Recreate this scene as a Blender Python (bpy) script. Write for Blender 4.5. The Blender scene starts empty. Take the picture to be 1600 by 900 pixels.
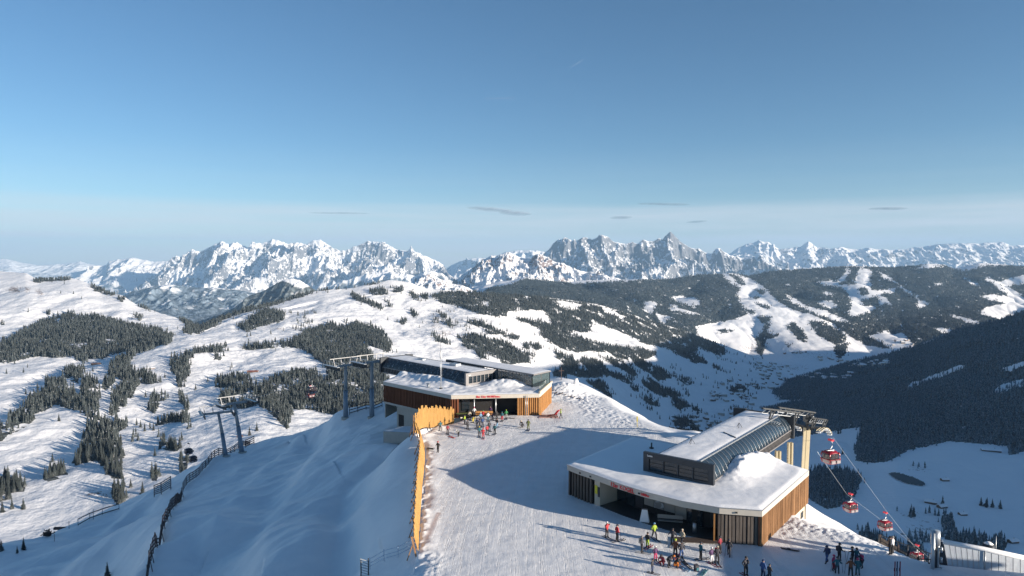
import bpy, bmesh, math, random
import numpy as np
from mathutils import Vector, Matrix

random.seed(7)
rng = np.random.default_rng(7)
scene = bpy.context.scene
R = math.radians

# ------------------------------------------------------------------ camera
FPX, W, H = 1067.0, 1600.0, 900.0
PITCH = math.atan((450 - 405) / FPX)
CAMZ = 30.0
cam_data = bpy.data.cameras.new("camera")
cam = bpy.data.objects.new("camera", cam_data)
scene.collection.objects.link(cam)
cam_data.sensor_width = 36.0
cam_data.lens = 36.0 * FPX / W
cam_data.clip_start = 0.5
cam_data.clip_end = 120000
cam.location = (0, 0, CAMZ)
cam.rotation_euler = (math.pi / 2 - PITCH, 0, 0)
scene.camera = cam

# ------------------------------------------------------------------ light
SUN_EL, SUN_AZ = 11.9, math.degrees(math.atan2(0.89, -0.46))   # azimuth clockwise from +Y
sdir = Vector((math.sin(R(SUN_AZ)) * math.cos(R(SUN_EL)), math.cos(R(SUN_AZ)) * math.cos(R(SUN_EL)), math.sin(R(SUN_EL))))
world = bpy.data.worlds.new("World")
scene.world = world
world.use_nodes = True
wn, wl = world.node_tree.nodes, world.node_tree.links
wn.clear()
w_out = wn.new("ShaderNodeOutputWorld")
w_bg = wn.new("ShaderNodeBackground")
w_bg.inputs["Strength"].default_value = 0.0675
sky = wn.new("ShaderNodeTexSky")
sky.sky_type = 'NISHITA'
sky.sun_disc = False
sky.sun_elevation = R(SUN_EL)
sky.sun_rotation = R(SUN_AZ)
sky.altitude = 1900
sky.air_density = 1.0
sky.dust_density = 0.35
sky.ozone_density = 3.2
# the sky, slightly less saturated, with a thin veil of high cloud low over the horizon
w_tc = wn.new("ShaderNodeTexCoord")
w_sep = wn.new("ShaderNodeSeparateXYZ"); wl.new(w_tc.outputs["Generated"], w_sep.inputs[0])
hs = wn.new("ShaderNodeHueSaturation"); hs.inputs["Saturation"].default_value = 1.07
wl.new(sky.outputs[0], hs.inputs["Color"])
w_map = wn.new("ShaderNodeMapping"); w_map.inputs["Scale"].default_value = (2.2, 2.2, 46); w_map.inputs["Rotation"].default_value = (0.012, 0.015, 0)
wl.new(w_tc.outputs["Generated"], w_map.inputs[0])
w_no = wn.new("ShaderNodeTexNoise"); w_no.inputs["Scale"].default_value = 1.6; w_no.inputs["Detail"].default_value = 6; w_no.inputs["Roughness"].default_value = 0.55
wl.new(w_map.outputs[0], w_no.inputs["Vector"])
w_band = wn.new("ShaderNodeValToRGB")
e = w_band.color_ramp.elements
e[0].position = 0.0; e[0].color = (1, 1, 1, 1)
e[1].position = 0.16; e[1].color = (0, 0, 0, 1)
for p, c in ((0.03, 0.95), (0.062, 0.8), (0.074, 0.5), (0.082, 0.12)):
    el = e.new(p); el.color = (c, c, c, 1)
wl.new(w_sep.outputs[2], w_band.inputs[0])
w_nr = wn.new("ShaderNodeValToRGB")
w_nr.color_ramp.elements[0].position = 0.30; w_nr.color_ramp.elements[0].color = (0.35, 0.35, 0.35, 1)
w_nr.color_ramp.elements[1].position = 0.68; w_nr.color_ramp.elements[1].color = (0.9, 0.9, 0.9, 1)
wl.new(w_no.outputs["Fac"], w_nr.inputs[0])
w_mul = wn.new("ShaderNodeMath"); w_mul.operation = 'MULTIPLY'
wl.new(w_band.outputs[0], w_mul.inputs[0]); wl.new(w_nr.outputs[0], w_mul.inputs[1])
w_mix = wn.new("ShaderNodeMix"); w_mix.data_type = 'RGBA'
wl.new(w_mul.outputs[0], w_mix.inputs[0]); w_tint = wn.new("ShaderNodeMix"); w_tint.data_type = 'RGBA'; w_tint.blend_type = 'MULTIPLY'; w_tint.inputs[0].default_value = 1.0; w_tint.inputs[7].default_value = (0.97, 0.965, 0.90, 1)
wl.new(hs.outputs[0], w_tint.inputs[6]); wl.new(w_tint.outputs[2], w_mix.inputs[6])
w_mix.inputs[7].default_value = (5.2, 5.4, 5.7, 1)
wl.new(w_mix.outputs[2], w_bg.inputs[0])
wl.new(w_bg.outputs[0], w_out.inputs[0])

sun_d = bpy.data.lights.new("sun", 'SUN')
sun_d.energy = 5.0
sun_d.angle = R(0.5)
sun_d.color = (1.0, 0.87, 0.72)
sun = bpy.data.objects.new("sun", sun_d)
scene.collection.objects.link(sun)
sun.rotation_euler = (-sdir).to_track_quat('-Z', 'Y').to_euler()
sun.location = (60, -30, 90)

vs = scene.view_settings
vs.view_transform = 'Standard'
vs.look = 'None'
vs.gamma = 1
vs.use_curve_mapping = False
vs.exposure = 1.16
scene.cycles.max_bounces = 5
scene.cycles.volume_bounces = 0
scene.cycles.transparent_max_bounces = 12

# ------------------------------------------------------------------ projection helpers
cP, sP = math.cos(PITCH), math.sin(PITCH)

def unproj(px, py, Y):
    """point seen at pixel px,py at world depth Y (arrays allowed)"""
    a = (np.asarray(px, float) - 800) / FPX
    b = (450 - np.asarray(py, float)) / FPX
    dy = cP + b * sP
    dz = -sP + b * cP
    k = np.asarray(Y, float) / dy
    return a * k, dy * k, CAMZ + dz * k

def ground(px, py, z=0.0):
    a = (px - 800) / FPX
    b = (450 - py) / FPX
    dy = cP + b * sP
    dz = -sP + b * cP
    k = (z - CAMZ) / dz
    return Vector((a * k, dy * k, z))

def pt(px, py, Y):
    x, y, z = unproj(px, py, Y)
    return Vector((float(x), float(y), float(z)))

def proj(X, Y, Z):
    zc = Z - CAMZ
    f = Y * cP - zc * sP
    u = Y * sP + zc * cP
    return 800 + FPX * X / f, 450 - FPX * u / f

# ------------------------------------------------------------------ noise
_perm = np.random.default_rng(3).permutation(4096)
_grad = np.random.default_rng(4).uniform(0, 2 * np.pi, 4096)
_gx, _gy = np.cos(_grad), np.sin(_grad)

def perlin(x, y):
    xi = np.floor(x).astype(np.int64); yi = np.floor(y).astype(np.int64)
    xf = x - xi; yf = y - yi
    u = xf * xf * xf * (xf * (xf * 6 - 15) + 10); v = yf * yf * yf * (yf * (yf * 6 - 15) + 10)
    def g(ix, iy, dx, dy):
        h = _perm[(_perm[ix & 4095] + iy) & 4095]
        return _gx[h] * dx + _gy[h] * dy
    n00 = g(xi, yi, xf, yf); n10 = g(xi + 1, yi, xf - 1, yf)
    n01 = g(xi, yi + 1, xf, yf - 1); n11 = g(xi + 1, yi + 1, xf - 1, yf - 1)
    return ((n00 * (1 - u) + n10 * u) * (1 - v) + (n01 * (1 - u) + n11 * u) * v) * 1.5

def fbm(x, y, octv=5, gain=0.5):
    s = 0; a = 1.0; f = 1.0
    for i in range(octv):
        s = s + a * perlin(x * f + 17.3 * i, y * f - 9.1 * i); a *= gain; f *= 2.03
    return s

def ridged(x, y, octv=6, gain=0.5):
    s = 0; a = 1.0; f = 1.0; w = 1.0
    for i in range(octv):
        n = 1 - np.abs(perlin(x * f + 31.7 * i, y * f + 5.3 * i)) * 1.4
        n = n * n * w
        w = np.clip(n * 1.4, 0, 1)
        s = s + a * n; a *= gain; f *= 2.07
    return s - 0.9

def smooth(e0, e1, x):
    t = np.clip((x - e0) / (e1 - e0), 0, 1)
    return t * t * (3 - 2 * t)

# ------------------------------------------------------------------ polygon raster masks (1600 x 900)
def raster(pos, neg=(), seq=None, x0=-200, x1=2600, y0=380, y1=1000):
    m = np.zeros((y1 - y0, x1 - x0), np.float32)
    items = seq if seq is not None else [(p, 1) for p in pos] + [(p, 0) for p in neg]
    for poly, val in items:
        P = np.array(poly, float)
        ya, yb = int(max(P[:, 1].min() - 1, y0)), int(min(P[:, 1].max() + 2, y1))
        for yy in range(ya, yb):
            yc = yy + 0.5
            xs = []
            for i in range(len(P)):
                (ax, ay), (bx, by) = P[i], P[(i + 1) % len(P)]
                if (ay <= yc) != (by <= yc):
                    xs.append(ax + (yc - ay) / (by - ay) * (bx - ax))
            xs.sort()
            for a, b in zip(xs[::2], xs[1::2]):
                ia, ib = int(max(round(a), x0)), int(min(round(b), x1))
                m[yy - y0, ia - x0:max(ib, ia + 1) - x0] = val
    return (m, x0, y0)

def lookup(mask, px, py):
    m, x0, y0 = mask
    ix = np.clip((px - x0).astype(int), 0, m.shape[1] - 1)
    iy = np.clip((py - y0).astype(int), 0, m.shape[0] - 1)
    return m[iy, ix]

# ------------------------------------------------------------------ object helpers
col = scene.collection

def mesh_np(name, verts, quads=None, tris=None, smooth_=True):
    me = bpy.data.meshes.new(name)
    nq = 0 if quads is None else len(quads)
    nt = 0 if tris is None else len(tris)
    me.vertices.add(len(verts))
    me.vertices.foreach_set("co", np.ascontiguousarray(verts, np.float32).ravel())
    loops = []
    if nq: loops.append(np.asarray(quads, np.int32).ravel())
    if nt: loops.append(np.asarray(tris, np.int32).ravel())
    lv = np.concatenate(loops)
    me.loops.add(len(lv))
    me.loops.foreach_set("vertex_index", lv)
    me.polygons.add(nq + nt)
    st = np.concatenate([np.arange(nq) * 4, nq * 4 + np.arange(nt) * 3]).astype(np.int32)
    me.polygons.foreach_set("loop_start", st)
    me.update(calc_edges=True)
    me.polygons.foreach_set("use_smooth", np.full(nq + nt, smooth_, bool))
    return me

def attr(me, name, data, dom='POINT'):
    a = me.attributes.new(name, 'FLOAT', dom)
    a.data.foreach_set("value", np.ascontiguousarray(data, np.float32).ravel())

def link(name, me, mats=None, parent=None, loc=None):
    o = bpy.data.objects.new(name, me)
    col.objects.link(o)
    if mats is not None and me is not None and len(me.materials) == 0:
        for m in (mats if isinstance(mats, (list, tuple)) else [mats]):
            me.materials.append(m)
    if parent is not None: o.parent = parent
    if loc is not None: o.location = loc
    return o

def tag(o, label=None, cat=None, group=None, kind=None):
    if label: o["label"] = label
    if cat: o["category"] = cat
    if group: o["group"] = group
    if kind: o["kind"] = kind
    return o

def empty(name, loc=(0, 0, 0), rz=0, label=None, cat=None, group=None):
    o = bpy.data.objects.new(name, None)
    col.objects.link(o)
    o.empty_display_size = 0.5
    o.location = loc
    o.rotation_euler = (0, 0, rz)
    return tag(o, label, cat, group)

class MB:
    """collects shapes into one mesh"""
    def __init__(s): s.v = []; s.f = []; s.mi = []; s.cur = 0; s.sm = []
    def add(s, vs_, fs_, smooth_=False):
        b = len(s.v); s.v += [tuple(v) for v in vs_]
        for f in fs_:
            s.f.append([b + i for i in f]); s.mi.append(s.cur); s.sm.append(smooth_)
    def box(s, c, d, rz=0, M=None):
        x, y, z = d[0] / 2, d[1] / 2, d[2] / 2
        vs_ = [Vector((i * x, j * y, k * z)) for k in (-1, 1) for j in (-1, 1) for i in (-1, 1)]
        m = Matrix.Rotation(rz, 3, 'Z') if M is None else M
        s.add([m @ v + Vector(c) for v in vs_], [(0, 2, 3, 1), (4, 5, 7, 6), (0, 1, 5, 4), (2, 6, 7, 3), (0, 4, 6, 2), (1, 3, 7, 5)])
    def bar(s, a, b, w, h=None):
        a = Vector(a); b = Vector(b); h = w if h is None else h
        d = b - a; L = d.length
        if L < 1e-6: return
        q = d.to_track_quat('X', 'Z').to_matrix()
        s.box((a + b) / 2, (L, w, h), M=q)
    def tube(s, pts, r, n=8, r2=None, caps=True):
        pts = [Vector(p) for p in pts]; rings = []
        for i, p in enumerate(pts):
            d = (pts[min(i + 1, len(pts) - 1)] - pts[max(i - 1, 0)]).normalized()
            q = d.to_track_quat('Z', 'Y').to_matrix()
            rr = r if r2 is None else r + (r2 - r) * i / max(1, len(pts) - 1)
            rings.append([p + q @ Vector((rr * math.cos(2 * math.pi * k / n), rr * math.sin(2 * math.pi * k / n), 0)) for k in range(n)])
        vs_ = [v for rg in rings for v in rg]; fs_ = []
        for i in range(len(pts) - 1):
            for k in range(n):
                k2 = (k + 1) % n
                fs_.append((i * n + k, i * n + k2, (i + 1) * n + k2, (i + 1) * n + k))
        if caps:
            fs_.append(tuple(range(n))[::-1]); fs_.append(tuple((len(pts) - 1) * n + k for k in range(n)))
        s.add(vs_, fs_, True)
    def prism(s, poly, z0, z1):
        """vertical prism, poly = list of xy; z0,z1 numbers or lists"""
        n = len(poly)
        a = z0 if isinstance(z0, (list, tuple)) else [z0] * n
        b = z1 if isinstance(z1, (list, tuple)) else [z1] * n
        vs_ = [(p[0], p[1], a[i]) for i, p in enumerate(poly)] + [(p[0], p[1], b[i]) for i, p in enumerate(poly)]
        fs_ = [tuple(range(n))[::-1], tuple(range(n, 2 * n))] + [(i, (i + 1) % n, n + (i + 1) % n, n + i) for i in range(n)]
        s.add(vs_, fs_)
    def build(s, name, mats, parent=None, loc=None):
        me = bpy.data.meshes.new(name)
        me.from_pydata(s.v, [], s.f)
        me.update()
        for m in (mats if isinstance(mats, (list, tuple)) else [mats]): me.materials.append(m)
        me.polygons.foreach_set("material_index", s.mi)
        me.polygons.foreach_set("use_smooth", s.sm)
        bm = bmesh.new(); bm.from_mesh(me); bmesh.ops.recalc_face_normals(bm, faces=bm.faces); bm.to_mesh(me); bm.free()
        o = bpy.data.objects.new(name, me); col.objects.link(o)
        if parent is not None: o.parent = parent
        if loc is not None: o.location = loc
        return o

# ------------------------------------------------------------------ materials
class NT:
    def __init__(s, name):
        s.m = bpy.data.materials.new(name); s.m.use_nodes = True
        s.t = s.m.node_tree; s.n = s.t.nodes; s.l = s.t.links; s.n.clear()
        s.out = s.n.new("ShaderNodeOutputMaterial")
        s.b = s.n.new("ShaderNodeBsdfPrincipled")
        s.l.new(s.b.outputs[0], s.out.inputs[0])
        s.tc = None
    def set(s, **k):
        for a, v in k.items():
            s.b.inputs[a.replace('_', ' ')].default_value = v
        return s
    def coord(s, scale=(1, 1, 1), kind="Object"):
        if s.tc is None: s.tc = s.n.new("ShaderNodeTexCoord")
        mp = s.n.new("ShaderNodeMapping"); mp.inputs["Scale"].default_value = scale
        s.l.new(s.tc.outputs[kind], mp.inputs[0]); return mp.outputs[0]
    def noise(s, vec, sc, det=4, rough=0.55):
        n = s.n.new("ShaderNodeTexNoise"); n.inputs["Scale"].default_value = sc
        n.inputs["Detail"].default_value = det; n.inputs["Roughness"].default_value = rough
        if vec is not None: s.l.new(vec, n.inputs["Vector"])
        return n.outputs["Fac"]
    def ramp(s, fac, stops):
        r = s.n.new("ShaderNodeValToRGB"); e = r.color_ramp.elements
        while len(e) > 1: e.remove(e[-1])
        for i, (p, c) in enumerate(stops):
            el = e[0] if i == 0 else e.new(p)
            el.position = p
            el.color = (c, c, c, 1) if isinstance(c, (int, float)) else (*c, 1)
        s.l.new(fac, r.inputs[0]); return r.outputs[0]
    def mix(s, fac, a, b):
        m = s.n.new("ShaderNodeMix"); m.data_type = 'RGBA'
        for sock, v in ((m.inputs[0], fac), (m.inputs[6], a), (m.inputs[7], b)):
            if isinstance(v, (int, float)): sock.default_value = v
            elif isinstance(v, tuple): sock.default_value = (*v, 1)
            else: s.l.new(v, sock)
        return m.outputs[2]
    def math(s, op, a, b=0.0, clamp=False):
        m = s.n.new("ShaderNodeMath"); m.operation = op; m.use_clamp = clamp
        for sock, v in ((m.inputs[0], a), (m.inputs[1], b)):
            if isinstance(v, (int, float)): sock.default_value = v
            else: s.l.new(v, sock)
        return m.outputs[0]
    def attr(s, name):
        a = s.n.new("ShaderNodeAttribute"); a.attribute_name = name; return a.outputs["Fac"]
    def bump(s, h, strength=1, dist=0.1):
        b = s.n.new("ShaderNodeBump"); b.inputs["Strength"].default_value = strength
        b.inputs["Distance"].default_value = dist
        s.l.new(h, b.inputs["Height"]); s.l.new(b.outputs[0], s.b.inputs["Normal"]); return s
    def col(s, c):
        if isinstance(c, tuple): s.b.inputs["Base Color"].default_value = (*c, 1)
        else: s.l.new(c, s.b.inputs["Base Color"])
        return s

SNOW = (0.83, 0.84, 0.86)

def simple(name, c, rough=0.6, metal=0.0, var=0.15, sc=3.0, bumpd=0.0):
    t = NT(name); t.set(Roughness=rough, Metallic=metal)
    n = t.noise(t.coord(), sc)
    lo = tuple(x * (1 - var) for x in c); hi = tuple(min(1, x * (1 + var)) for x in c)
    t.col(t.mix(n, lo, hi))
    if bumpd: t.bump(n, 0.6, bumpd)
    return t.m
# ================================================================== TERRAIN
def resample(row, us, sm=9):
    r = np.array(row, float)
    y = np.interp(us, r[:, 0], r[:, 1]); d = np.interp(us, r[:, 0], r[:, 2])
    if sm > 1:
        k = np.hanning(sm + 2)[1:-1]; k /= k.sum()
        y = np.convolve(np.pad(y, sm // 2, mode='edge'), k, 'valid')
        d = np.convolve(np.pad(d, sm // 2, mode='edge'), k, 'valid')
    return y, d

def sheet(rows, u0, u1, nu, nvs, disp, back=(1.25, 0.6), sm=9, crest_sm=3):
    """terrain sheet lofted through contour rows (near -> crest), plus the far side of the crest.
    disp(X, Y, v) gives the relief added to Z."""
    us = np.linspace(u0, u1, nu)
    ys, ds = [], []
    for i, row in enumerate(rows):
        y, d = resample(row, us, crest_sm if i == len(rows) - 1 else sm)
        ys.append(y); ds.append(d)
    Ys, Ds = np.array(ys), np.array(ds)
    n = len(rows)
    vv = np.concatenate([np.linspace(i, i + 1, nvs[i], endpoint=False) for i in range(n - 1)] + [[n - 1]])
    # world points of the rows, then hermite blend in world space
    X0, Y0, Z0 = unproj(us[None, :], Ys, Ds)
    Dr = np.maximum.accumulate(Y0, axis=0)
    i0 = np.minimum(vv.astype(int), n - 2); t = (vv - i0)[:, None]
    def herm(A):
        m = np.zeros_like(A)
        m[1:-1] = (A[2:] - A[:-2]) / 2; m[0] = A[1] - A[0]; m[-1] = A[-1] - A[-2]
        m *= 0.7
        p0, p1, m0, m1 = A[i0], A[i0 + 1], m[i0], m[i0 + 1]
        return (2*t**3 - 3*t**2 + 1) * p0 + (t**3 - 2*t**2 + t) * m0 + (-2*t**3 + 3*t**2) * p1 + (t**3 - t**2) * m1
    Yw = herm(Y0); Zw = herm(Z0)
    a = (us - 800) / FPX
    # X proportional to Y/dy : recompute through b
    k = None
    Xw = herm(X0)
    # far side
    nb = 10
    tb = np.linspace(0, 1, nb + 1)[1:, None]
    Yb = Yw[-1] * (1 + (back[0] - 1) * tb); Xb = Xw[-1] * (1 + (back[0] - 1) * tb)
    drop = (Yb - Yw[-1]) * back[1]
    Zb = Zw[-1] - drop * (0.35 + 0.65 * tb)
    Xw = np.vstack([Xw, Xb]); Yw = np.vstack([Yw, Yb]); Zw = np.vstack([Zw, Zb])
    vfull = np.concatenate([vv / (n - 1), 1 + tb[:, 0]])
    Zw = Zw + disp(Xw, Yw, vfull[:, None] * np.ones_like(Xw))
    return us, Xw, Yw, Zw, len(vv)

def grid_mesh(name, X, Y, Z):
    nr, nc = X.shape
    idx = np.arange(nr * nc).reshape(nr, nc)
    q = np.stack([idx[:-1, :-1], idx[:-1, 1:], idx[1:, 1:], idx[1:, :-1]], -1).reshape(-1, 4)
    return mesh_np(name, np.stack([X, Y, Z], -1).reshape(-1, 3), quads=q)

def slope_of(X, Y, Z):
    P = np.stack([X, Y, Z], -1)
    du = np.gradient(P, axis=1); dv = np.gradient(P, axis=0)
    n = np.cross(du, dv); n /= np.linalg.norm(n, axis=-1, keepdims=True) + 1e-9
    n *= np.sign(n[..., 2:3] + 1e-9)
    return n

# -- terrain material: snow / rock / forest floor chosen by what grows or crops out there
def terrain_mat(name, sc, rock=(0.22, 0.21, 0.21), floor=(0.10, 0.115, 0.12), bumpd=1.0, snow=SNOW, grass=None):
    t = NT(name); t.set(Roughness=0.75, Specular_IOR_Level=0.25)
    c = t.coord((1, 1, 1))
    n1 = t.noise(c, sc, 6, 0.62)
    n2 = t.noise(c, sc * 7, 5, 0.6)
    rk = t.mix(n2, tuple(x * 0.6 for x in rock), tuple(x * 1.5 for x in rock))
    n3 = t.noise(c, sc * 22, 4, 0.6)
    f = t.math('ADD', t.attr("rock"), t.math('ADD', t.math('MULTIPLY', t.math('SUBTRACT', n2, 0.5), 1.5), t.math('MULTIPLY', t.math('SUBTRACT', n3, 0.5), 0.9)))
    f = t.ramp(f, [(0.42, 0), (0.58, 1)])
    base = t.mix(f, snow, rk)
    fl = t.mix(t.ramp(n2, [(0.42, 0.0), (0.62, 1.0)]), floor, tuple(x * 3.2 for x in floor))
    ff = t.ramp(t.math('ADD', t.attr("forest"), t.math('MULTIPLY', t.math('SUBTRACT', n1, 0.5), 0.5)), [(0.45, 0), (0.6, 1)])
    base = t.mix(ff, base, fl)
    t.col(base)
    hgt = t.math('ADD', n1, t.math('MULTIPLY', n2, 0.35))
    t.bump(hgt, 0.8, bumpd)
    return t.m

# ---------------------------------------------------------------- far ranges
def far_range(name, crest, d, base_y, d0, amp, wl_, u0, u1, rocky=0.62, seed=0.0, mid=None, tree_y=None, nu=None, mat=None, wood=0.5):
    rows = [[(u, base_y, d0) for u in (u0, u1)]]
    cr = np.array(crest, float)
    rows.append([(x, y + (base_y - y) * 0.45, d0 + (d - d0) * 0.62) for x, y in crest])
    rows.append([(x, y, d) for x, y in crest])
    nu = nu or int((u1 - u0) * 0.95)
    def disp(X, Y, v):
        wx = fbm(X / wl_ * 0.7 + seed, Y / wl_ * 0.7, 3) * 0.45
        r = ridged(X / wl_ + seed + wx, Y / wl_ / 2.4 + wx * 0.5, 7, 0.53)
        s = ridged(X / wl_ * 4.1 + seed, Y / wl_ * 1.5, 5, 0.55)
        w = np.where(v <= 1, 0.25 + 0.75 * smooth(0, 0.45, v), 1.0) * np.where(v > 0.88, np.maximum(0.24, 1 - (v - 0.88) * 6.5), 1)
        q = ridged(X / wl_ * 11 + seed, Y / wl_ * 5, 4, 0.6)
        return amp * (r * 0.62 + s * 0.30 + q * 0.13) * w
    us, X, Y, Z, nc = sheet(rows, u0, u1, nu, [40, 90], disp, back=(1.15, 0.8), sm=15, crest_sm=1)
    me = grid_mesh(name, X, Y, Z)
    n = slope_of(X, Y, Z)
    px, py = proj(X, Y, Z)
    hn = (Z - Z.min()) / (Z.max() - Z.min())
    rk = smooth(0.90, 0.50, n[..., 2]) * rocky * 0.85 + 0.30 * fbm(X / 700, Y / 700, 5) - 0.03
    attr(me, "rock", np.clip(rk, 0, 1))
    ty = tree_y if tree_y is not None else base_y - 12
    fo = smooth(ty - 8, ty + 10, py + 9 * fbm(X / 700, Y / 700, 4)) * wood + 0.3 * fbm(X / 300, Y / 300, 3)
    attr(me, "forest", np.clip(fo, 0, 1) * (py > ty - 16))
    o = link(name, me, mat)
    return tag(o, kind='structure')

m_lime = terrain_mat("limestone_snow", 0.0016, rock=(0.15, 0.16, 0.18), floor=(0.07, 0.09, 0.11), bumpd=60)
m_brown = terrain_mat("brown_rock_snow", 0.004, rock=(0.15, 0.115, 0.11), floor=(0.05, 0.06, 0.065), bumpd=18)

far_range("mountain_range", [(-120,416),(-60,408),(10,404),(30,409),(60,414),(95,413),(125,408),(150,415),(175,417),(200,414),(330,420),(500,430)], 30000, 436, 25000, 110, 2300, -120, 520, seed=3.1, mat=m_lime)
far_range("mountain_range", [(60,440),(95,430),(120,423),(150,416),(166,413),(170,406),(205,402),(225,405),(240,407),(262,406),(280,408),(300,411),(330,418),(380,430)], 23000, 468, 17000, 210, 2100, 60, 400, seed=8.4, rocky=0.8, tree_y=440, mat=m_lime)
far_range("mountain_range", [(150,478),(200,455),(225,438),(250,424),(270,412),(285,402),(300,391),(312,392),(325,386),(345,378),(358,382),(370,379),(390,386),(405,380),(417,376),(425,372),(436,375),(450,382),(465,378),(480,381),(492,375),(500,373),(510,379),(520,386),(532,389),(545,386),(557,380),(566,376),(575,372),(584,377),(595,382),(608,385),(620,391),(632,392),(650,397),(668,399),(680,405),(692,412),(700,424),(715,440),(740,455)], 19500, 486, 15200, 430, 2000, 150, 740, seed=12.7, rocky=0.75, tree_y=448, mat=m_lime)
far_range("foothill", [(470,470),(500,452),(530,440),(560,430),(580,424),(610,424),(625,428),(650,430),(670,421),(690,424),(705,436),(730,446),(760,455)], 14000, 490, 12400, 190, 1300, 470, 770, seed=2.2, rocky=0.5, tree_y=432, mat=m_lime, wood=0.58)
far_range("mountain_range", [(660,440),(690,424),(705,414),(722,407),(740,402),(756,402),(770,404),(790,394),(812,391),(830,391),(845,392),(860,396),(900,400),(940,410)], 26000, 446, 21000, 180, 1900, 640, 960, seed=22.2, mat=m_lime)
far_range("mountain_range", [(800,440),(825,420),(845,400),(855,389),(862,382),(872,374),(882,371),(895,376),(905,372),(915,368),(925,371),(937,367),(950,368),(958,373),(965,377),(976,379),(988,374),(997,377),(1005,371),(1018,373),(1028,369),(1035,370),(1042,363),(1047,359),(1054,364),(1062,373),(1072,377),(1080,383),(1092,385),(1100,390),(1112,393),(1118,388),(1125,387),(1132,393),(1140,398),(1160,402),(1175,402),(1200,410),(1230,421),(1280,432),(1340,440)], 16500, 470, 12800, 420, 1900, 790, 1340, seed=31.3, rocky=0.95, tree_y=436, mat=m_lime)
far_range("mountain_range", [(1080,420),(1115,410),(1140,396),(1152,388),(1165,381),(1175,379),(1185,376),(1193,378),(1200,378),(1210,385),(1218,391),(1235,387),(1250,385),(1257,379),(1263,376),(1270,380),(1277,386),(1300,389),(1318,386),(1340,389),(1358,387),(1380,389),(1400,391),(1420,387),(1445,384),(1470,382),(1500,380),(1515,379),(1530,380),(1545,378),(1565,379),(1580,383),(1600,381),(1650,385),(1760,378)], 22500, 440, 17500, 230, 2000, 1070, 1760, seed=43.9, rocky=0.72, mat=m_lime)
far_range("mountain", [(690,460),(705,447),(720,432),(740,416),(752,407),(765,401),(780,398),(790,394),(797,392),(806,397),(815,401),(830,404),(838,398),(845,396),(856,400),(866,408),(880,412),(900,419),(920,424),(940,428),(960,433),(1000,443),(1040,448)], 9300, 466, 7300, 130, 620, 690, 1040, rocky=0.7, seed=51.0, tree_y=470, mat=m_brown)
far_range("mountain", [(600,460),(630,450),(645,438),(655,430),(667,429),(685,434),(700,440),(725,446),(745,455),(800,462)], 7600, 478, 5900, 70, 500, 600, 800, rocky=0.75, seed=57.0, tree_y=452, mat=m_brown)
far_range("foothill", [(100,466),(150,460),(190,462),(210,452),(235,447),(262,444),(285,446),(310,447),(335,448),(350,450),(380,453),(410,462),(450,476),(500,490)], 11500, 508, 8000, 130, 1500, 90, 500, seed=61.0, rocky=0.1, tree_y=440, mat=m_lime, wood=0.72)
far_range("hill", [(250,520),(300,505),(335,493),(362,482),(380,470),(395,460),(415,452),(430,443),(443,436),(455,433),(468,436),(480,443),(492,450),(505,458),(540,465),(600,470)], 6200, 525, 4900, 75, 700, 250, 600, seed=71.0, rocky=0.35, tree_y=438, mat=m_brown, wood=0.8)

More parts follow.
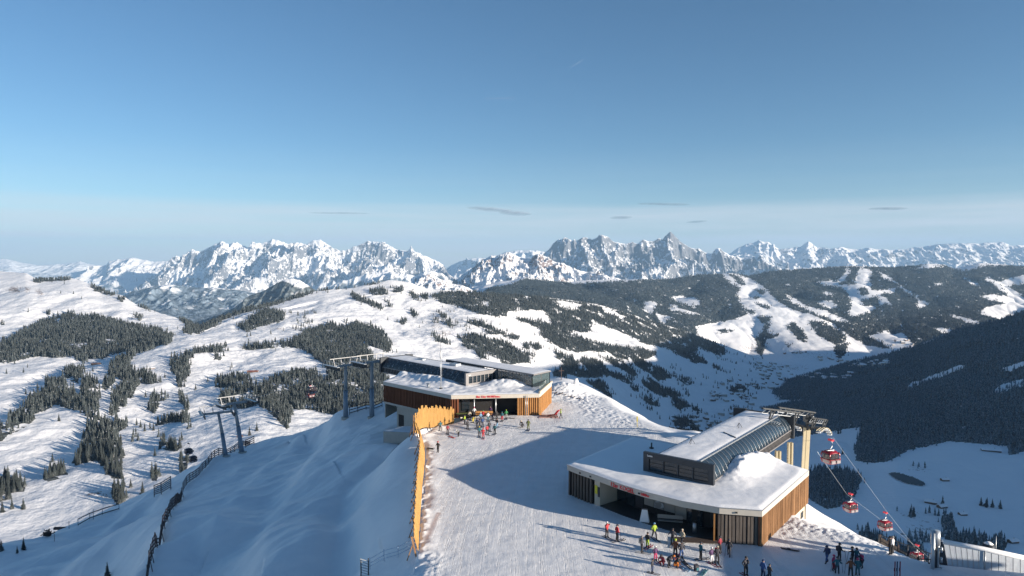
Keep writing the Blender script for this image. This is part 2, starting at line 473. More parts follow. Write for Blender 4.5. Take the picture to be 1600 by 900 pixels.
# ---------------------------------------------------------------- forest outlines, traced as seen
NPOS = [
[(0,536),(20,528),(30,520),(55,508),(75,497),(90,495),(100,492),(115,489),(130,494),(150,494),(175,501),(200,507),(225,511),(245,514),(265,522),(270,530),(262,538),(248,541),(238,546),(215,552),(205,560),(203,572),(192,580),(185,560),(175,556),(165,560),(150,559),(135,563),(130,567),(120,562),(113,556),(90,559),(60,558),(40,560),(22,565),(12,566),(0,567),(-150,575),(-150,560)],
[(203,560),(205,575),(212,583),(225,580),(240,585),(245,592),(250,599),(235,600),(220,600),(212,607),(208,618),(200,625),(195,635),(185,643),(175,650),(170,645),(178,632),(172,625),(178,612),(190,605),(192,598),(183,590),(170,586),(170,575),(180,565),(190,560)],
[(158,607),(165,592),(178,588),(178,598),(170,605),(165,610)],
[(75,593),(90,597),(105,600),(112,610),(120,622),(135,628),(140,640),(148,650),(140,654),(125,645),(110,640),(95,635),(85,633),(75,640),(65,643),(55,645),(54,655),(45,665),(25,675),(10,680),(5,690),(-60,700),(-60,680),(10,665),(12,655),(25,645),(40,635),(42,625),(55,615),(70,608)],
[(125,605),(128,592),(140,589),(150,598),(155,612),(158,620),(150,630),(155,640),(148,645),(138,630),(128,620)],
[(103,580),(110,573),(118,577),(128,577),(130,588),(120,597),(110,595),(102,590)],
[(150,650),(160,655),(168,658),(172,665),(180,660),(182,652),(190,655),(197,660),(195,670),(185,675),(180,680),(183,690),(190,705),(193,712),(188,725),(190,745),(196,780),(190,790),(180,790),(178,770),(172,745),(160,730),(150,720),(140,720),(125,726),(113,725),(118,712),(130,700),(135,692),(128,685),(130,675),(140,663),(148,660)],
[(68,740),(85,735),(100,733),(108,742),(95,752),(78,757),(68,750)],
[(0,745),(12,742),(20,748),(35,742),(40,755),(38,772),(28,775),(20,765),(18,780),(5,782),(-30,785),(-30,750)],
[(264,560),(280,560),(290,553),(305,547),(320,545),(322,552),(305,553),(295,560),(292,570),(297,577),(290,590),(285,600),(283,608),(276,605),(275,590),(268,578),(265,570)],
[(320,547),(353,542),(354,549),(335,552),(322,551)],
[(278,608),(284,610),(288,625),(294,635),(294,670),(290,670),(288,640),(280,625)],
[(238,625),(240,618),(255,613),(262,618),(255,628),(245,635),(243,648),(238,645),(228,640),(235,632)],
[(242,662),(270,653),(290,650),(290,660),(265,660),(245,667)],
[(335,605),(336,592),(365,590),(385,588),(393,602),(412,604),(430,590),(450,583),(490,582),(505,592),(540,590),(600,580),(620,640),(600,655),(520,648),(480,640),(455,640),(455,655),(450,672),(443,665),(432,655),(415,640),(400,632),(385,640),(345,637),(343,618),(365,612),(365,607)],
[(335,556),(350,556),(345,563),(332,563)],
[(248,690),(255,688),(270,692),(283,698),(275,705),(262,705),(250,700)],
[(280,720),(295,710),(292,735),(285,750),(278,730)],[(240,735),(245,735),(246,752),(235,752)],
[(370,510),(385,503),(400,490),(420,484),(440,488),(445,495),(440,503),(425,505),(410,510),(395,515),(385,518)],
[(375,540),(400,540),(430,536),(455,533),(470,525),(480,515),(500,512),(520,505),(530,512),(550,505),(570,508),(585,510),(600,522),(610,540),(608,552),(590,545),(575,540),(570,545),(585,560),(600,570),(600,590),(570,595),(540,590),(520,598),(510,575),(495,560),(470,545),(450,542),(410,546),(385,547)],
[(575,454),(600,450),(605,460),(585,462)],[(548,458),(560,462),(575,470),(598,480),(595,484),(575,475),(555,470)],
[(612,450),(628,450),(630,456),(615,457)],[(640,455),(650,460),(653,470),(642,465)],[(657,460),(667,460),(668,468),(658,467)],[(600,468),(608,472),(613,480),(605,478)],[(640,484),(650,490),(650,498),(643,493)],[(624,502),(634,501),(634,507),(625,507)],[(676,520),(685,524),(700,535),(698,539),(685,534),(677,528)],[(683,487),(696,494),(692,498)],[(700,502),(712,507),(705,513),(698,510)],
[(672,463),(700,457),(790,458),(860,466),(930,476),(980,490),(1060,513),(1130,540),(1134,553),(1125,556),(1095,545),(1085,550),(1105,568),(1085,567),(1060,555),(1040,543),(1010,538),(985,525),(960,515),(940,508),(925,498),(923,517),(913,520),(880,515),(862,508),(858,495),(845,485),(815,485),(790,487),(795,494),(775,495),(745,490),(720,480),(690,473)],
[(807,497),(850,505),(880,515),(915,532),(950,540),(1000,545),(1026,553),(1015,560),(1000,562),(1040,580),(1050,590),(1030,595),(1000,575),(985,562),(965,560),(945,550),(920,549),(900,550),(880,545),(862,538),(845,525),(845,515),(830,508),(812,502)],
[(730,503),(750,502),(760,510),(775,515),(790,522),(805,525),(810,530),(800,533),(780,522),(765,522),(750,512),(735,507)],
[(715,527),(735,522),(765,530),(790,535),(805,545),(825,555),(836,563),(830,568),(815,567),(800,570),(785,568),(780,560),(755,552),(762,562),(750,558),(740,545),(730,548),(722,535)],
[(815,537),(840,538),(848,545),(835,547),(820,545)],[(815,549),(838,556),(830,559)],
[(865,545),(880,555),(895,560),(905,570),(900,578),(885,570),(870,558)],
[(864,582),(880,570),(915,560),(940,565),(950,580),(985,590),(990,600),(975,598),(955,588),(930,590),(905,590),(890,585),(880,590),(865,588)],
[(935,555),(950,560),(975,565),(985,575),(1000,585),(990,590),(975,580),(955,568)],
[(915,595),(940,595),(955,610),(960,620),(950,620),(930,608)],
[(1000,588),(1020,592),(1035,605),(1055,610),(1065,625),(1080,635),(1060,640),(1045,625),(1015,610),(1005,600)],
[(1050,585),(1070,590),(1083,600),(1075,603),(1060,595)],[(1112,570),(1126,575),(1120,579)],[(980,602),(998,608),(990,613)],[(1005,618),(1025,625),(1030,635),(1010,632)],[(1080,635),(1095,640),(1090,648)],[(1135,605),(1165,605),(1165,613),(1140,613)],[(1050,650),(1085,655),(1095,670),(1085,690),(1060,680)],
[(50,437),(108,434),(108,438),(55,441)],[(140,446),(180,458),(178,462),(150,455)],[(183,464),(195,467),(193,472),(185,469)],[(200,464),(240,484),(235,487),(205,470)],[(205,489),(220,497),(217,500)],
[(278,497),(300,504),(318,510),(345,500),(345,506),(310,520),(288,521),(290,508)],
[(320,508),(360,490),(420,475),(500,451),(600,439),(600,442),(500,455),(420,479),(360,495),(325,511)],
[(0,505),(5,505),(5,509),(0,509)],[(72,488),(80,488),(80,492),(74,492)],
]
NNEG = [[(115,543),(128,536),(133,541),(128,548),(120,546)],[(175,556),(195,550),(200,556),(185,562),(175,562)],[(84,500),(92,497),(96,506),(88,508)],
[(747,470),(765,470),(765,478),(755,480)],[(862,469),(885,471),(912,476),(900,482),(893,486),(880,480)],[(935,478),(950,482),(978,495),(975,500),(945,487)],
[(1022,540),(1042,548),(1040,552),(1022,546)],[(985,530),(1000,536),(1015,545),(1000,542)]]
NSPARSE = [[(375,520),(480,503),(490,490),(497,492),(478,525),(380,537)],[(443,488),(460,479),(497,489),(495,495),(470,504)],[(520,500),(590,505),(600,515),(540,512)],
[(103,790),(115,778),(138,765),(150,740),(170,745),(180,790),(165,798),(140,795),(115,797)],[(200,680),(230,670),(235,690),(215,740),(200,760),(205,720)],[(175,755),(240,765),(215,785),(200,790)],
[(1000,600),(1100,600),(1180,640),(1060,690),(980,640)],[(1090,540),(1180,560),(1200,575),(1130,570)],[(690,480),(740,500),(740,520),(700,520)],[(860,540),(900,545),(900,600),(865,600)],
[(1040,570),(1200,580),(1180,640),(1100,610)],[(640,460),(760,520),(700,540)],[(870,600),(1000,620),(960,650)]]
n_mask = raster(NPOS, NNEG)
n_sparse = raster(NSPARSE)
RBASE = [(760,452),(800,445),(820,436),(900,443),(960,441),(1050,436),(1100,428),(1140,426),(1170,430),(1200,424),(1260,420),(1320,417),(1400,417),(1450,414),(1530,415),(1600,415),(1750,418),(1750,560),(1480,560),(1440,565),(1415,553),(1300,600),(1200,600),(1130,560),(1060,530),(980,510),(860,480),(760,470)]
RSEQ = [(RBASE, 1),
([(1006,471),(1026,471),(1025,480),(1018,492),(1005,485)],0),([(1030,470),(1042,472),(1060,480),(1095,492),(1075,491),(1045,484),(1048,474)],0),([(1045,465),(1060,462),(1090,466),(1096,478),(1075,478),(1055,470)],0),([(1025,490),(1050,495),(1035,508),(1028,500)],0),
([(1128,425),(1140,425),(1165,433),(1180,438),(1195,450),(1215,470),(1235,483),(1270,492),(1300,505),(1320,520),(1355,540),(1390,545),(1418,553),(1400,600),(1330,600),(1200,600),(1130,560),(1090,530),(1088,510),(1110,505),(1145,500),(1168,490),(1160,480),(1150,460),(1157,450),(1145,445),(1132,435)],0)] + [(p, 1) for p in [
[(1135,426),(1155,432),(1163,445),(1155,445),(1148,436)],[(1182,452),(1196,456),(1195,461),(1185,459)],[(1178,462),(1187,467),(1180,467)],[(1180,473),(1202,480),(1199,484)],[(1160,480),(1180,488),(1175,491)],[(1183,495),(1205,495),(1200,503),(1190,505)],[(1122,515),(1145,516),(1140,521),(1125,521)],[(1190,520),(1215,523),(1210,529),(1192,529)],[(1227,508),(1240,504),(1252,515),(1262,530),(1258,535),(1245,530),(1238,520)],[(1262,500),(1290,505),(1318,520),(1322,533),(1308,540),(1290,532),(1275,522),(1268,510)],[(1303,542),(1325,536),(1322,550),(1312,563),(1305,553)],[(1228,538),(1238,540),(1232,544)],[(1180,528),(1190,520),(1198,502),(1202,506),(1190,560),(1183,550)]]] + [(p, 0) for p in [
[(1322,418),(1330,422),(1320,438),(1310,445),(1300,445),(1318,430)],[(1343,417),(1362,422),(1360,440),(1362,452),(1385,465),(1392,475),(1370,480),(1355,490),(1330,495),(1325,490),(1330,475),(1325,460),(1310,445),(1335,445),(1338,430)]]] + [(p, 1) for p in [
[(1341,450),(1353,450),(1357,460),(1345,462)],[(1345,470),(1372,463),(1374,478),(1350,478)]]] + [(p, 0) for p in [
[(1370,423),(1385,430),(1400,440),(1420,455),(1440,470),(1457,475),(1435,482),(1430,475),(1435,468),(1415,455),(1395,440),(1380,435)],[(1275,440),(1300,438),(1320,450),(1285,446)],[(1285,455),(1305,459),(1300,463),(1285,461)],[(1225,457),(1240,465),(1260,478),(1290,485),(1330,505),(1300,500),(1265,487),(1235,472)],[(1272,472),(1300,470),(1310,480),(1300,484)],
[(1505,433),(1525,442),(1535,452),(1515,443)],[(1535,435),(1545,433),(1560,440),(1600,430),(1700,430),(1700,445),(1600,445),(1575,447),(1600,465),(1640,480),(1600,487),(1560,500),(1530,490),(1540,480),(1570,474),(1545,468),(1530,462),(1550,460),(1575,463),(1560,450)],
[(1480,490),(1500,495),(1520,500),(1540,508),(1530,510),(1505,502)],[(1458,512),(1490,515),(1475,523)],[(1355,525),(1385,517),(1395,522),(1410,520),(1432,543),(1400,548)],[(1430,420),(1450,412),(1480,417),(1450,419),(1415,422)],[(1490,420),(1530,411),(1540,416),(1505,425)],[(1230,442),(1238,446),(1228,447)],[(1360,455),(1400,450),(1398,458),(1370,460)],[(1460,441),(1478,445),(1460,446)]]]
r_mask = raster((), seq=RSEQ)
DSEQ = [([(1100,630),(1200,603),(1300,573),(1400,550),(1440,538),(1500,515),(1550,501),(1600,486),(1760,435),(2300,330),(2300,640),(1760,700),(1600,705),(1577,712),(1575,697),(1530,692),(1480,690),(1460,695),(1420,703),(1390,720),(1365,724),(1337,720),(1335,700),(1345,667),(1290,676),(1180,690),(1100,680)], 1),
([(1265,735),(1290,732),(1325,736),(1345,745),(1343,760),(1335,775),(1310,792),(1290,795),(1255,775)],1),
([(1412,603),(1450,590),(1500,570),(1510,573),(1450,597),(1420,608)],0),([(1235,627),(1260,624),(1255,629)],0),([(1548,612),(1562,602),(1600,592),(1600,603),(1565,614)],0),([(1565,575),(1600,565),(1600,572),(1580,580)],0),
([(1340,828),(1365,832),(1400,850),(1440,850),(1450,885),(1400,890),(1350,860)],1),
([(1470,806),(1480,803),(1492,812),(1494,826),(1475,827)],1),([(1478,832),(1500,834),(1540,842),(1575,846),(1570,860),(1545,862),(1500,852),(1475,845)],1),([(1535,787),(1540,785),(1540,791),(1532,791)],1),([(1420,800),(1427,796),(1432,806),(1422,810)],1)]
d_mask = raster((), seq=DSEQ)
d_sparse = raster([[(1400,730),(1440,725),(1465,745),(1455,758),(1430,745)],[(1400,795),(1500,800),(1520,850),(1420,850)],[(1412,603),(1510,570),(1510,576),(1420,610)],[(1540,600),(1600,590),(1600,610),(1545,618)]])

# ---------------------------------------------------------------- near valley with the central ridge
rowsN = [
 [(-150,930,520),(200,900,540),(400,830,600),(600,780,700),(760,760,1100),(900,740,1800),(1050,730,2250),(1300,700,2700)],
 [(-150,800,720),(100,790,740),(250,770,760),(400,720,850),(600,700,950),(760,690,1400),(900,690,2000),(1050,690,2430),(1300,640,2900)],
 [(-150,690,1000),(100,690,980),(180,705,930),(250,680,1020),(400,650,1080),(600,640,1250),(760,620,1750),(900,640,2150),(1050,650,2650),(1300,610,3300)],
 [(-150,600,1420),(60,600,1400),(150,605,1330),(230,610,1330),(300,600,1400),(450,580,1560),(600,580,1700),(760,560,2150),(900,590,2420),(1050,600,2950),(1150,598,3300),(1300,600,3700)],
 [(-150,560,1800),(0,560,1780),(120,560,1750),(210,565,1640),(300,550,1700),(450,540,1900),(600,530,2150),(760,520,2500),(900,540,2850),(1000,560,3000),(1150,580,3500),(1300,596,4000)],
 [(-150,500,2350),(0,500,2350),(120,500,2300),(230,515,2150),(300,528,1950),(450,500,2350),(600,485,2700),(760,485,2900),(900,505,3250),(1000,530,3400),(1150,565,3850),(1300,593,4250)],
 [(-150,424,3300),(0,424,3200),(40,427,3100),(60,437,3000),(110,436,3000),(130,441,2950),(160,454,2850),(190,462,2750),(215,477,2650),(240,485,2600),(270,495,2500),(290,502,2420),(310,512,2350),(330,506,2400),(360,493,2550),(390,482,2650),(420,474,2750),(450,466,2850),(480,456,2950),(510,451,3000),(550,448,3050),(580,442,3100),(610,438,3150),(640,442,3150),(660,450,3150),(700,456,3150),(760,458,3250),(860,465,3500),(930,475,3650),(980,490,3750),(1060,513,3900),(1130,540,4050),(1210,567,4250),(1300,592,4450)],
]
def dispN(X, Y, v):
    g = np.clip((Y - 400) / 600, 0, 1)
    gul = ridged(X / 420 + 4, Y / 650 + 2, 4) * 10
    return (fbm(X / 520 + 9, Y / 520, 5, 0.48) * 15 - gul * 0.6 + fbm(X / 75, Y / 75, 4) * 3.2) * g * np.where(v > 0.93, 0.45, 1)
usN, XN, YN, ZN, ncN = sheet(rowsN, -150, 1300, 1150, [70, 90, 100, 90, 90, 110], dispN, back=(1.3, 0.5), sm=41, crest_sm=7)
rowsR = [
 [(740,480,4000),(860,500,4000),(980,530,4050),(1060,550,4050),(1130,578,4050),(1200,600,3950),(1300,605,3950),(1450,600,4000),(1760,590,4000)],
 [(740,470,4600),(860,480,4600),(980,505,4600),(1060,525,4600),(1130,545,4650),(1200,565,4500),(1300,562,4500),(1450,560,4550),(1760,555,4600)],
 [(740,460,5200),(860,463,5200),(980,478,5200),(1060,490,5200),(1130,500,5150),(1200,512,5050),(1300,520,5000),(1450,520,5100),(1760,515,5200)],
 [(740,453,5700),(860,452,5800),(980,457,5900),(1060,460,6000),(1130,462,6000),(1200,465,5900),(1300,465,5900),(1450,465,6000),(1760,465,6200)],
 [(740,449,6100),(800,444,6200),(820,436,6300),(840,438,6400),(900,443,6500),(960,441,6700),(1050,436,6900),(1100,429,7000),(1140,427,7000),(1170,431,7000),(1200,424,7100),(1260,421,7200),(1320,417,7200),(1350,417,7200),(1400,418,7300),(1430,416,7300),(1450,412,7300),(1470,413,7300),(1490,419,7400),(1510,415,7400),(1530,412,7400),(1560,414,7400),(1600,416,7400),(1760,419,7400)],
]
def dispR(X, Y, v):
    return (-ridged(X / 1000 + 1.5, Y / 1500 + 7, 5) * 55 + 10 + fbm(X / 400, Y / 400, 4) * 14) * np.where(v > 0.9, 0.25, 1) * smooth(0.0, 0.25, v + 0.02)
usR, XR, YR, ZR, ncR = sheet(rowsR, 740, 1760, 1000, [50, 80, 90, 100], dispR, back=(1.3, 0.5), sm=31, crest_sm=5)
rowsD = [
 [(1080,760,1300),(1250,930,850),(1400,940,860),(1600,940,870),(1760,940,880),(2300,940,900)],
 [(1080,740,1700),(1250,800,1250),(1400,800,1190),(1600,800,1200),(1760,800,1250),(2300,780,1300)],
 [(1080,720,2000),(1250,735,1650),(1400,725,1480),(1600,722,1470),(1760,720,1500),(2300,700,1550)],
 [(1080,690,2500),(1200,690,2400),(1300,690,1900),(1400,700,1720),(1500,693,1680),(1600,698,1640),(1760,680,1640),(2300,600,1800)],
 [(1080,665,2900),(1200,650,2800),(1300,640,2450),(1400,620,2300),(1500,605,2120),(1600,590,2020),(1760,560,1950),(2300,440,2200)],
 [(1080,640,3300),(1140,622,3550),(1200,603,3700),(1300,574,3500),(1400,551,3050),(1440,539,2950),(1500,516,2750),(1550,502,2650),(1600,487,2550),(1760,440,2450),(2000,385,2500),(2300,330,2700)],
]
def dispD(X, Y, v):
    g = smooth(0.5, 0.72, v)
    return (fbm(X / 500, Y / 500 + 3, 5) * 10 * (0.25 + 0.75 * g) - ridged(X / 420 + 11, Y / 700, 4) * 30 * g * np.where(v > 0.93, 0.3, 1)) + fbm(X / 60, Y / 60, 3) * 1.2
usD, XD, YD, ZD, ncD = sheet(rowsD, 1080, 2300, 1100, [40, 70, 60, 110, 140], dispD, back=(1.3, 0.5), sm=31, crest_sm=9)

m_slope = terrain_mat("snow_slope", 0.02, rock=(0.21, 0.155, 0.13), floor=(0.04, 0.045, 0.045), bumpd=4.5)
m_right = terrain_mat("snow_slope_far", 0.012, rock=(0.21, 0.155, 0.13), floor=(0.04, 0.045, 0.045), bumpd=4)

def warp_px(X, Y, Z, s):
    px, py = proj(X, Y, Z)
    w = 1.0
    return px + s * 2.6 * fbm(X / (s * 40), Y / (s * 40) + 5, 3), py + s * 1.3 * fbm(X / (s * 40) + 20, Y / (s * 40), 3)

def finish(name, X, Y, Z, nc, mask, mat, s, rock_fn):
    me = grid_mesh(name, X, Y, Z)
    wx, wy = warp_px(X, Y, Z, s)
    f = lookup(mask, wx, wy) * smooth(-0.62 if s == 1.0 and name == 'mountain_slope' else (-0.9 if name == 'mountain_slope' else -1.15), -0.30 if s == 1.0 and name == 'mountain_slope' else (-0.55 if name == 'mountain_slope' else -0.8), fbm(X / 48 + 3, Y / 48, 4)); f[nc:] = 0
    attr(me, "forest", f * 0.8)
    attr(me, "rock", rock_fn(X, Y, Z))
    return tag(link(name, me, mat), kind='structure'), f

def spots(px, py, lst):
    r = np.zeros_like(px)
    for cx, cy, rx, ry, a in lst:
        r = np.maximum(r, a * np.exp(-((px - cx) / rx) ** 2 - ((py - cy) / ry) ** 2))
    return r
def rockN(X, Y, Z):
    px, py = proj(X, Y, Z)
    n = slope_of(X, Y, Z)
    a = spots(px, py, [(25,453,16,8,.62),(42,452,8,6,.55),(62,456,9,9,.5),(690,505,40,16,.36),(700,520,30,8,.42),(450,512,40,9,.34),(150,568,12,2,.55),(150,775,24,16,.42),(720,545,20,5,.4),(900,530,15,6,.4),(1180,560,60,10,.3),(380,577,12,2,.3)])
    return np.clip(a + 0.16 * fbm(X / 45, Y / 45, 3) * (a > 0.1) + smooth(0.82, 0.6, n[..., 2]) * 0.3, 0, 1)
def rockR(X, Y, Z):
    px, py = proj(X, Y, Z)
    return spots(px, py, [(1180,545,40,14,.42),(1160,570,40,8,.4),(1280,555,50,12,.35),(1230,575,60,8,.4),(1350,565,50,6,.4)])
def rockD(X, Y, Z):
    px, py = proj(X, Y, Z)
    return spots(px, py, [(1435,732,28,8,.38),(1440,830,60,25,.36),(1425,805,20,10,.4)])
oN, fN = finish("mountain_slope", XN, YN, ZN, ncN, n_mask, m_slope, 1.0, rockN)
oR, fR = finish("mountain_slope", XR, YR, ZR, ncR, r_mask, m_right, 1.2, rockR)
oD, fD = finish("valley_slope", XD, YD, ZD, ncD, d_mask, m_right, 1.0, rockD)

# ridge beyond the right edge of the view: it keeps the valley in shade
def tent_ridge(name, pts, half, mat):
    """mountain ridge through crest points"""
    P = np.array(pts, float)
    seg = np.concatenate([[0], np.cumsum(np.hypot(*np.diff(P[:, :2], axis=0).T))])
    s = np.linspace(0, seg[-1], 160); t = np.linspace(-1, 1, 81)
    cx = np.interp(s, seg, P[:, 0]); cy = np.interp(s, seg, P[:, 1]); cz = np.interp(s, seg, P[:, 2])
    tx = np.gradient(cx); ty = np.gradient(cy); L = np.hypot(tx, ty); nx, ny = ty / L, -tx / L
    X = cx[:, None] + nx[:, None] * t[None] * half; Y = cy[:, None] + ny[:, None] * t[None] * half
    Z = cz[:, None] - (np.abs(t)[None] ** 0.9) * half * 0.62 + fbm(X / 500, Y / 500, 5) * 30 * (0.3 + np.abs(t)[None])
    me = grid_mesh(name, X, Y, Z)
    attr(me, "forest", (Z < cz.mean() - 60) * 0.8); attr(me, "rock", np.zeros(X.size))
    return tag(link(name, me, mat), kind='structure')
tent_ridge("mountain_ridge", [(2700,-1500,330),(2920,-500,400),(2920,400,400),(2950,1000,315),(3300,2200,85),(4050,3450,-130),(5200,4300,-200)], 900, m_right)

# valley bottoms so that nothing is open below
bx, by = np.meshgrid(np.linspace(-42000, 42000, 60), np.linspace(-3000, 40000, 60))
bz = np.full_like(bx, -900.0)
me = grid_mesh("ground", bx, by, bz); attr(me, "forest", np.full(bx.size, 0.3)); attr(me, "rock", np.zeros(bx.size))
tag(link("ground", me, m_lime), kind='structure')

# ---------------------------------------------------------------- the summit itself
plaza_left = [(-9.5,40),(-9.6,60),(-9.7,70),(-10.8,80),(-11.8,90),(-12.8,100),(-13.6,107),(-16.2,114),(-13.5,121)]
ctrl = []
def C(px, py, d): x, y, z = unproj(px, py, d); ctrl.append((float(x), float(y), float(z)))
def Wc(x, y, z): ctrl.append((x, y, z))
for x, y in plaza_left:
    Wc(x + 0.6, y, 0.0); Wc(x - 1.6, y, -1.3)
    Wc(x - 6, y - 1, -3.6 - max(0, (95 - y)) * 0.0)
for x in (-5, 2, 10, 18, 26, 33): 
    for y in (40, 55, 66, 78, 92, 105, 118): Wc(x, y, 0.0)
for x, y in ((-6,130),(2,130),(10,130),(18,128),(-2,142),(6,145),(12,150),(14,158),(20,140)): Wc(x, y, 0.0)
for p in ((36.6,84,-2.3),(36,90,-2.6),(34,78,-1.0),(37,76,-0.6),(39,70,-0.2),(40,66,0),(41,60,0),(43,50,0),(34,96,-1),(31,108,-0.3),(28.5,118,-0.2),(24.5,130,-0.2),(21.5,145,-0.2),(16.5,160,0.2)): Wc(*p)
# steep right side
for x, y in ((44,100),(52,84),(52,68),(54,50),(40,118),(34,132),(31,148),(27,166)): Wc(x, y, -8.5 if x > 45 else -6.5)
for x, y in ((80,95),(85,60),(70,130),(60,165),(45,200)): Wc(x, y, -30)
for x, y in ((150,100),(160,40),(120,220),(60,300),(200,150)): Wc(x, y, -85)
for x, y in ((4,185),(-8,190),(18,185)): Wc(x, y, -8)
for x, y in ((0,240),(20,240)): Wc(x, y, -42)
for x, y in ((-40,300),(40,380),(-60,400)): Wc(x, y, -110)
Wc(12,168,0.6); Wc(8,166,0.4); Wc(0,164,-0.5); Wc(-8,162,-1.5)
# shaded left flank
for q in ((222,890,89),(235,862,96),(245,838,104),(255,813,114),(266,788,127),(278,763,146),(310,748,156),(345,722,165),(390,698,190),(500,760,122),(400,760,138),(400,860,90),(560,870,79),(500,860,84),(300,870,96),(560,700,132),(590,760,106),(450,800,112),(200,960,97),(400,960,72),(300,930,86),(500,960,66),(100,960,103),(0,960,108),(560,960,62),(350,800,115),(640,840,74),(600,840,80),
          (0,850,130),(100,822,150),(200,790,178),(260,762,192),(150,850,125),(100,880,120),(220,820,140),(-60,880,124),(30,900,113),(150,900,108),
          (450,680,190),(520,656,180),(540,650,170),(580,650,165),(600,640,166),(480,700,165),(540,690,145),(480,780,118)): C(*q)
# beyond the left skyline
for x, y, z in ((-25.5,128,-5.2),(-20,127,-4.7),(-24,138,-7.6),(-19,134,-6.2),(-14.5,130,-4),(-125,110,-42),(-130,150,-52),(-130,200,-62),(-115,235,-62),(-90,235,-42),(-70,230,-36),(-45,210,-22),(-28,195,-13),(-200,120,-90),(-200,230,-110),(-100,320,-110),(-60,280,-72),(-260,60,-110),(-180,30,-62),(-120,60,-34),(-60,40,-18),(-30,40,-9),(-45,60,-14),(-70,60,-21)): Wc(x, y, z)
ctrl = np.array(ctrl)
# merge near duplicates
keep = []
for i in range(len(ctrl)):
    if all(np.hypot(*(ctrl[i, :2] - ctrl[j, :2])) > 0.5 for j in keep): keep.append(i)
ctrl = ctrl[keep]
def tps_fit(P, z, lam=0.4):
    n = len(P)
    d = np.linalg.norm(P[:, None] - P[None], axis=-1)
    K = np.where(d > 0, d * d * np.log(d + 1e-12), 0) + lam * np.eye(n)
    A = np.zeros((n + 3, n + 3)); A[:n, :n] = K; A[:n, n] = 1; A[:n, n + 1:] = P; A[n, :n] = 1; A[n + 1:, :n] = P.T
    return np.linalg.solve(A, np.concatenate([z, np.zeros(3)]))
_w = tps_fit(ctrl[:, :2], ctrl[:, 2])
_PL = np.array(plaza_left + [(-9, 131), (6, 145), (15, 160), (21, 145), (24.5, 130), (28.5, 118), (33, 100), (33, 84), (36, 76), (39, 69), (50, 66.5), (75, 60), (85, 36)])
def inside(X, Y, P):
    r = np.zeros(np.shape(X), bool)
    for i in range(len(P)):
        ax, ay = P[i]; bx_, by_ = P[(i + 1) % len(P)]
        c = ((ay <= Y) != (by_ <= Y)) & (X < ax + (Y - ay) / (by_ - ay + 1e-12) * (bx_ - ax))
        r ^= c
    return r
def dist_poly(X, Y, P):
    d = np.full(np.shape(X), 1e9)
    for i in range(len(P)):
        a = P[i]; b = P[(i + 1) % len(P)]; ab = b - a
        t = np.clip(((X - a[0]) * ab[0] + (Y - a[1]) * ab[1]) / (ab @ ab), 0, 1)
        d = np.minimum(d, np.hypot(X - a[0] - t * ab[0], Y - a[1] - t * ab[1]))
    return d
def hz_base(X, Y):
    X = np.asarray(X, float); Y = np.asarray(Y, float)
    sh = X.shape; x = X.ravel(); y = Y.ravel(); out = np.zeros(len(x))
    n = len(ctrl)
    for s in range(0, len(x), 40000):
        xs, ys = x[s:s + 40000], y[s:s + 40000]
        r2 = (xs[:, None] - ctrl[None, :, 0]) ** 2 + (ys[:, None] - ctrl[None, :, 1]) ** 2
        out[s:s + 40000] = (0.5 * r2 * np.log(r2 + 1e-12)) @ _w[:n] + _w[n] + _w[n + 1] * xs + _w[n + 2] * ys
    out = out.reshape(sh)
    ins = inside(X, Y, _PL); dp = dist_poly(X, Y, _PL)
    k = np.where(ins, smooth(0, 2.5, dp), 0)
    z = out * (1 - k)
    cap = np.where(ins, 99, 2.0 - 0.6 * np.maximum(0, dp - 5))
    return np.where((X > 20) | (Y > 190), np.minimum(z, cap), z)
def _pl(*pts):
    return np.array([[float(v) for v in unproj(*p)[:2]] for p in pts])
DRIFTS = [(_pl((530,668,172),(500,715,142),(465,760,122),(440,810,106),(425,860,94),(415,920,84)), 1.7, 5.0),
          (_pl((645,690,116),(600,735,109),(575,790,97),(590,850,82)), 1.3, 4.0),
          (_pl((600,700,124),(560,735,118),(535,790,106),(530,850,90),(520,910,78)), -1.8, 4.5),
          (_pl((560,640,168),(470,690,170),(420,735,150),(370,800,120),(330,870,98)), 1.1, 4.0),
          (_pl((330,748,170),(255,805,146),(185,855,124),(120,900,113)), 1.0, 3.5),
          (_pl((250,790,158),(180,830,138),(90,870,124)), 0.9, 3.5),
          (_pl((480,690,165),(520,740,130),(545,700,140)), -0.8, 5.0)]
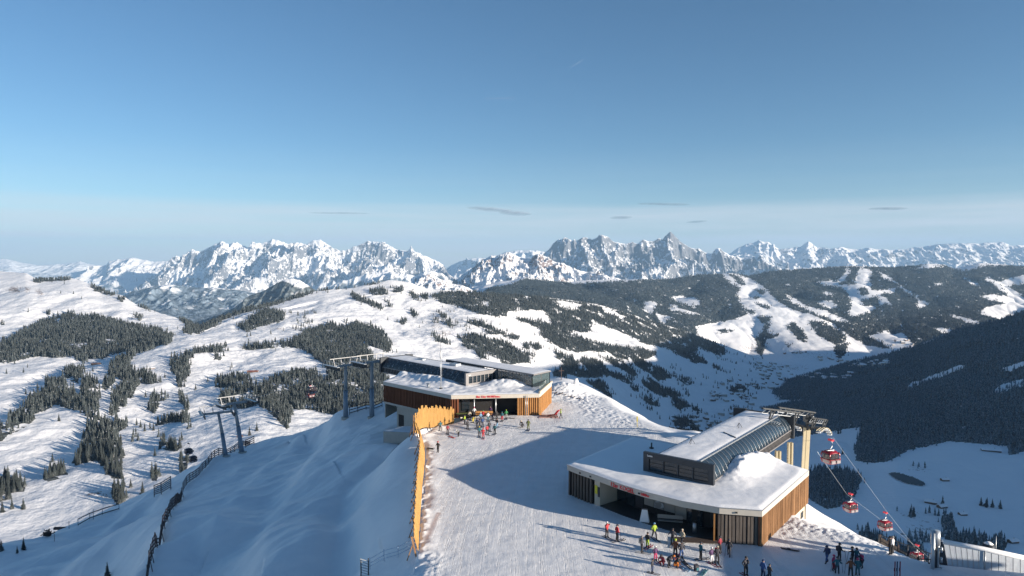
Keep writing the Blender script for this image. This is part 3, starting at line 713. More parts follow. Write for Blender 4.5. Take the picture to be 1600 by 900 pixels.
def hz(X, Y):
    X = np.asarray(X, float); Y = np.asarray(Y, float)
    z = hz_base(X, Y)
    ins = inside(X, Y, _PL); dp = dist_poly(X, Y, _PL)
    out = np.where(ins, 0.0, smooth(0, 12, dp))
    wig = fbm(X / 16 + 2, Y / 16, 3) * 0.6 + ridged(X / 26 + Y / 60, Y / 30 - X / 50, 3) * 0.5
    z = z + wig * out
    z = z + fbm(X / 2.2, Y / 2.2, 3) * 0.035 + fbm(X / 9, Y / 9, 3) * 0.06
    # drifted snow ridges of the left flank
    g = smooth(-14, -30, X) * smooth(60, 75, Y)
    z = z + g * (0.9 * fbm((X * 0.55 + Y * 0.8) / 11, (X * 0.8 - Y * 0.55) / 3.5, 4, 0.45) * 0.3)
    for pl_, a_amp, wdt in DRIFTS:
        dl = np.full(X.shape, 1e9); sgn = np.zeros(X.shape)
        for i in range(len(pl_) - 1):
            a = pl_[i]; b = pl_[i + 1]; ab = b - a
            t = np.clip(((X - a[0]) * ab[0] + (Y - a[1]) * ab[1]) / (ab @ ab), 0, 1)
            q = np.hypot(X - a[0] - t * ab[0], Y - a[1] - t * ab[1]); m = q < dl
            dl = np.where(m, q, dl); sgn = np.where(m, np.sign((X - a[0]) * ab[1] - (Y - a[1]) * ab[0]), sgn)
        ww = np.where(sgn > 0, wdt * 0.55, wdt * 1.4)      # steep on one side, long on the other, as wind leaves it
        z = z + a_amp * np.exp(-(dl / ww) ** 2) * np.where(ins, 0, 1)
    # broken snow behind the second station, and beside the front station
    for cx, cy, rx, ry, a in ((11, 150, 5, 8, .32), (16, 140, 3.5, 14, .28), (21, 126, 3, 9, .2), (30, 77, 3.5, 4, .22), (36, 75, 3, 3, .2), (-8.0, 66, 1.6, 4, .12), (39, 69, 2.5, 4, .2)):
        w = np.exp(-((X - cx) / rx) ** 2 - ((Y - cy) / ry) ** 2)
        z = z + a * w * (np.abs(fbm(X / 1.1, Y / 1.1, 4, 0.6)) - 0.15)
    # ploughed snow bank behind the second station
    z = z + 2.2 * np.exp(-((X - 11.5) / 5.0) ** 2 - ((Y - 153) / 5.0) ** 2)
    # kerb of thrown snow along the plank fence and under the building front
    z = z + 0.35 * np.exp(-((dp) / 0.8) ** 2) * ins * (X < 0) * (0.6 + fbm(X / 1.5, Y / 1.5, 3))
    return z
usP = np.linspace(-700, 2300, 1500)
dd = np.concatenate([np.geomspace(34, 60, 60, endpoint=False), np.geomspace(60, 210, 480, endpoint=False), np.geomspace(210, 480, 60)])
a_ = (usP - 800) / FPX
XS = a_[None, :] * dd[:, None]; YS = np.repeat(dd[:, None], len(usP), 1)
ZS = hz(XS, YS)
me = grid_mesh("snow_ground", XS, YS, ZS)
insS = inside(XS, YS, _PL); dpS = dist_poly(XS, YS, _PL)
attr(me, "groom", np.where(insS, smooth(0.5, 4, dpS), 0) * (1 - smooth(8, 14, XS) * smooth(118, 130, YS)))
# curved coordinate across the ski tracks
cxs = XS + 0.0 * YS + 26 * (1 - np.sqrt(np.clip(1 - (np.clip(YS - 60, 0, 62) / 70) ** 2, 0.02, 1))) * -0.55
attr(me, "across", cxs)
brown = np.exp(-(dist_poly(XS, YS, np.array([(-9.1, 72), (-8.7, 79.5)])) / 0.45) ** 2) * 0.65 + np.exp(-((XS + 10.5) / 3) ** 2 - ((YS - 123) / 5) ** 2) * 0.45
attr(me, "dirt", brown)
def snow_near():
    t = NT("groomed_snow"); t.set(Roughness=0.55, Specular_IOR_Level=0.35)
    c = t.coord()
    g = t.attr("groom")
    comb = t.n.new("ShaderNodeCombineXYZ")
    sep = t.n.new("ShaderNodeSeparateXYZ"); t.l.new(c, sep.inputs[0])
    t.l.new(t.attr("across"), comb.inputs[0]); t.l.new(t.math('MULTIPLY', sep.outputs[1], 0.022), comb.inputs[1])
    tr1 = t.noise(comb.outputs[0], 1.1, 5, 0.62)
    tr2 = t.noise(comb.outputs[0], 6.5, 3, 0.6)
    tracks = t.math('ADD', tr1, t.math('MULTIPLY', tr2, 0.45))
    n1 = t.noise(c, 0.5, 6, 0.6); n2 = t.noise(c, 4.5, 5, 0.65)
    # short curved ski marks: stretched noise at a slant, broken up
    c2 = t.coord((2.4, 0.22, 1)); c3 = t.coord((1.2, 1.2, 1))
    sk = t.noise(c2, 1.3, 3, 0.5)
    rough = t.math('ADD', t.math('MULTIPLY', n1, 0.45), t.math('MULTIPLY', n2, 0.6))
    hg = t.math('ADD', t.math('MULTIPLY', t.math('MULTIPLY', tracks, g), 0.55), t.math('MULTIPLY', sk, 0.25))
    ln = t.ramp(tr1, [(0.482, 0), (0.5, 1), (0.518, 0)])
    ln2 = t.ramp(tr2, [(0.47, 0), (0.5, 1), (0.53, 0)])
    h = t.math('ADD', hg, rough)
    h = t.math('SUBTRACT', h, t.math('MULTIPLY', g, t.math('ADD', t.math('MULTIPLY', ln, 1.9), t.math('MULTIPLY', ln2, 0.45))))
    t.bump(h, 0.5, 0.065)
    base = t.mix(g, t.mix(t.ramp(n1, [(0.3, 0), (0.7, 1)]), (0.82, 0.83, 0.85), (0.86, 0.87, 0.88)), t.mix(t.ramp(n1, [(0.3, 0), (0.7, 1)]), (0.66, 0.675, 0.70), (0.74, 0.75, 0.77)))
    dirt = t.ramp(t.math('MULTIPLY', t.attr("dirt"), t.math('ADD', n2, 0.6)), [(0.25, 0), (0.75, 0.75)])
    t.col(t.mix(dirt, base, (0.36, 0.24, 0.21)))
    return t.m
m_snow = snow_near()
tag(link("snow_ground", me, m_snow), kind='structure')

def gz(x, y): return float(hz(np.array([x]), np.array([y]))[0])
# ---------------------------------------------------------------- haze
hb = MB(); hb.box((0, 18500, 100), (88000, 47500, 2300))
hm = bpy.data.materials.new("haze"); hm.use_nodes = True
hn = hm.node_tree.nodes; hn.clear()
ho = hn.new("ShaderNodeOutputMaterial"); hp = hn.new("ShaderNodeVolumePrincipled")
hp.inputs["Color"].default_value = (0.40, 0.67, 1.0, 1)
hp.inputs["Density"].default_value = 2.9e-5
hp.inputs["Anisotropy"].default_value = 0.0
hm.node_tree.links.new(hp.outputs[0], ho.inputs["Volume"])
tag(hb.build("haze", hm), kind='stuff')
# ================================================================== FOREST
def conifer_mat(name, c, snow_amt):
    t = NT(name); t.set(Roughness=0.85, Specular_IOR_Level=0.1)
    co = t.coord()
    n = t.noise(co, 0.35, 3, 0.7)
    geo = t.n.new("ShaderNodeNewGeometry"); sp = t.n.new("ShaderNodeSeparateXYZ"); t.l.new(geo.outputs["Normal"], sp.inputs[0])
    f = t.math('ADD', t.math('MULTIPLY', t.math('SUBTRACT', n, 0.5), 1.8), t.math('MULTIPLY', sp.outputs[2], 0.35))
    f = t.ramp(t.math('ADD', f, snow_amt), [(0.35, 0), (0.85, 1)])
    v = t.attr("tone")
    base = t.mix(v, tuple(x * 0.65 for x in c), tuple(x * 1.5 for x in c))
    t.col(t.mix(f, base, (0.42, 0.44, 0.46)))
    return t.m
m_con = conifer_mat("conifer_needles", (0.036, 0.044, 0.045), 0.17)
m_con_far = conifer_mat("conifer_needles_far", (0.032, 0.046, 0.054), 0.15)
m_con_shade = conifer_mat("conifer_needles_shade_blue", (0.046, 0.084, 0.112), 0.36)  # bluer, paler needles: blue of shade and haze put into the colour
m_shrub = conifer_mat("frosted_twigs", (0.12, 0.10, 0.085), 0.35)
m_bark = simple("bark", (0.075, 0.055, 0.042), 0.9, var=0.3)

def scatter(X, Y, Z, nc, n, mask, s, sparse=None, spf=0.08, glade=(-0.45, 0.1, 0.22)):
    """random points on the visible-side surface, where the forest outline says so"""
    X, Y, Z = X[:nc], Y[:nc], Z[:nc]
    P = np.stack([X, Y, Z], -1)
    e1 = P[1:, :-1] - P[:-1, :-1]; e2 = P[:-1, 1:] - P[:-1, :-1]
    hor = np.abs(e1[..., 0] * e2[..., 1] - e1[..., 1] * e2[..., 0])
    spc = np.maximum(5.6, P[:-1, :-1, 1] / FPX * 2.2)
    w = (hor / spc ** 2).ravel()
    pxv, pyv = proj(P[:-1, :-1, 0], P[:-1, :-1, 1], P[:-1, :-1, 2])
    wx, wy = warp_px(P[:-1, :-1, 0], P[:-1, :-1, 1], P[:-1, :-1, 2], s)
    wx = wx + rng.normal(0, 1.5, wx.shape) * (1 + (rng.random(wx.shape) > 0.93) * 2.5); wy = wy + rng.normal(0, 0.8, wy.shape) * (1 + (rng.random(wx.shape) > 0.93) * 2.5)
    m = lookup(mask, wx, wy).ravel()
    if sparse is not None: m = np.maximum(m, spf * 2.2 * lookup(sparse, wx, wy).ravel() * smooth(-0.05, 0.45, fbm(P[:-1, :-1, 0] / 110 + 8, P[:-1, :-1, 1] / 110, 3)).ravel())
    # ragged outlines and small glades
    m = m * (glade[2] + (1 - glade[2]) * smooth(glade[0], glade[1], fbm(P[:-1, :-1, 0] / 48 + 3, P[:-1, :-1, 1] / 48, 4)).ravel())
    w = w * m
    tot = w.sum(); k = min(n, int(tot)) if n else int(tot)
    idx = rng.choice(len(w), k, p=w / tot)
    r, c = np.unravel_index(idx, hor.shape)
    u = rng.random(k)[:, None]; v = rng.random(k)[:, None]
    pts = P[r, c] * (1 - u) * (1 - v) + P[r + 1, c] * u * (1 - v) + P[r, c + 1] * (1 - u) * v + P[r + 1, c + 1] * u * v
    return pts

def tree_mesh(name, pts, hmul=1.0, tiers=2, sides=5, wide=0.165, hmin=3.0):
    n = len(pts)
    sp = pts[:, 1] / FPX
    h = (rng.uniform(9, 18, n) * hmul)
    h = np.maximum(h, sp * hmin)
    r = h * wide * rng.uniform(0.8, 1.25, n)
    r = np.maximum(r, sp * 0.95)
    V = []; T = []; tone = []
    per = tiers * (sides + 1)
    vb = np.zeros((n, per, 3), np.float32)
    for t in range(tiers):
        z0 = (0.02 + 0.95 * t / tiers * 0.8); z1 = min(1.0, z0 + 1.0 / tiers * (1.25 if t < tiers - 1 else 1.6))
        if t == tiers - 1: z1 = 1.0
        rr = r * (1 - z0 * 0.78)
        ph = rng.uniform(0, 6.28, n)
        for k in range(sides):
            a = ph + 2 * np.pi * k / sides
            q = rr * rng.uniform(0.62, 1.3, n)
            vb[:, t * (sides + 1) + k, 0] = q * np.cos(a)
            vb[:, t * (sides + 1) + k, 1] = q * np.sin(a)
            vb[:, t * (sides + 1) + k, 2] = h * (z0 + rng.uniform(-0.03, 0.05, n))
        vb[:, t * (sides + 1) + sides, 2] = h * z1
    vb += pts[:, None, :]; vb[:, :, 2] -= 0.3
    tri = []
    for t in range(tiers):
        b = t * (sides + 1)
        for k in range(sides): tri.append((b + k, b + (k + 1) % sides, b + sides))
    tri = np.array(tri)
    T = (tri[None] + (np.arange(n) * per)[:, None, None]).reshape(-1, 3)
    me = mesh_np(name, vb.reshape(-1, 3), tris=T, smooth_=False)
    attr(me, "tone", np.repeat(rng.random(n), per))
    return me

ptsN = scatter(XN, YN, ZN, ncN, 0, n_mask, 1.0, n_sparse, 0.045)
ptsR = scatter(XR, YR, ZR, ncR, 60000, r_mask, 1.2, glade=(-0.75, -0.15, 0.3))
ptsD = scatter(XD, YD, ZD, ncD, 60000, d_mask, 1.0, d_sparse, 0.10, glade=(-1.1, -0.6, 0.5))
print("trees", len(ptsN), len(ptsR), len(ptsD))

# lone trees picked out one by one in the photograph  (px, py of the foot, depth taken from the slope)
def slope_at(px, py, X, Y, Z, nc):
    PX, PY = proj(X[:nc], Y[:nc], Z[:nc])
    j = int(np.argmin((PX[0] - px) ** 2))
    colpy = PY[:, j]
    i = int(np.argmin(np.abs(colpy - py)))
    return np.array([X[i, j], Y[i, j], Z[i, j]])
LONE = [(10,584),(37,582),(43,574),(92,658),(82,722),(41,616),(37,795),(243,712),(228,620),(258,590),(279,617),(288,604),(305,609),(284,688),(292,716),(360,579),(363,574),(324,596),(145,580),(131,577),(213,664),(220,668),(198,660),(390,680),(402,673),(250,702),(262,700),(272,703),(282,700),(207,690),(216,688),(240,672),(88,508),(44,488),(95,458),(115,460),(128,467),(243,513),(278,514),(560,470),(610,466),(627,498),(606,500),(709,487),(660,505),(655,512),(731,497),(757,505),(768,506),(781,508),(820,504),(830,510),(836,545),(842,538),(835,524),(812,527),(722,500),(620,551),(614,552),(19,795),(4,800)]
lone = np.array([slope_at(px, py, XN, YN, ZN, ncN) for px, py in LONE])
DL = [(1533,790),(1541,792),(1551,792),(1563,794),(1473,787),(1317,710),(1310,678),(1313,677),(1422,808),(1428,806)]
loneD = np.array([slope_at(px, py, XD, YD, ZD, ncD) for px, py in DL])

# the 300 that show largest: things of their own
allN = np.vstack([lone, ptsN])
d = allN[:, 1].copy(); d[:len(lone)] *= 0.6
pxA, pyA = proj(allN[:, 0], allN[:, 1], allN[:, 2])
vis = (pxA > -5) & (pxA < 1605) & (pyA < 905)
sky_x = np.array([-50, 0, 100, 200, 260, 340, 380, 450, 520, 600, 860, 905, 960, 1000, 1060, 1090, 1700]); sky_y = np.array([860, 850, 822, 790, 762, 728, 703, 680, 655, 600, 590, 600, 625, 650, 675, 640, 640])
vis &= pyA < np.interp(pxA, sky_x, sky_y) + 4
order = np.argsort(np.where(vis, d, 1e9))[:280]
sel = allN[order]
rest = np.ones(len(allN), bool); rest[order] = False
restN = allN[rest]

def spruce(seed, n_tier=11):
    rr = random.Random(seed); m = MB()
    H_ = 1.0
    for t in range(n_tier):
        f = t / n_tier
        z = 0.07 + 0.90 * f
        rad = 0.20 * (1 - f) ** 0.85 * rr.uniform(0.82, 1.1) + 0.012
        nb = max(5, int(11 - 6 * f)); ph = rr.uniform(0, 6.28)
        for k in range(nb):
            a = ph + 6.283 * k / nb + rr.uniform(-0.2, 0.2); L = rad * rr.uniform(0.65, 1.2)
            dz = -0.055 * (1 - f) - 0.01; w = 0.34 * L + 0.008
            ca, sa = math.cos(a), math.sin(a)
            top = (0.01 * ca, 0.01 * sa, z + 0.055)
            tip = (L * ca, L * sa, z + dz)
            l = (0.6 * L * ca - w * sa, 0.6 * L * sa + w * ca, z + dz * 0.9)
            r_ = (0.6 * L * ca + w * sa, 0.6 * L * sa - w * ca, z + dz * 0.9)
            bot = (0.35 * L * ca, 0.35 * L * sa, z - 0.02)
            m.add([top, l, tip, r_, bot], [(0, 1, 2), (0, 2, 3), (1, 4, 2), (2, 4, 3)])
    m.add([(0.01, 0, 0.93), (-0.006, 0.01, 0.93), (-0.006, -0.01, 0.93), (0, 0, 1.02)], [(0, 1, 3), (1, 2, 3), (2, 0, 3)])
    return m
protos = []
for k in range(5):
    tr = MB(); tr.tube([(0, 0, -0.03), (0, 0, 0.5), (0, 0, 0.95)], 0.016, 6, 0.003)
    crown = spruce(k).build("crown", m_con)
    a = crown.data.attributes.new("tone", 'FLOAT', 'POINT'); a.data.foreach_set("value", [0.2 + 0.15 * k] * len(crown.data.vertices))
    trunk = tr.build("trunk", m_bark)
    protos.append((crown, trunk))

def zone(px, py, k):
    if k < len(lone): return None
    if px < 60 and py > 700: return "in the grove at the left frame edge, its %s %s" % ("upper" if py < 758 else "lower", "outer side" if px < 12 else "middle" if px < 27 else "inner side")
    if px < 60: return "x" if py > 700 else "in the dark belt on the meadows at the far left"
    if px < 110 and py > 700: return "in the rounded grove on the lower left meadow, %s" % ("left end" if px < 76 else "left of its middle" if px < 85 else "right of its middle" if px < 95 else "right end")
    if px < 110: return "x" if py > 700 else "in the slanting belt of forest at left"
    if px < 200 and py > 640:
        x0_, x1_ = np.interp(py, [640, 680, 725, 750, 790], [135, 128, 115, 155, 176]), np.interp(py, [640, 680, 712, 745, 790], [185, 185, 192, 190, 193])
        f = (px - x0_) / (x1_ - x0_)
        lat = "left edge" if f < 0.22 else "left half" if f < 0.5 else "right half" if f < 0.78 else "right edge"
        v = "near the top" if py < 668 else "above the middle" if py < 690 else "in the middle" if py < 708 else "below the middle" if py < 728 else "low down" if py < 750 else "near the foot" if py < 770 else "at the very foot"
        return "%s on the %s of the gully's forest wedge" % (v, lat)
    if px < 200: return "in the forest belt above the gully at left"
    if px < 300:
        if py > 712: return "in the clump just below the two dark hanging cabins"
        if py > 684: return "in the short row of spruces left of the dark cabins" if px > 228 else "by the little gully left of the spruce row"
        return "in the thin tree line crossing the meadow left of the pylons" if px > 236 else "among the loose trees above the little gully"
    if px < 470: return "in the forest edge behind the two leaning lift pylons"
    return "in the wide forest behind the middle lift station"
def lone_label(px, py):
    return None
LTXT = {}
for (px, py), o_ in zip(LONE, order): pass
n_single = 0
def put_tree(p, label, group, i, h=None):
    global n_single
    root = empty("spruce_tree", (float(p[0]), float(p[1]), float(p[2]) - 0.3), rng.uniform(0, 6.28), label, "tree", group)
    h = h if h else rng.uniform(11, 18)
    root.scale = (h * rng.uniform(0.9, 1.15),) * 2 + (h,)
    cr, tk = protos[i % 5]
    for src in (cr, tk):
        if n_single < 5 :
            c = src
        else:
            c = src.copy(); col.objects.link(c)
        c.parent = root
    n_single += 1
    return root
lone_words = ["lone spruce on the open snow at pixel"]
side = lambda px: "far left" if px < 70 else "left" if px < 300 else "centre left" if px < 560 else "centre"
for i, k in enumerate(order):
    p = allN[k]; px, py = proj(p[0], p[1], p[2])
    if k < len(lone):
        if py > 690: lb = "single spruce with a long shadow on the lower snow meadow at %s" % side(px)
        elif py > 560: lb = "single spruce standing free on the open snow meadow at %s" % side(px)
        elif px < 300: lb = "small lone tree high on the smooth snow hill at left"
        else: lb = "small lone tree on the bare snow of the central ridge"
        grp = "lone trees on the snow meadows"
    else:
        lb = "snow-dusted spruce " + zone(px, py, k); grp = "spruces of the left valley forest"
    put_tree(p, lb, grp, i, h=(13 if k < len(lone) else None) if py > 520 else 11)
for i, p in enumerate(loneD):
    lb = "dark spruce of the short row standing on the shaded plateau at right" if i < 4 else "small dark spruce standing alone on the shaded plateau at right"
    put_tree(p, lb, "spruces on the shaded plateau", i, h=17)

tag(link("forest", tree_mesh("forest", restN, tiers=3, sides=5), m_con), kind='stuff')
tag(link("forest", tree_mesh("forest", ptsR, hmul=0.85, tiers=2, sides=4, hmin=2.0), m_con_far), kind='stuff')
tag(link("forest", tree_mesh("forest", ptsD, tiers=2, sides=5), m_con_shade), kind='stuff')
# ================================================================== near-scene helpers
def hit(px, py, dmin=36, dmax=460):
    """where the ray through a pixel of the photograph meets the summit ground"""
    d = np.geomspace(dmin, dmax, 900)
    x, y, z = unproj(px, py, d)
    g = hz(x, y)
    below = np.where(z < g)[0]
    i = below[0] if len(below) else len(d) - 1
    return Vector((float(x[i]), float(y[i]), float(g[i])))

m_conc = simple("concrete", (0.40, 0.38, 0.345), 0.85, var=0.14, sc=1.5, bumpd=0.01)
m_conc_cream = simple("concrete_cream", (0.52, 0.46, 0.37), 0.85, var=0.1, sc=1.2)
m_fascia = simple("fascia_board", (0.47, 0.44, 0.39), 0.7, var=0.16, sc=1.1)
m_dark = simple("anthracite_sheet", (0.035, 0.042, 0.052), 0.45, 0.3, var=0.2, sc=1.0)
m_greysheet = simple("grey_sheet", (0.20, 0.195, 0.20), 0.5, 0.2, var=0.1, sc=1.0)
m_steel = simple("galvanised_steel", (0.42, 0.45, 0.48), 0.4, 0.7, var=0.12, sc=2)
m_dsteel = simple("dark_steel", (0.05, 0.055, 0.06), 0.5, 0.5, var=0.2, sc=2)
m_beige = simple("sand_painted_steel", (0.45, 0.39, 0.26), 0.55, 0.1, var=0.1, sc=1)
m_red = simple("red_paint", (0.55, 0.018, 0.03), 0.35, var=0.05)
m_redtext = simple("red_letters", (0.62, 0.015, 0.03), 0.4, var=0.03)
m_white = simple("white_paint", (0.78, 0.78, 0.78), 0.4, var=0.04)
m_roofsnow = None
def snow_mat(name, bumpd=0.06, sc=2.5):
    t = NT(name); t.set(Roughness=0.55, Specular_IOR_Level=0.3)
    c = t.coord(); n = t.noise(c, sc, 7, 0.65); n2 = t.noise(c, sc * 0.22, 3, 0.5)
    t.col(t.mix(n2, (0.79, 0.80, 0.82), SNOW)); t.bump(t.math('ADD', n, n2), 0.7, bumpd)
    return t.m
m_roofsnow = snow_mat("roof_snow", 0.03, 2.4)
m_pile = snow_mat("piled_snow", 0.2, 2.2)

def timber(name, c, var=0.35, pitch=3.2):
    t = NT(name); t.set(Roughness=0.75, Specular_IOR_Level=0.2)
    co = t.coord((pitch, pitch, 0.25)); n = t.noise(co, 2.0, 5, 0.7); n2 = t.noise(t.coord((1, 1, 1)), 0.4, 3, 0.6)
    lo = tuple(x * (1 - var) for x in c); hi = tuple(x * (1 + var) for x in c)
    f = t.ramp(t.math('ADD', t.math('MULTIPLY', n, 0.7), t.math('MULTIPLY', n2, 0.3)), [(0.3, 0), (0.7, 1)])
    t.col(t.mix(f, lo, hi)); t.bump(n, 0.4, 0.01)
    return t.m
m_tgrey = timber("weathered_larch", (0.135, 0.115, 0.10), 0.45)
m_tbrown = timber("brown_larch", (0.27, 0.15, 0.075), 0.5)
m_tred = timber("stained_larch", (0.17, 0.065, 0.035), 0.4)
m_torange = timber("fresh_larch", (0.38, 0.19, 0.07), 0.35)
m_plank = timber("yellow_planks", (0.46, 0.265, 0.09), 0.35)
m_fence = timber("dark_fence_timber", (0.075, 0.055, 0.055), 0.3)
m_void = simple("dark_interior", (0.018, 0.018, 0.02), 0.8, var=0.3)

def glass_mat(name, tint, rough=0.05, alpha=0.35):
    t = NT(name); t.set(Roughness=rough, Specular_IOR_Level=0.8, Alpha=alpha)
    n = t.noise(t.coord(), 0.8, 3); t.col(t.mix(n, tuple(x * 0.8 for x in tint), tuple(x * 1.2 for x in tint)))
    return t.m
m_glass = glass_mat("window_glass", (0.02, 0.03, 0.04), 0.06, 0.9)
m_glass_clear = glass_mat("clear_glass", (0.09, 0.13, 0.14), 0.04, 0.5)
m_hallglass = glass_mat("hall_glazing", (0.022, 0.036, 0.052), 0.12, 0.93)
m_hallblack = glass_mat("black_glazing", (0.01, 0.018, 0.026), 0.10, 0.97)

def frost(name, base, amt):
    """dark cladding with rime blown on to it"""
    t = NT(name); t.set(Roughness=0.4)
    n = t.noise(t.coord((1, 1, 1)), 2.2, 7, 0.75)
    t.col(t.mix(t.ramp(n, [(amt, 0), (amt + 0.13, 1)]), base, (0.45, 0.5, 0.55)))
    return t.m
m_rime = frost("rimed_glazing", (0.012, 0.02, 0.03), 0.55)
m_rimewhite = frost("rimed_sheet", (0.30, 0.32, 0.35), 0.36)

def xy(v): return (v[0], v[1])
def seglen(a, b): return math.hypot(b[0] - a[0], b[1] - a[1])

def slat_wall(mb, path, z0, z1, pitch=0.42, w=0.16, depth=0.28, out=0.0, zjit=0.0, seed=1, back=True, mi_back=1):
    """vertical boards standing off a backing wall; path = xy points (left to right seen from outside)"""
    rr = random.Random(seed)
    for a, b in zip(path[:-1], path[1:]):
        L = seglen(a, b); ux, uy = (b[0] - a[0]) / L, (b[1] - a[1]) / L; nx, ny = uy, -ux
        n = max(1, int(L / pitch)); ang = math.atan2(uy, ux)
        mb.cur = 0
        for i in range(n):
            s = (i + 0.5) * L / n + rr.uniform(-0.03, 0.03)
            zz0 = z0 if not callable(z0) else z0(s / L)
            h = z1 - zz0 + rr.uniform(-zjit, zjit)
            mb.box((a[0] + ux * s + nx * (out + depth / 2), a[1] + uy * s + ny * (out + depth / 2), zz0 + h / 2), (w * rr.uniform(0.8, 1.2), depth, h), ang + rr.uniform(-0.08, 0.08))
        if back:
            mb.cur = mi_back
            zz0 = z0 if not callable(z0) else min(z0(0), z0(1))
            mb.box(((a[0] + b[0]) / 2 + nx * (out - 0.06), (a[1] + b[1]) / 2 + ny * (out - 0.06), (zz0 + z1) / 2), (L, 0.12, z1 - zz0 - 0.02), ang)
    mb.cur = 0

def lerp2(a, b, t): return (a[0] + (b[0] - a[0]) * t, a[1] + (b[1] - a[1]) * t)
def inset(path, d):
    out_ = []
    for i in range(len(path)):
        a = path[max(0, i - 1)]; b = path[min(len(path) - 1, i + 1)]
        L = seglen(a, b) or 1; ux, uy = (b[0] - a[0]) / L, (b[1] - a[1]) / L
        out_.append((path[i][0] - uy * d, path[i][1] + ux * d))
    return out_

def text_mesh(name, txt, size, depth, M, mat, parent, bold=0.006):
    cu = bpy.data.curves.new(name, 'FONT'); cu.body = txt; cu.size = size; cu.extrude = depth; cu.offset = bold
    cu.align_x = 'LEFT'; cu.resolution_u = 3
    o = bpy.data.objects.new(name, cu); col.objects.link(o)
    dg = bpy.context.evaluated_depsgraph_get(); me = bpy.data.meshes.new_from_object(o.evaluated_get(dg))
    col.objects.unlink(o); bpy.data.objects.remove(o)
    me.materials.clear(); me.materials.append(mat)
    t = bpy.data.objects.new(name, me); col.objects.link(t); t.matrix_world = M
    t.parent = parent; t.matrix_parent_inverse = Matrix.Identity(4)
    return t

def frame(origin, ux, uy):
    """matrix for lettering: x along (ux,uy), y up, z out towards the viewer"""
    X = Vector((ux, uy, 0)).normalized(); Y = Vector((0, 0, 1)); Z = X.cross(Y)
    m = Matrix.Identity(4)
    for i, v in enumerate((X, Y, Z)):
        for j in range(3): m[j][i] = v[j]
    m[0][3], m[1][3], m[2][3] = origin
    return m

def bumpy_top(poly, z, name, mat, parent, amp=0.06, edge=0.12, mounds=(), res=0.5, sc=0.6, drop=None):
    """snow lying on a flat roof: a fine grid clipped to the outline, rounded at its edge"""
    P = np.array(poly, float); x0, y0 = P.min(0); x1, y1 = P.max(0)
    nx, ny = int((x1 - x0) / res) + 2, int((y1 - y0) / res) + 2
    gx, gy = np.meshgrid(np.linspace(x0, x1, nx), np.linspace(y0, y1, ny))
    ins = inside(gx, gy, P); dp = dist_poly(gx, gy, P)
    # pull the cells just outside on to the outline
    cx, cy = P.mean(0)
    zz = z + 0.02 + edge * smooth(0, 0.6, dp) + amp * (fbm(gx * sc, gy * sc, 4) + 0.3) * smooth(0, 1.5, dp)
    for mx, my, rx, ry, a, rot in mounds:
        c, s = math.cos(rot), math.sin(rot)
        u = ((gx - mx) * c + (gy - my) * s) / rx; v = (-(gx - mx) * s + (gy - my) * c) / ry
        zz = zz + a * np.exp(-u * u - v * v) * (1 + 0.18 * fbm(gx * 0.9, gy * 0.9, 4)) * smooth(0, 1.2, dp)
    # snap outside points to nearest boundary point
    out_ = ~ins
    ox, oy = gx[out_], gy[out_]; bd = np.full(len(ox), 1e9); bx = ox.copy(); by = oy.copy()
    for i in range(len(P)):
        a = P[i]; b = P[(i + 1) % len(P)]; ab = b - a
        t = np.clip(((ox - a[0]) * ab[0] + (oy - a[1]) * ab[1]) / (ab @ ab), 0, 1)
        qx, qy = a[0] + t * ab[0], a[1] + t * ab[1]; dd_ = np.hypot(ox - qx, oy - qy)
        m = dd_ < bd; bd[m] = dd_[m]; bx[m] = qx[m]; by[m] = qy[m]
    gx[out_] = bx; gy[out_] = by; zz[out_] = z + 0.02
    far = np.zeros_like(gx); far[out_] = bd
    idx = np.arange(nx * ny).reshape(ny, nx)
    q = np.stack([idx[:-1, :-1], idx[:-1, 1:], idx[1:, 1:], idx[1:, :-1]], -1).reshape(-1, 4)
    fr = far.ravel(); ok = (fr[q] < res * 1.5).all(1) & (~out_.ravel()[q]).any(1)
    me = mesh_np(name, np.stack([gx, gy, zz], -1).reshape(-1, 3), quads=q[ok])
    return link(name, me, mat, parent)

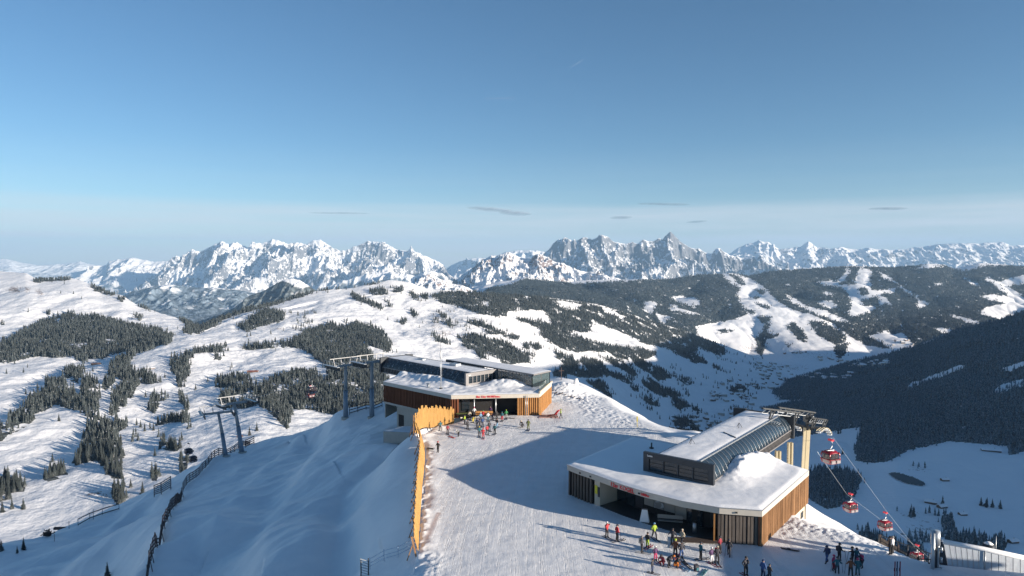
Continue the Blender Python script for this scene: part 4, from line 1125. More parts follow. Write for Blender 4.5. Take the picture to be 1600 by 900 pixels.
# ================================================================== lift hall (same design on both stations)
def hall(parent, cx, cy, dx, dy, length, ztop, flank_mat, panel_mat, rib_step, name="hall", sides=(1,), windows=5, brand=True):
    """barrel-sided cabin hall: front panel centred on (cx,cy), running along (dx,dy)"""
    L = math.hypot(dx, dy); dx, dy = dx / L, dy / L; nx, ny = dy, -dx          # n = to the right
    P = lambda s, o, z: Vector((cx + dx * s + nx * o, cy + dy * s + ny * o, z))
    HW, RW = 4.45, 2.65
    rz = math.atan2(dy, dx)
    # front panel with its window band
    fp = MB(); zb = ztop - 2.62; zt = ztop + 0.06
    def pbox(o0, o1, z0, z1, s0=-0.35, s1=0.1):
        fp.add([P(s0, o0, z0), P(s0, o1, z0), P(s1, o1, z0), P(s1, o0, z0), P(s0, o0, z1), P(s0, o1, z1), P(s1, o1, z1), P(s1, o0, z1)],
               [(0, 1, 2, 3), (4, 7, 6, 5), (0, 4, 5, 1), (1, 5, 6, 2), (2, 6, 7, 3), (3, 7, 4, 0)])
    w0, w1 = zb + 0.55, zt - 0.75
    pbox(-HW, HW, zb, w0); pbox(-HW, HW, w1, zt); pbox(-HW, -HW + 0.75, w0 - .001, w1 + .001); pbox(HW - 0.65, HW, w0 - .001, w1 + .001)
    pw = (2 * HW - 1.4) / windows
    for k in range(1, windows):
        o = -HW + 0.75 + k * pw; pbox(o - 0.07, o + 0.07, w0 - .001, w1 + .001)
    panel = fp.build("front_panel", panel_mat, parent)
    for k in range(windows):
        wm = MB(); o0 = -HW + 0.75 + k * pw + 0.07; o1 = o0 + pw - 0.14
        wm.add([P(-0.2, o0, w0), P(-0.2, o1, w0), P(-0.2, o1, w1), P(-0.2, o0, w1), P(-0.16, o0, w0), P(-0.16, o1, w0), P(-0.16, o1, w1), P(-0.16, o0, w1)],
               [(0, 1, 2, 3), (7, 6, 5, 4), (0, 4, 5, 1), (1, 5, 6, 2), (2, 6, 7, 3), (3, 7, 4, 0)])
        wm.build("window", m_glass, panel)
        bars = MB()
        for q in range(1, 3):
            zq = w0 + (w1 - w0) * q / 3
            bars.bar(P(-0.24, o0, zq), P(-0.24, o1, zq), 0.04)
        bars.build("window_bar", m_dsteel, panel)
    # roof deck and the snow on it
    rf = MB()
    rf.add([P(0.1, -RW, ztop - 0.16), P(0.1, RW, ztop - 0.16), P(length, RW, ztop - 0.16), P(length, -RW, ztop - 0.16),
            P(0.1, -RW, ztop), P(0.1, RW, ztop), P(length, RW, ztop), P(length, -RW, ztop)],
           [(0, 3, 2, 1), (4, 5, 6, 7), (0, 1, 5, 4), (1, 2, 6, 5), (2, 3, 7, 6), (3, 0, 4, 7)])
    roof = rf.build("roof", m_steel, parent)
    poly = [xy(P(0.15, -RW + 0.1, 0)), xy(P(0.15, RW - 0.25, 0)), xy(P(length - 0.1, RW - 0.25, 0)), xy(P(length - 0.1, -RW + 0.1, 0))]
    bumpy_top(poly, ztop, "roof_snow", m_roofsnow, roof, amp=0.035, edge=0.10, res=0.35, sc=0.9)
    # snow guards
    g = MB(); n = int(length / 0.62)
    for i in range(n):
        s = 0.4 + i * (length - 0.6) / n
        g.box(P(s, RW - 0.14, ztop + 0.05), (0.40, 0.06, 0.12), rz)
    g.bar(P(0.2, RW - 0.02, ztop + 0.02), P(length, RW - 0.02, ztop + 0.02), 0.09, 0.16)
    g.build("snow_guard", m_steel, roof)
    # curved flanks
    def sec(a):       # a 0..1 from roof edge down
        t = a * math.pi / 2
        return RW + (HW - 0.25 - RW) * (0.45 * a + 0.55 * math.sin(t)), ztop - 2.0 * (0.45 * a + 0.55 * (1 - math.cos(t))) - 0.04
    for sd in (-1, 1):
        fl = MB(); N = 9
        ring = []
        for k in range(N + 1):
            o, z = sec(k / N); ring.append((o * sd, z))
        vs_ = []; seg = 24
        for i in range(seg + 1):
            s = 0.1 + (length - 0.1) * i / seg
            for o, z in ring: vs_.append(P(s, o, z))
        for i in range(seg + 1):
            s = 0.1 + (length - 0.1) * i / seg
            for o, z in ring: vs_.append(P(s, o - 0.08 * sd, z - 0.05))
        nn = (seg + 1) * (N + 1)
        fs_ = []
        for i in range(seg):
            for k in range(N):
                a = i * (N + 1) + k; b = a + N + 1
                fs_.append((a, a + 1, b + 1, b)); fs_.append((nn + a, nn + b, nn + b + 1, nn + a + 1))
        fl.add(vs_, fs_, True)
        f_o = fl.build("side_glazing", flank_mat, parent)
        nr = int(length / rib_step)
        for i in range(nr + 1):
            rb = MB()
            s = 0.2 + (length - 0.3) * i / nr
            pts = [P(s, (sec(k / 7)[0] + 0.04) * sd, sec(k / 7)[1] + 0.03) for k in range(8)]
            rb.tube(pts, 0.028, 5)
            rb.build("rib", m_steel if flank_mat is m_hallglass else m_dsteel, f_o)
        # louvre band with open slots
        lb = MB(); zo = ztop - 2.04; oo = (HW - 0.25) * sd
        nl = int(length / 0.62)
        for i in range(nl + 1):
            s = 0.2 + (length - 0.3) * i / nl
            lb.bar(P(s, oo, zo), P(s, oo * 0.965, zo - 1.15), 0.10, 0.10)
        lb.bar(P(0.1, oo, zo), P(length, oo, zo), 0.14); lb.bar(P(0.1, oo * 0.965, zo - 1.2), P(length, oo * 0.965, zo - 1.2), 0.2, 0.16)
        lb.build("louvre", m_greysheet, parent)
        ib = MB(); ib.bar(P(0.2, oo * 0.93, zo - 0.6), P(length - 0.1, oo * 0.93, zo - 0.6), 0.05, 1.2)
        ib.build("inner_wall", m_void, parent)
    # floor and far end frame
    fm = MB(); fm.bar(P(0.1, 0, ztop - 3.3), P(length, 0, ztop - 3.3), 2 * HW - 0.9, 0.22); fm.build("floor", m_greysheet, parent)
    em = MB()
    ring = [(RW + 0.05, ztop + 0.25), (HW + 0.15, ztop + 0.12), (HW + 0.15, ztop - 3.3), (HW - 0.6, ztop - 3.3), (HW - 0.75, ztop - 1.6), (RW - 0.2, ztop - 0.45)]
    for sd in (-1, 1):
        n = len(ring)
        v0 = [P(length, o * sd, z) for o, z in ring]; v1 = [P(length + 0.55, o * sd, z) for o, z in ring]
        em.add(v0 + v1, [tuple(range(n)), tuple(range(n, 2 * n))[::-1]] + [(i, (i + 1) % n, n + (i + 1) % n, n + i) for i in range(n)])
    em.bar(P(length + 0.27, -RW, ztop - 0.08), P(length + 0.27, RW, ztop - 0.08), 0.5, 0.4)
    em.build("end_frame", m_dark, parent)
    return P

# ================================================================== FRONT STATION
G = lambda px, py, z=0.0: xy(ground(px, py, z))
ZR2 = 3.85
front_top = [G(886, 726, ZR2), G(905, 733.5, ZR2), G(933, 743, ZR2), G(970, 756.5, ZR2), G(1007, 768, ZR2), G(1066, 783, ZR2), G(1124, 793, ZR2), G(1191, 797.7, ZR2)]
back_top = [G(1264, 734.6, ZR2), G(1192, 714, ZR2), G(1065, 698, ZR2), G(989, 683, ZR2)]
st2 = empty("lift_station", (20, 84, 0), 0, "lift station in front with curved snowy roof and red 12er KOGEL lettering", "building")
off2 = Vector((-20, -84, 0))
st2.location = (0, 0, 0)
poly2 = front_top + back_top
mb = MB(); mb.prism(poly2, 3.18, 3.80); fas = mb.build("fascia", m_fascia, st2)
mb = MB(); mb.prism([tuple(p) for p in inset(front_top + back_top[:1], -0.05)][:-1] + [(p[0] * 1.0, p[1]) for p in back_top], 3.801, ZR2); mb.build("coping", m_steel, st2)
e2 = Vector((0.618, 0.786, 0))
mounds2 = [(29.6, 84.6, 3.0, 1.8, 1.15, 0.9), (27.8, 82.6, 2.3, 1.8, 0.9, 0.9), (32.2, 87.0, 3.2, 2.2, 0.75, 0.9), (26.0, 79.5, 2.5, 2.2, 0.35, 0.9), (34.5, 84.5, 1.2, 4, 0.15, 0.6)]
bumpy_top([tuple(p) for p in poly2], ZR2, "roof_snow", m_roofsnow, st2, amp=0.05, edge=0.16, mounds=mounds2, res=0.22, sc=0.28)
# underside walls
FL, FR, BR, BL = front_top[0], front_top[-1], back_top[0], back_top[-1]
curve = inset(front_top, 0.35)
def along(path, s0, s1, n=8):
    seg = [0]
    for a, b in zip(path[:-1], path[1:]): seg.append(seg[-1] + seglen(a, b))
    T = seg[-1]; o = []
    for k in range(n + 1):
        s = T * (s0 + (s1 - s0) * k / n)
        for i in range(len(path) - 1):
            if s <= seg[i + 1] + 1e-9: o.append(lerp2(path[i], path[i + 1], (s - seg[i]) / (seg[i + 1] - seg[i]))); break
    return o
FSL, FSR = 0.185, 0.825                     # where the recessed entrance begins and ends along the front
mb = MB(); slat_wall(mb, along(curve, 0.0, FSL - 0.012, 4), -0.2, 3.17, 0.40, 0.20, 0.22, out=-0.05, seed=3)
mb.build("timber_slats", [m_tgrey, m_void], st2)
side_l = [BL, FL]
mb = MB(); slat_wall(mb, inset(side_l, 0.35), -0.3, 3.17, 0.42, 0.18, 0.22, out=-0.05, seed=4); mb.build("timber_slats", [m_tgrey, m_void], st2)
# pier with the yellow notice
pa, pb = along(curve, FSL, FSL + 0.035, 1)
mb = MB()
L_ = seglen(pa, pb); ux, uy = (pb[0] - pa[0]) / L_, (pb[1] - pa[1]) / L_
mb.prism([pa, pb, (pb[0] - uy * 3.4 + 0.0, pb[1] + ux * 3.4), (pa[0] - uy * 3.4, pa[1] + ux * 3.4)], -0.2, 3.17)
pier = mb.build("pier", m_conc_cream, st2)
# the pier's face turns to the entrance; a long concrete return with notice
m_yellow = simple("yellow_notice", (0.62, 0.55, 0.03), 0.5, var=0.05)
mb = MB(); mb.box((pa[0] + (pb[0] - pa[0]) * .35 + uy * 0.05, pa[1] + (pb[1] - pa[1]) * .35 - ux * 0.05, 1.95), (0.42, 0.05, 1.0), math.atan2(uy, ux)); mb.build("notice", m_yellow, pier)
mb = MB(); mb.box((pa[0] + (pb[0] - pa[0]) * .85 + uy * 0.05, pa[1] + (pb[1] - pa[1]) * .85 - ux * 0.05, 1.75), (0.30, 0.05, 1.2), math.atan2(uy, ux)); mb.build("notice", m_dark, pier)
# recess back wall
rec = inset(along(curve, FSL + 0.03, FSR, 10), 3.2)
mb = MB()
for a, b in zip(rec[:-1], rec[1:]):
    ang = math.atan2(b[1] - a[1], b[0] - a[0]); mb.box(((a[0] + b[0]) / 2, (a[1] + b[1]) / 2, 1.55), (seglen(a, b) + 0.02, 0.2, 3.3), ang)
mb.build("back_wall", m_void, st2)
# glazing, mural boards and frames in the recess
def recess_panel(i, t0, t1, z0, z1, mat, name, parent, off=-0.16):
    a, b = rec[i], rec[i + 1]; p, q = lerp2(a, b, t0), lerp2(a, b, t1)
    L = seglen(a, b); ux, uy = (b[0] - a[0]) / L, (b[1] - a[1]) / L
    m = MB(); m.box(((p[0] + q[0]) / 2 + uy * -off, (p[1] + q[1]) / 2 - ux * -off, (z0 + z1) / 2), (seglen(p, q), 0.06, z1 - z0), math.atan2(uy, ux))
    return m.build(name, mat, parent)
m_mural = frost("printed_board", (0.20, 0.20, 0.20), 0.50)
m_board2 = simple("grey_board", (0.26, 0.25, 0.23), 0.7, var=0.25, sc=0.6)
for i in range(10):
    if i in (0, 1): recess_panel(i, 0.05, 0.95, 0.1, 2.9, m_glass, "window", st2)
    elif i in (3, 4, 5, 6): recess_panel(i, 0.02, 0.98, 0.9 if i != 6 else 0.5, 2.95, m_board2 if i != 4 else m_mural, "wall_board", st2)
    elif i in (7, 8): recess_panel(i, 0.04, 0.5, 0.05, 2.6, m_glass, "door", st2)
    else: recess_panel(i, 0.1, 0.9, 0.3, 2.7, m_dark, "wall_board", st2)
fr = MB()
for p in rec[::1]: fr.box((p[0] + 0.15, p[1] - 0.25, 1.55), (0.09, 0.09, 3.2))
fr.build("frame", m_dsteel, st2)
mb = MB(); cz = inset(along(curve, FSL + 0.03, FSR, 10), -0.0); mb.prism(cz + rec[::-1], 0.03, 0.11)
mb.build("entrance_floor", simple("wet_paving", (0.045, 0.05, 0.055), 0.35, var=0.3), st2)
mb = MB(); mb.prism(cz + rec[::-1], 3.10, 3.17); mb.build("soffit", m_greysheet, st2)
# right board wall
bw = along(curve, FSR, 1.0, 6)
mb = MB(); slat_wall(mb, bw, -0.25, 3.17, 0.27, 0.25, 0.07, out=0.0, seed=6); mb.build("board_wall", [m_tgrey, m_void], st2)
mb = MB(); a, b = bw[0], bw[1]; ang = math.atan2(b[1] - a[1], b[0] - a[0]); mb.box((a[0] - 0.05, a[1] + 0.9, 1.5), (0.16, 2.2, 3.3), ang); mb.build("board_edge", m_torange, st2)
# right flank: slats above cream concrete
sr = inset([FR, BR], 0.30)
mb = MB(); slat_wall(mb, sr, lambda f: -0.15 - 0.1 * f, 3.17, 0.30, 0.15, 0.26, out=0.04, seed=7, mi_back=1); mb.build("timber_slats", [m_tbrown, m_tred], st2)
mb = MB(); mb.prism([sr[0], sr[1], (sr[1][0] - 4, sr[1][1] + 3), (sr[0][0] - 4, sr[0][1] + 3)], -3.4, -0.16); pl = mb.build("plinth", m_conc_cream, st2)
u = Vector((sr[1][0] - sr[0][0], sr[1][1] - sr[0][1], 0)).normalized()
wpt = Vector((sr[1][0], sr[1][1], -1.35)) - u * 1.7
mb = MB(); mb.box(wpt + Vector((u.y, -u.x, 0)) * 0.02, (1.1, 0.08, 0.8), math.atan2(u.y, u.x)); mb.build("window", m_glass, pl)
# back walls
mb = MB()
bk = inset([BR] + back_top[1:], 0.4)
for a, b in zip(bk[:-1], bk[1:]): mb.box(((a[0] + b[0]) / 2, (a[1] + b[1]) / 2, 0.4), (seglen(a, b), 0.2, 5.5), math.atan2(b[1] - a[1], b[0] - a[0]))
mb.build("back_wall", m_conc, st2)
# small lamps under the fascia
mb = MB()
for s in (0.1, 0.17, 0.47, 0.9):
    a, b = along(inset(front_top, -0.04), s, s + 0.01, 1); mb.box((a[0], a[1], 3.45), (0.22, 0.12, 0.16), math.atan2(b[1] - a[1], b[0] - a[0]))
mb.build("lamp", m_dsteel, st2)
# lettering on the fascia
def letter_at(path, px, z):
    best = None
    for i in range(len(path) - 1):
        for k in range(60):
            p = lerp2(path[i], path[i + 1], k / 60.0); q = proj(p[0], p[1], z)[0]
            if best is None or abs(q - px) < best[0]:
                L = seglen(path[i], path[i + 1]); best = (abs(q - px), p, ((path[i + 1][0] - path[i][0]) / L, (path[i + 1][1] - path[i][1]) / L))
    return best[1], best[2]
ft = inset(front_top, -0.03)
p0, _ = letter_at(ft, 953, 3.4); p1, _ = letter_at(ft, 992, 3.4)
d_ = ((p1[0] - p0[0]), (p1[1] - p0[1])); q = frame((p0[0], p0[1] - 0.10, 3.26), *d_)
text_mesh("lettering", "12er KOGEL", 0.68, 0.03, q, m_redtext, fas)
p0, _ = letter_at(ft, 1001, 3.4); p1, _ = letter_at(ft, 1018, 3.4)
d_ = ((p1[0] - p0[0]), (p1[1] - p0[1])); q = frame((p0[0], p0[1] - 0.07, 3.33), *d_)
text_mesh("lettering", "HBBw", 0.42, 0.03, q, m_redtext, fas, 0.008)
# the hall
Pf = hall(st2, 19.8, 80.25, 0.618, 0.786, 30.4, 6.4, m_hallglass, m_dark, 1.15, windows=4)
text_mesh("lettering", "Lmtn", 0.34, 0.02, frame(tuple(Pf(-0.40, -3.9, 5.98)), 0.786, -0.618), m_white, st2)
# roof aerials
for s, o in ((6.5, -1.2), (18.5, 0.6)):
    mb = MB(); b0 = Pf(s, o, 6.45)
    for a in (0, 2.1, 4.2): mb.bar(b0 + Vector((0.45 * math.cos(a), 0.45 * math.sin(a), 0)), b0 + Vector((0, 0, 0.75)), 0.05)
    mb.build("lightning_rod", m_dsteel, st2)
mb = MB(); mb.bar(Pf(14.5, -0.1, 6.55), Pf(12.8, 2.2, 6.55), 0.12); mb.build("roof_rail", m_dsteel, st2)
v = ground(1018, 703, ZR2)
mb = MB(); mb.tube([(v.x, v.y, ZR2), (v.x, v.y, ZR2 + 0.35)], 0.32, 10); mb.tube([(v.x, v.y, ZR2 + .35), (v.x, v.y, ZR2 + 1.0)], 0.1, 8); mb.build("roof_vent", m_dsteel, st2)
v = ground(1018, 712.5, ZR2)
mb = MB(); mb.tube([(v.x - .5, v.y, ZR2 + .1), (v.x + .5, v.y, ZR2 + .1)], 0.2, 10); mb.build("roof_vent", m_dsteel, st2)
# columns carrying the hall beyond the edge
for (x, y) in ((37.3, 94.7), (40.8, 99.1), (30.6, 99.5), (34.2, 104.2)):
    mb = MB()
    mb.box((x - 0.24, y, -5), (0.20, 0.6, 16.3)); mb.box((x + 0.24, y, -5), (0.22, 0.6, 16.3)); mb.box((x, y, -5), (0.3, 0.10, 16.3))
    for k in range(40): mb.box((x - 0.42, y - 0.1, -12.8 + k * 0.4), (0.14, 0.1, 0.06))
    mb.build("column", m_beige, st2)

# objects standing under the canopy
p = Vector((*along(curve, 0.50, 0.51, 1)[0], 0.11))
t = empty("signboard", (p.x, p.y + 0.6, 0.11), -0.3, "white trapezoid stand sign under the front station's canopy", "sign")
mb = MB(); mb.add([(-.55, -.3, 0), (.55, -.3, 0), (.55, .3, 0), (-.55, .3, 0), (-.3, -.08, 1.35), (.3, -.08, 1.35), (.3, .08, 1.35), (-.3, .08, 1.35)], [(0, 3, 2, 1), (4, 5, 6, 7), (0, 1, 5, 4), (1, 2, 6, 5), (2, 3, 7, 6), (3, 0, 4, 7)]); mb.build("board", m_white, t)
mb = MB(); mb.box((0, 0, 1.4), (0.66, 0.22, 0.08)); mb.build("cap", m_greysheet, t)
def bench(loc, rz, L, label, mseat, grp=None):
    t = empty("bench", loc, rz, label, "bench", grp)
    mb = MB(); mb.box((0, 0, 0.45), (L, 0.42, 0.06)); mb.build("seat", mseat, t)
    mb = MB(); mb.box((0, 0.24, 0.82), (L, 0.05, 0.42), M=Matrix.Rotation(-0.15, 3, 'X')); mb.build("backrest", mseat, t)
    for s in (-1, 1):
        mb = MB(); mb.box((s * (L / 2 - 0.2), 0, 0.22), (0.07, 0.4, 0.42)); mb.bar((s * (L / 2 - 0.2), 0.2, 0.4), (s * (L / 2 - 0.2), 0.28, 1.0), 0.06); mb.build("leg", m_dsteel, t)
    return t
p = along(curve, 0.64, 0.65, 1)[0]; bench((p[0], p[1] + 1.9, 0.11), -0.22, 2.8, "long grey bench under the front station's canopy", m_board2)
p = along(curve, 0.745, 0.75, 1)[0]
t = empty("litter_bin", (p[0], p[1] + 1.3, 0.11), 0, "slim light grey bin under the front station's canopy", "bin")
mb = MB(); mb.tube([(0, 0, 0), (0, 0, 1.1)], 0.24, 14, 0.22); mb.build("body", m_steel, t); mb = MB(); mb.tube([(0, 0, 1.1), (0, 0, 1.18)], 0.27, 14, 0.2); mb.build("lid", m_dsteel, t)
p = along(curve, 0.80, 0.81, 1)[0]
mb = MB(); mb.box((0, 0, 0), (4.6, 1.2, 0.05)); mat_o = mb.build("door_mat", simple("rubber_mat", (0.05, 0.035, 0.03), 0.9, var=0.3), loc=(p[0] - 1.6, p[1] - 0.2, 0.14)); tag(mat_o, "dark brown rubber mat in front of the station's right doors", "mat"); mat_o.rotation_euler = (0, 0, -0.12)

# ================================================================== REAR STATION
ZR1 = 4.2
A1, A2 = G(705, 617.5, ZR1), G(843, 615, ZR1)
A0 = G(598.75, 596, ZR1); A3 = G(862, 598, ZR1)
st1 = empty("lift_station", (0, 0, 0), 0, "lift station at the back with black barrel hall, glass pavilion and orange timber corner", "building")
poly1 = [A0, A1, A2, A3, (1.5, 154), (-10, 164), (-24, 158)]
mb = MB(); mb.prism(poly1, 3.45, 4.16); fas1 = mb.build("fascia", m_fascia, st1)
mounds1 = [(-14.5, 140.5, 5.5, 2.0, 0.9, 2.35), (-19, 145, 5.0, 2.0, 0.9, 2.35), (-24, 149.5, 3.0, 1.6, 0.8, 2.35), (-2.0, 137.5, 3.8, 2.4, 1.25, -0.2), (1.5, 137, 3.0, 2.2, 0.55, 0), (-7, 134.2, 2.5, 1.5, 0.25, 0)]
bumpy_top(poly1, ZR1 - 0.03, "roof_snow", m_roofsnow, st1, amp=0.12, edge=0.14, mounds=mounds1, res=0.28, sc=0.5)
w_left = inset([A0, A1], 0.30)
mb = MB(); slat_wall(mb, w_left, 0.0, 3.44, 0.48, 0.20, 0.28, out=0.02, seed=11); mb.build("timber_slats", [m_tred, m_void], st1)
fi = inset([A1, A2], 0.30)
mb = MB(); slat_wall(mb, along(fi, 0.0, 0.085, 1), -0.2, 3.44, 0.36, 0.18, 0.30, out=0.02, seed=12); mb.build("timber_slats", [m_tred, m_tred], st1)
mb = MB(); slat_wall(mb, along(fi, 0.745, 1.0, 1), -0.2, 3.44, 0.36, 0.19, 0.28, out=0.02, seed=13); mb.build("timber_slats", [m_torange, m_tbrown], st1)
sr1 = inset([A2, A3], 0.28)
mb = MB(); slat_wall(mb, sr1, -0.3, 3.44, 0.40, 0.2, 0.28, out=0.02, seed=14); mb.build("timber_slats", [m_torange, m_tbrown], st1)
mb = MB(); mb.box((A2[0] + 0.1, A2[1] + 0.2, 1.6), (0.5, 0.5, 3.6), 0.1); mb.build("corner_post", m_torange, st1)
# entrance recess
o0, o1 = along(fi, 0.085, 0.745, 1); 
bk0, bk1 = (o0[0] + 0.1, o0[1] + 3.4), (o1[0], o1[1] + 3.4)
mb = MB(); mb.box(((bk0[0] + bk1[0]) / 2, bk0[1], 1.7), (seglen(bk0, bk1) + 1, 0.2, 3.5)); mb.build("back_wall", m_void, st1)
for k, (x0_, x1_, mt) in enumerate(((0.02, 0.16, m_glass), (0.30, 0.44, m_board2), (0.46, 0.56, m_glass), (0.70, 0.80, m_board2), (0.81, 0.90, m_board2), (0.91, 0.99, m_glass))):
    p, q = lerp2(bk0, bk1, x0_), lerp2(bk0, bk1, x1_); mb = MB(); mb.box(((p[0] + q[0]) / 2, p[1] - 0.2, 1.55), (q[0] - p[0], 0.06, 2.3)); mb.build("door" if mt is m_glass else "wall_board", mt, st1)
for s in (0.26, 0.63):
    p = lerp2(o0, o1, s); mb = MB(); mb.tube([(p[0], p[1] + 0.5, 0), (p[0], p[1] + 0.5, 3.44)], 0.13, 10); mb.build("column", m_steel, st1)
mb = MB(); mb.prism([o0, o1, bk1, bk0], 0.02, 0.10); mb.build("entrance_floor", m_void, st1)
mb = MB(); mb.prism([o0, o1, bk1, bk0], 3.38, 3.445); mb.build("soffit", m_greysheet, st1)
# ski poles of a banner leaning on the orange wall
for px_ in (821.5, 824):
    q = ground(px_, 649.5, 0); mb = MB(); mb.tube([(q.x, q.y - 0.1, 0), (q.x - 0.05, q.y - 0.1, 3.9)], 0.06, 6); mb.build("downpipe", m_steel, st1)
# concrete storey under the left wing
cl = inset([A0, A1], 1.9)
ca, cb = lerp2(cl[0], cl[1], 0.10), lerp2(cl[0], cl[1], 1.02)
mb = MB(); mb.prism([ca, cb, (cb[0] + 4, cb[1] + 4), (ca[0] + 6, ca[1] + 6)], -12, -0.01); base = mb.build("plinth", m_conc, st1)
u = Vector((cb[0] - ca[0], cb[1] - ca[1], 0)).normalized(); nrm = Vector((u.y, -u.x, 0))
dq = Vector((ca[0], ca[1], -3.9)) + u * 1.5 + nrm * 0.03
mb = MB(); mb.box(dq, (1.7, 0.1, 2.5), math.atan2(u.y, u.x)); mb.build("door", m_void, base)
mb = MB(); mb.prism([lerp2(A0, A1, 0.0), lerp2(A0, A1, 1.0), (A1[0] + 3, A1[1] + 3), (A0[0] + 3, A0[1] + 3)], -0.42, -0.02); mb.build("slab", m_conc, st1)
# retaining ledge
q0, q1 = pt(599, 674, 131), pt(643, 672, 131)
mb = MB(); mb.prism([(q0.x, q0.y), (q1.x, q1.y - 1), (q1.x + 1, q1.y + 4), (q0.x + 3, q0.y + 4)], q0.z - 2.2, q0.z); lg = mb.build("ledge", m_conc, st1)
bumpy_top([(q0.x, q0.y), (q1.x, q1.y - 1), (q1.x + 1, q1.y + 4), (q0.x + 3, q0.y + 4)], q0.z, "roof_snow", m_roofsnow, lg, 0.05, 0.1, res=0.4)
# back wall
mb = MB()
bk = inset(poly1[3:] + [A0], 0.4)
for a, b in zip(bk[:-1], bk[1:]): mb.box(((a[0] + b[0]) / 2, (a[1] + b[1]) / 2, 0), (seglen(a, b), 0.2, 7.0), math.atan2(b[1] - a[1], b[0] - a[0]))
mb.build("back_wall", m_conc, st1)
# lettering
L_ = seglen(A1, A2); ux, uy = (A2[0] - A1[0]) / L_, (A2[1] - A1[1]) / L_
for txt, px_, sz in (("Bst 12er NORD", 744, 0.56), ("HBBw", 775.5, 0.36)):
    p, _ = letter_at([A1, A2], px_, 3.8)
    text_mesh("lettering", txt, sz, 0.03, frame((p[0], p[1] - 0.06, 3.62), ux, uy), m_redtext, fas1, 0.006)
Pb = hall(st1, -6.3, 139.5, -0.70, 0.714, 29.8, 7.0, m_rime, m_greysheet, 1.4, windows=7)
text_mesh("lettering", "Lmtn", 0.36, 0.02, frame(tuple(Pb(-0.40, -3.9, 6.55)), 0.714, 0.70), m_white, st1)
q = Pb(9, 0.5, 7.0); mb = MB(); mb.box((q.x, q.y, 7.3), (2.2, 1.4, 0.6), -0.8); mb.build("roof_hatch", m_steel, st1)
q = Pb(21, 0.5, 7.0); mb = MB(); mb.box((q.x, q.y, 7.2), (2.0, 0.8, 0.4), -0.8); mb.build("roof_hatch", m_steel, st1)
# mast on the roof
q = ground(689, 605.5, ZR1 + 0.4)
t = empty("radio_mast", (q.x, q.y, ZR1 + 0.1), 0, "slender lattice radio mast on the rear station's roof", "mast")
mb = MB(); zt = pt(689, 535, q.y).z - ZR1 - 0.1
for a in range(3):
    c, s = 0.16 * math.cos(a * 2.094), 0.16 * math.sin(a * 2.094); mb.tube([(c, s, 0), (c * .8, s * .8, zt * 0.8)], 0.035, 6)
for k in range(24):
    z = k * zt * 0.8 / 24
    for a in range(3):
        c, s = 0.16 * math.cos(a * 2.094), 0.16 * math.sin(a * 2.094); c2, s2 = 0.16 * math.cos((a + 1) * 2.094), 0.16 * math.sin((a + 1) * 2.094)
        mb.bar((c, s, z), (c2, s2, z + zt * 0.8 / 24), 0.03)
mb.build("lattice", m_steel, t)
mb = MB(); mb.tube([(0, 0, zt * .8), (0, 0, zt)], 0.03, 6); mb.build("tip", m_dsteel, t)
mb = MB(); mb.tube([(0, 0, zt * .66), (0, 0, zt * .80)], 0.2, 8); mb.build("antenna", m_white, t)
mb = MB(); mb.tube([(0, 0, -0.2), (0, 0, 0.25)], 0.5, 10, 0.3); mb.build("foot", m_dsteel, t)
q = ground(669.5, 604, ZR1 + 0.3); mb = MB(); mb.tube([(q.x, q.y, ZR1), (q.x, q.y, ZR1 + 0.8)], 0.3, 10); mb.tube([(q.x, q.y, ZR1 + .8), (q.x, q.y, ZR1 + 0.95)], 0.45, 10); mb.build("roof_vent", m_steel, st1)

# glass pavilion
pv = [G(697, 561.5, 7.2), G(834, 585, 7.2), G(861, 579, 7.2), G(727, 559, 7.2)]
mb = MB(); mb.prism(pv, 6.95, 7.2); prf = mb.build("pavilion_roof", m_greysheet, st1)
bumpy_top(pv, 7.2, "roof_snow", m_roofsnow, prf, 0.02, 0.08, res=0.45)
pi_ = [lerp2(pv[0], pv[1], .42), lerp2(pv[0], pv[1], .985), lerp2(pv[3], pv[2], .985), lerp2(pv[3], pv[2], .42)]
mb = MB()
for a, b, n in ((pi_[0], pi_[1], 7), (pi_[1], pi_[2], 2), (pi_[3], pi_[2], 7)):
    for k in range(n + 1):
        p = lerp2(a, b, k / n); mb.box((p[0], p[1], 5.55), (0.14, 0.14, 2.8))
mb.build("post", m_greysheet, st1)
for a, b in ((pi_[0], pi_[1]), (pi_[1], pi_[2]), (pi_[3], pi_[2])):
    mb = MB(); mb.box(((a[0] + b[0]) / 2, (a[1] + b[1]) / 2, 5.5), (seglen(a, b), 0.03, 2.5), math.atan2(b[1] - a[1], b[0] - a[0])); mb.build("pavilion_glass", m_glass_clear, st1)
a, b = pv[0], pi_[0]
mb = MB(); mb.box(((a[0] + b[0]) / 2 + .4, (a[1] + b[1]) / 2 + 1.0, 5.6), (seglen(a, b), 1.5, 2.7), math.atan2(b[1] - a[1], b[0] - a[0])); mb.build("pavilion_core", m_dark, st1)
mb = MB()
for k in range(4):
    p = lerp2(pi_[0], pi_[1], 0.2 + 0.2 * k); mb.box((p[0] + 1.0, p[1] + 1.6, 4.75), (1.1, 0.8, 0.9), 0.8)
mb.build("counter", m_board2, st1)
# parapet of the right roof edge
mb = MB(); a, b = A2, A3; mb.box(((a[0] + b[0]) / 2, (a[1] + b[1]) / 2, 4.4), (seglen(a, b), 0.3, 0.4), math.atan2(b[1] - a[1], b[0] - a[0])); mb.build("parapet", m_conc_cream, st1)
mb = MB(); q0, q1 = inset([A2, A3], 0.3)
mb.box(((q0[0] + q1[0]) / 2, (q0[1] + q1[1]) / 2, 5.1), (seglen(q0, q1) * 0.8, 0.03, 1.0), math.atan2(q1[1] - q0[1], q1[0] - q0[0])); mb.build("railing_glass", m_glass_clear, st1)
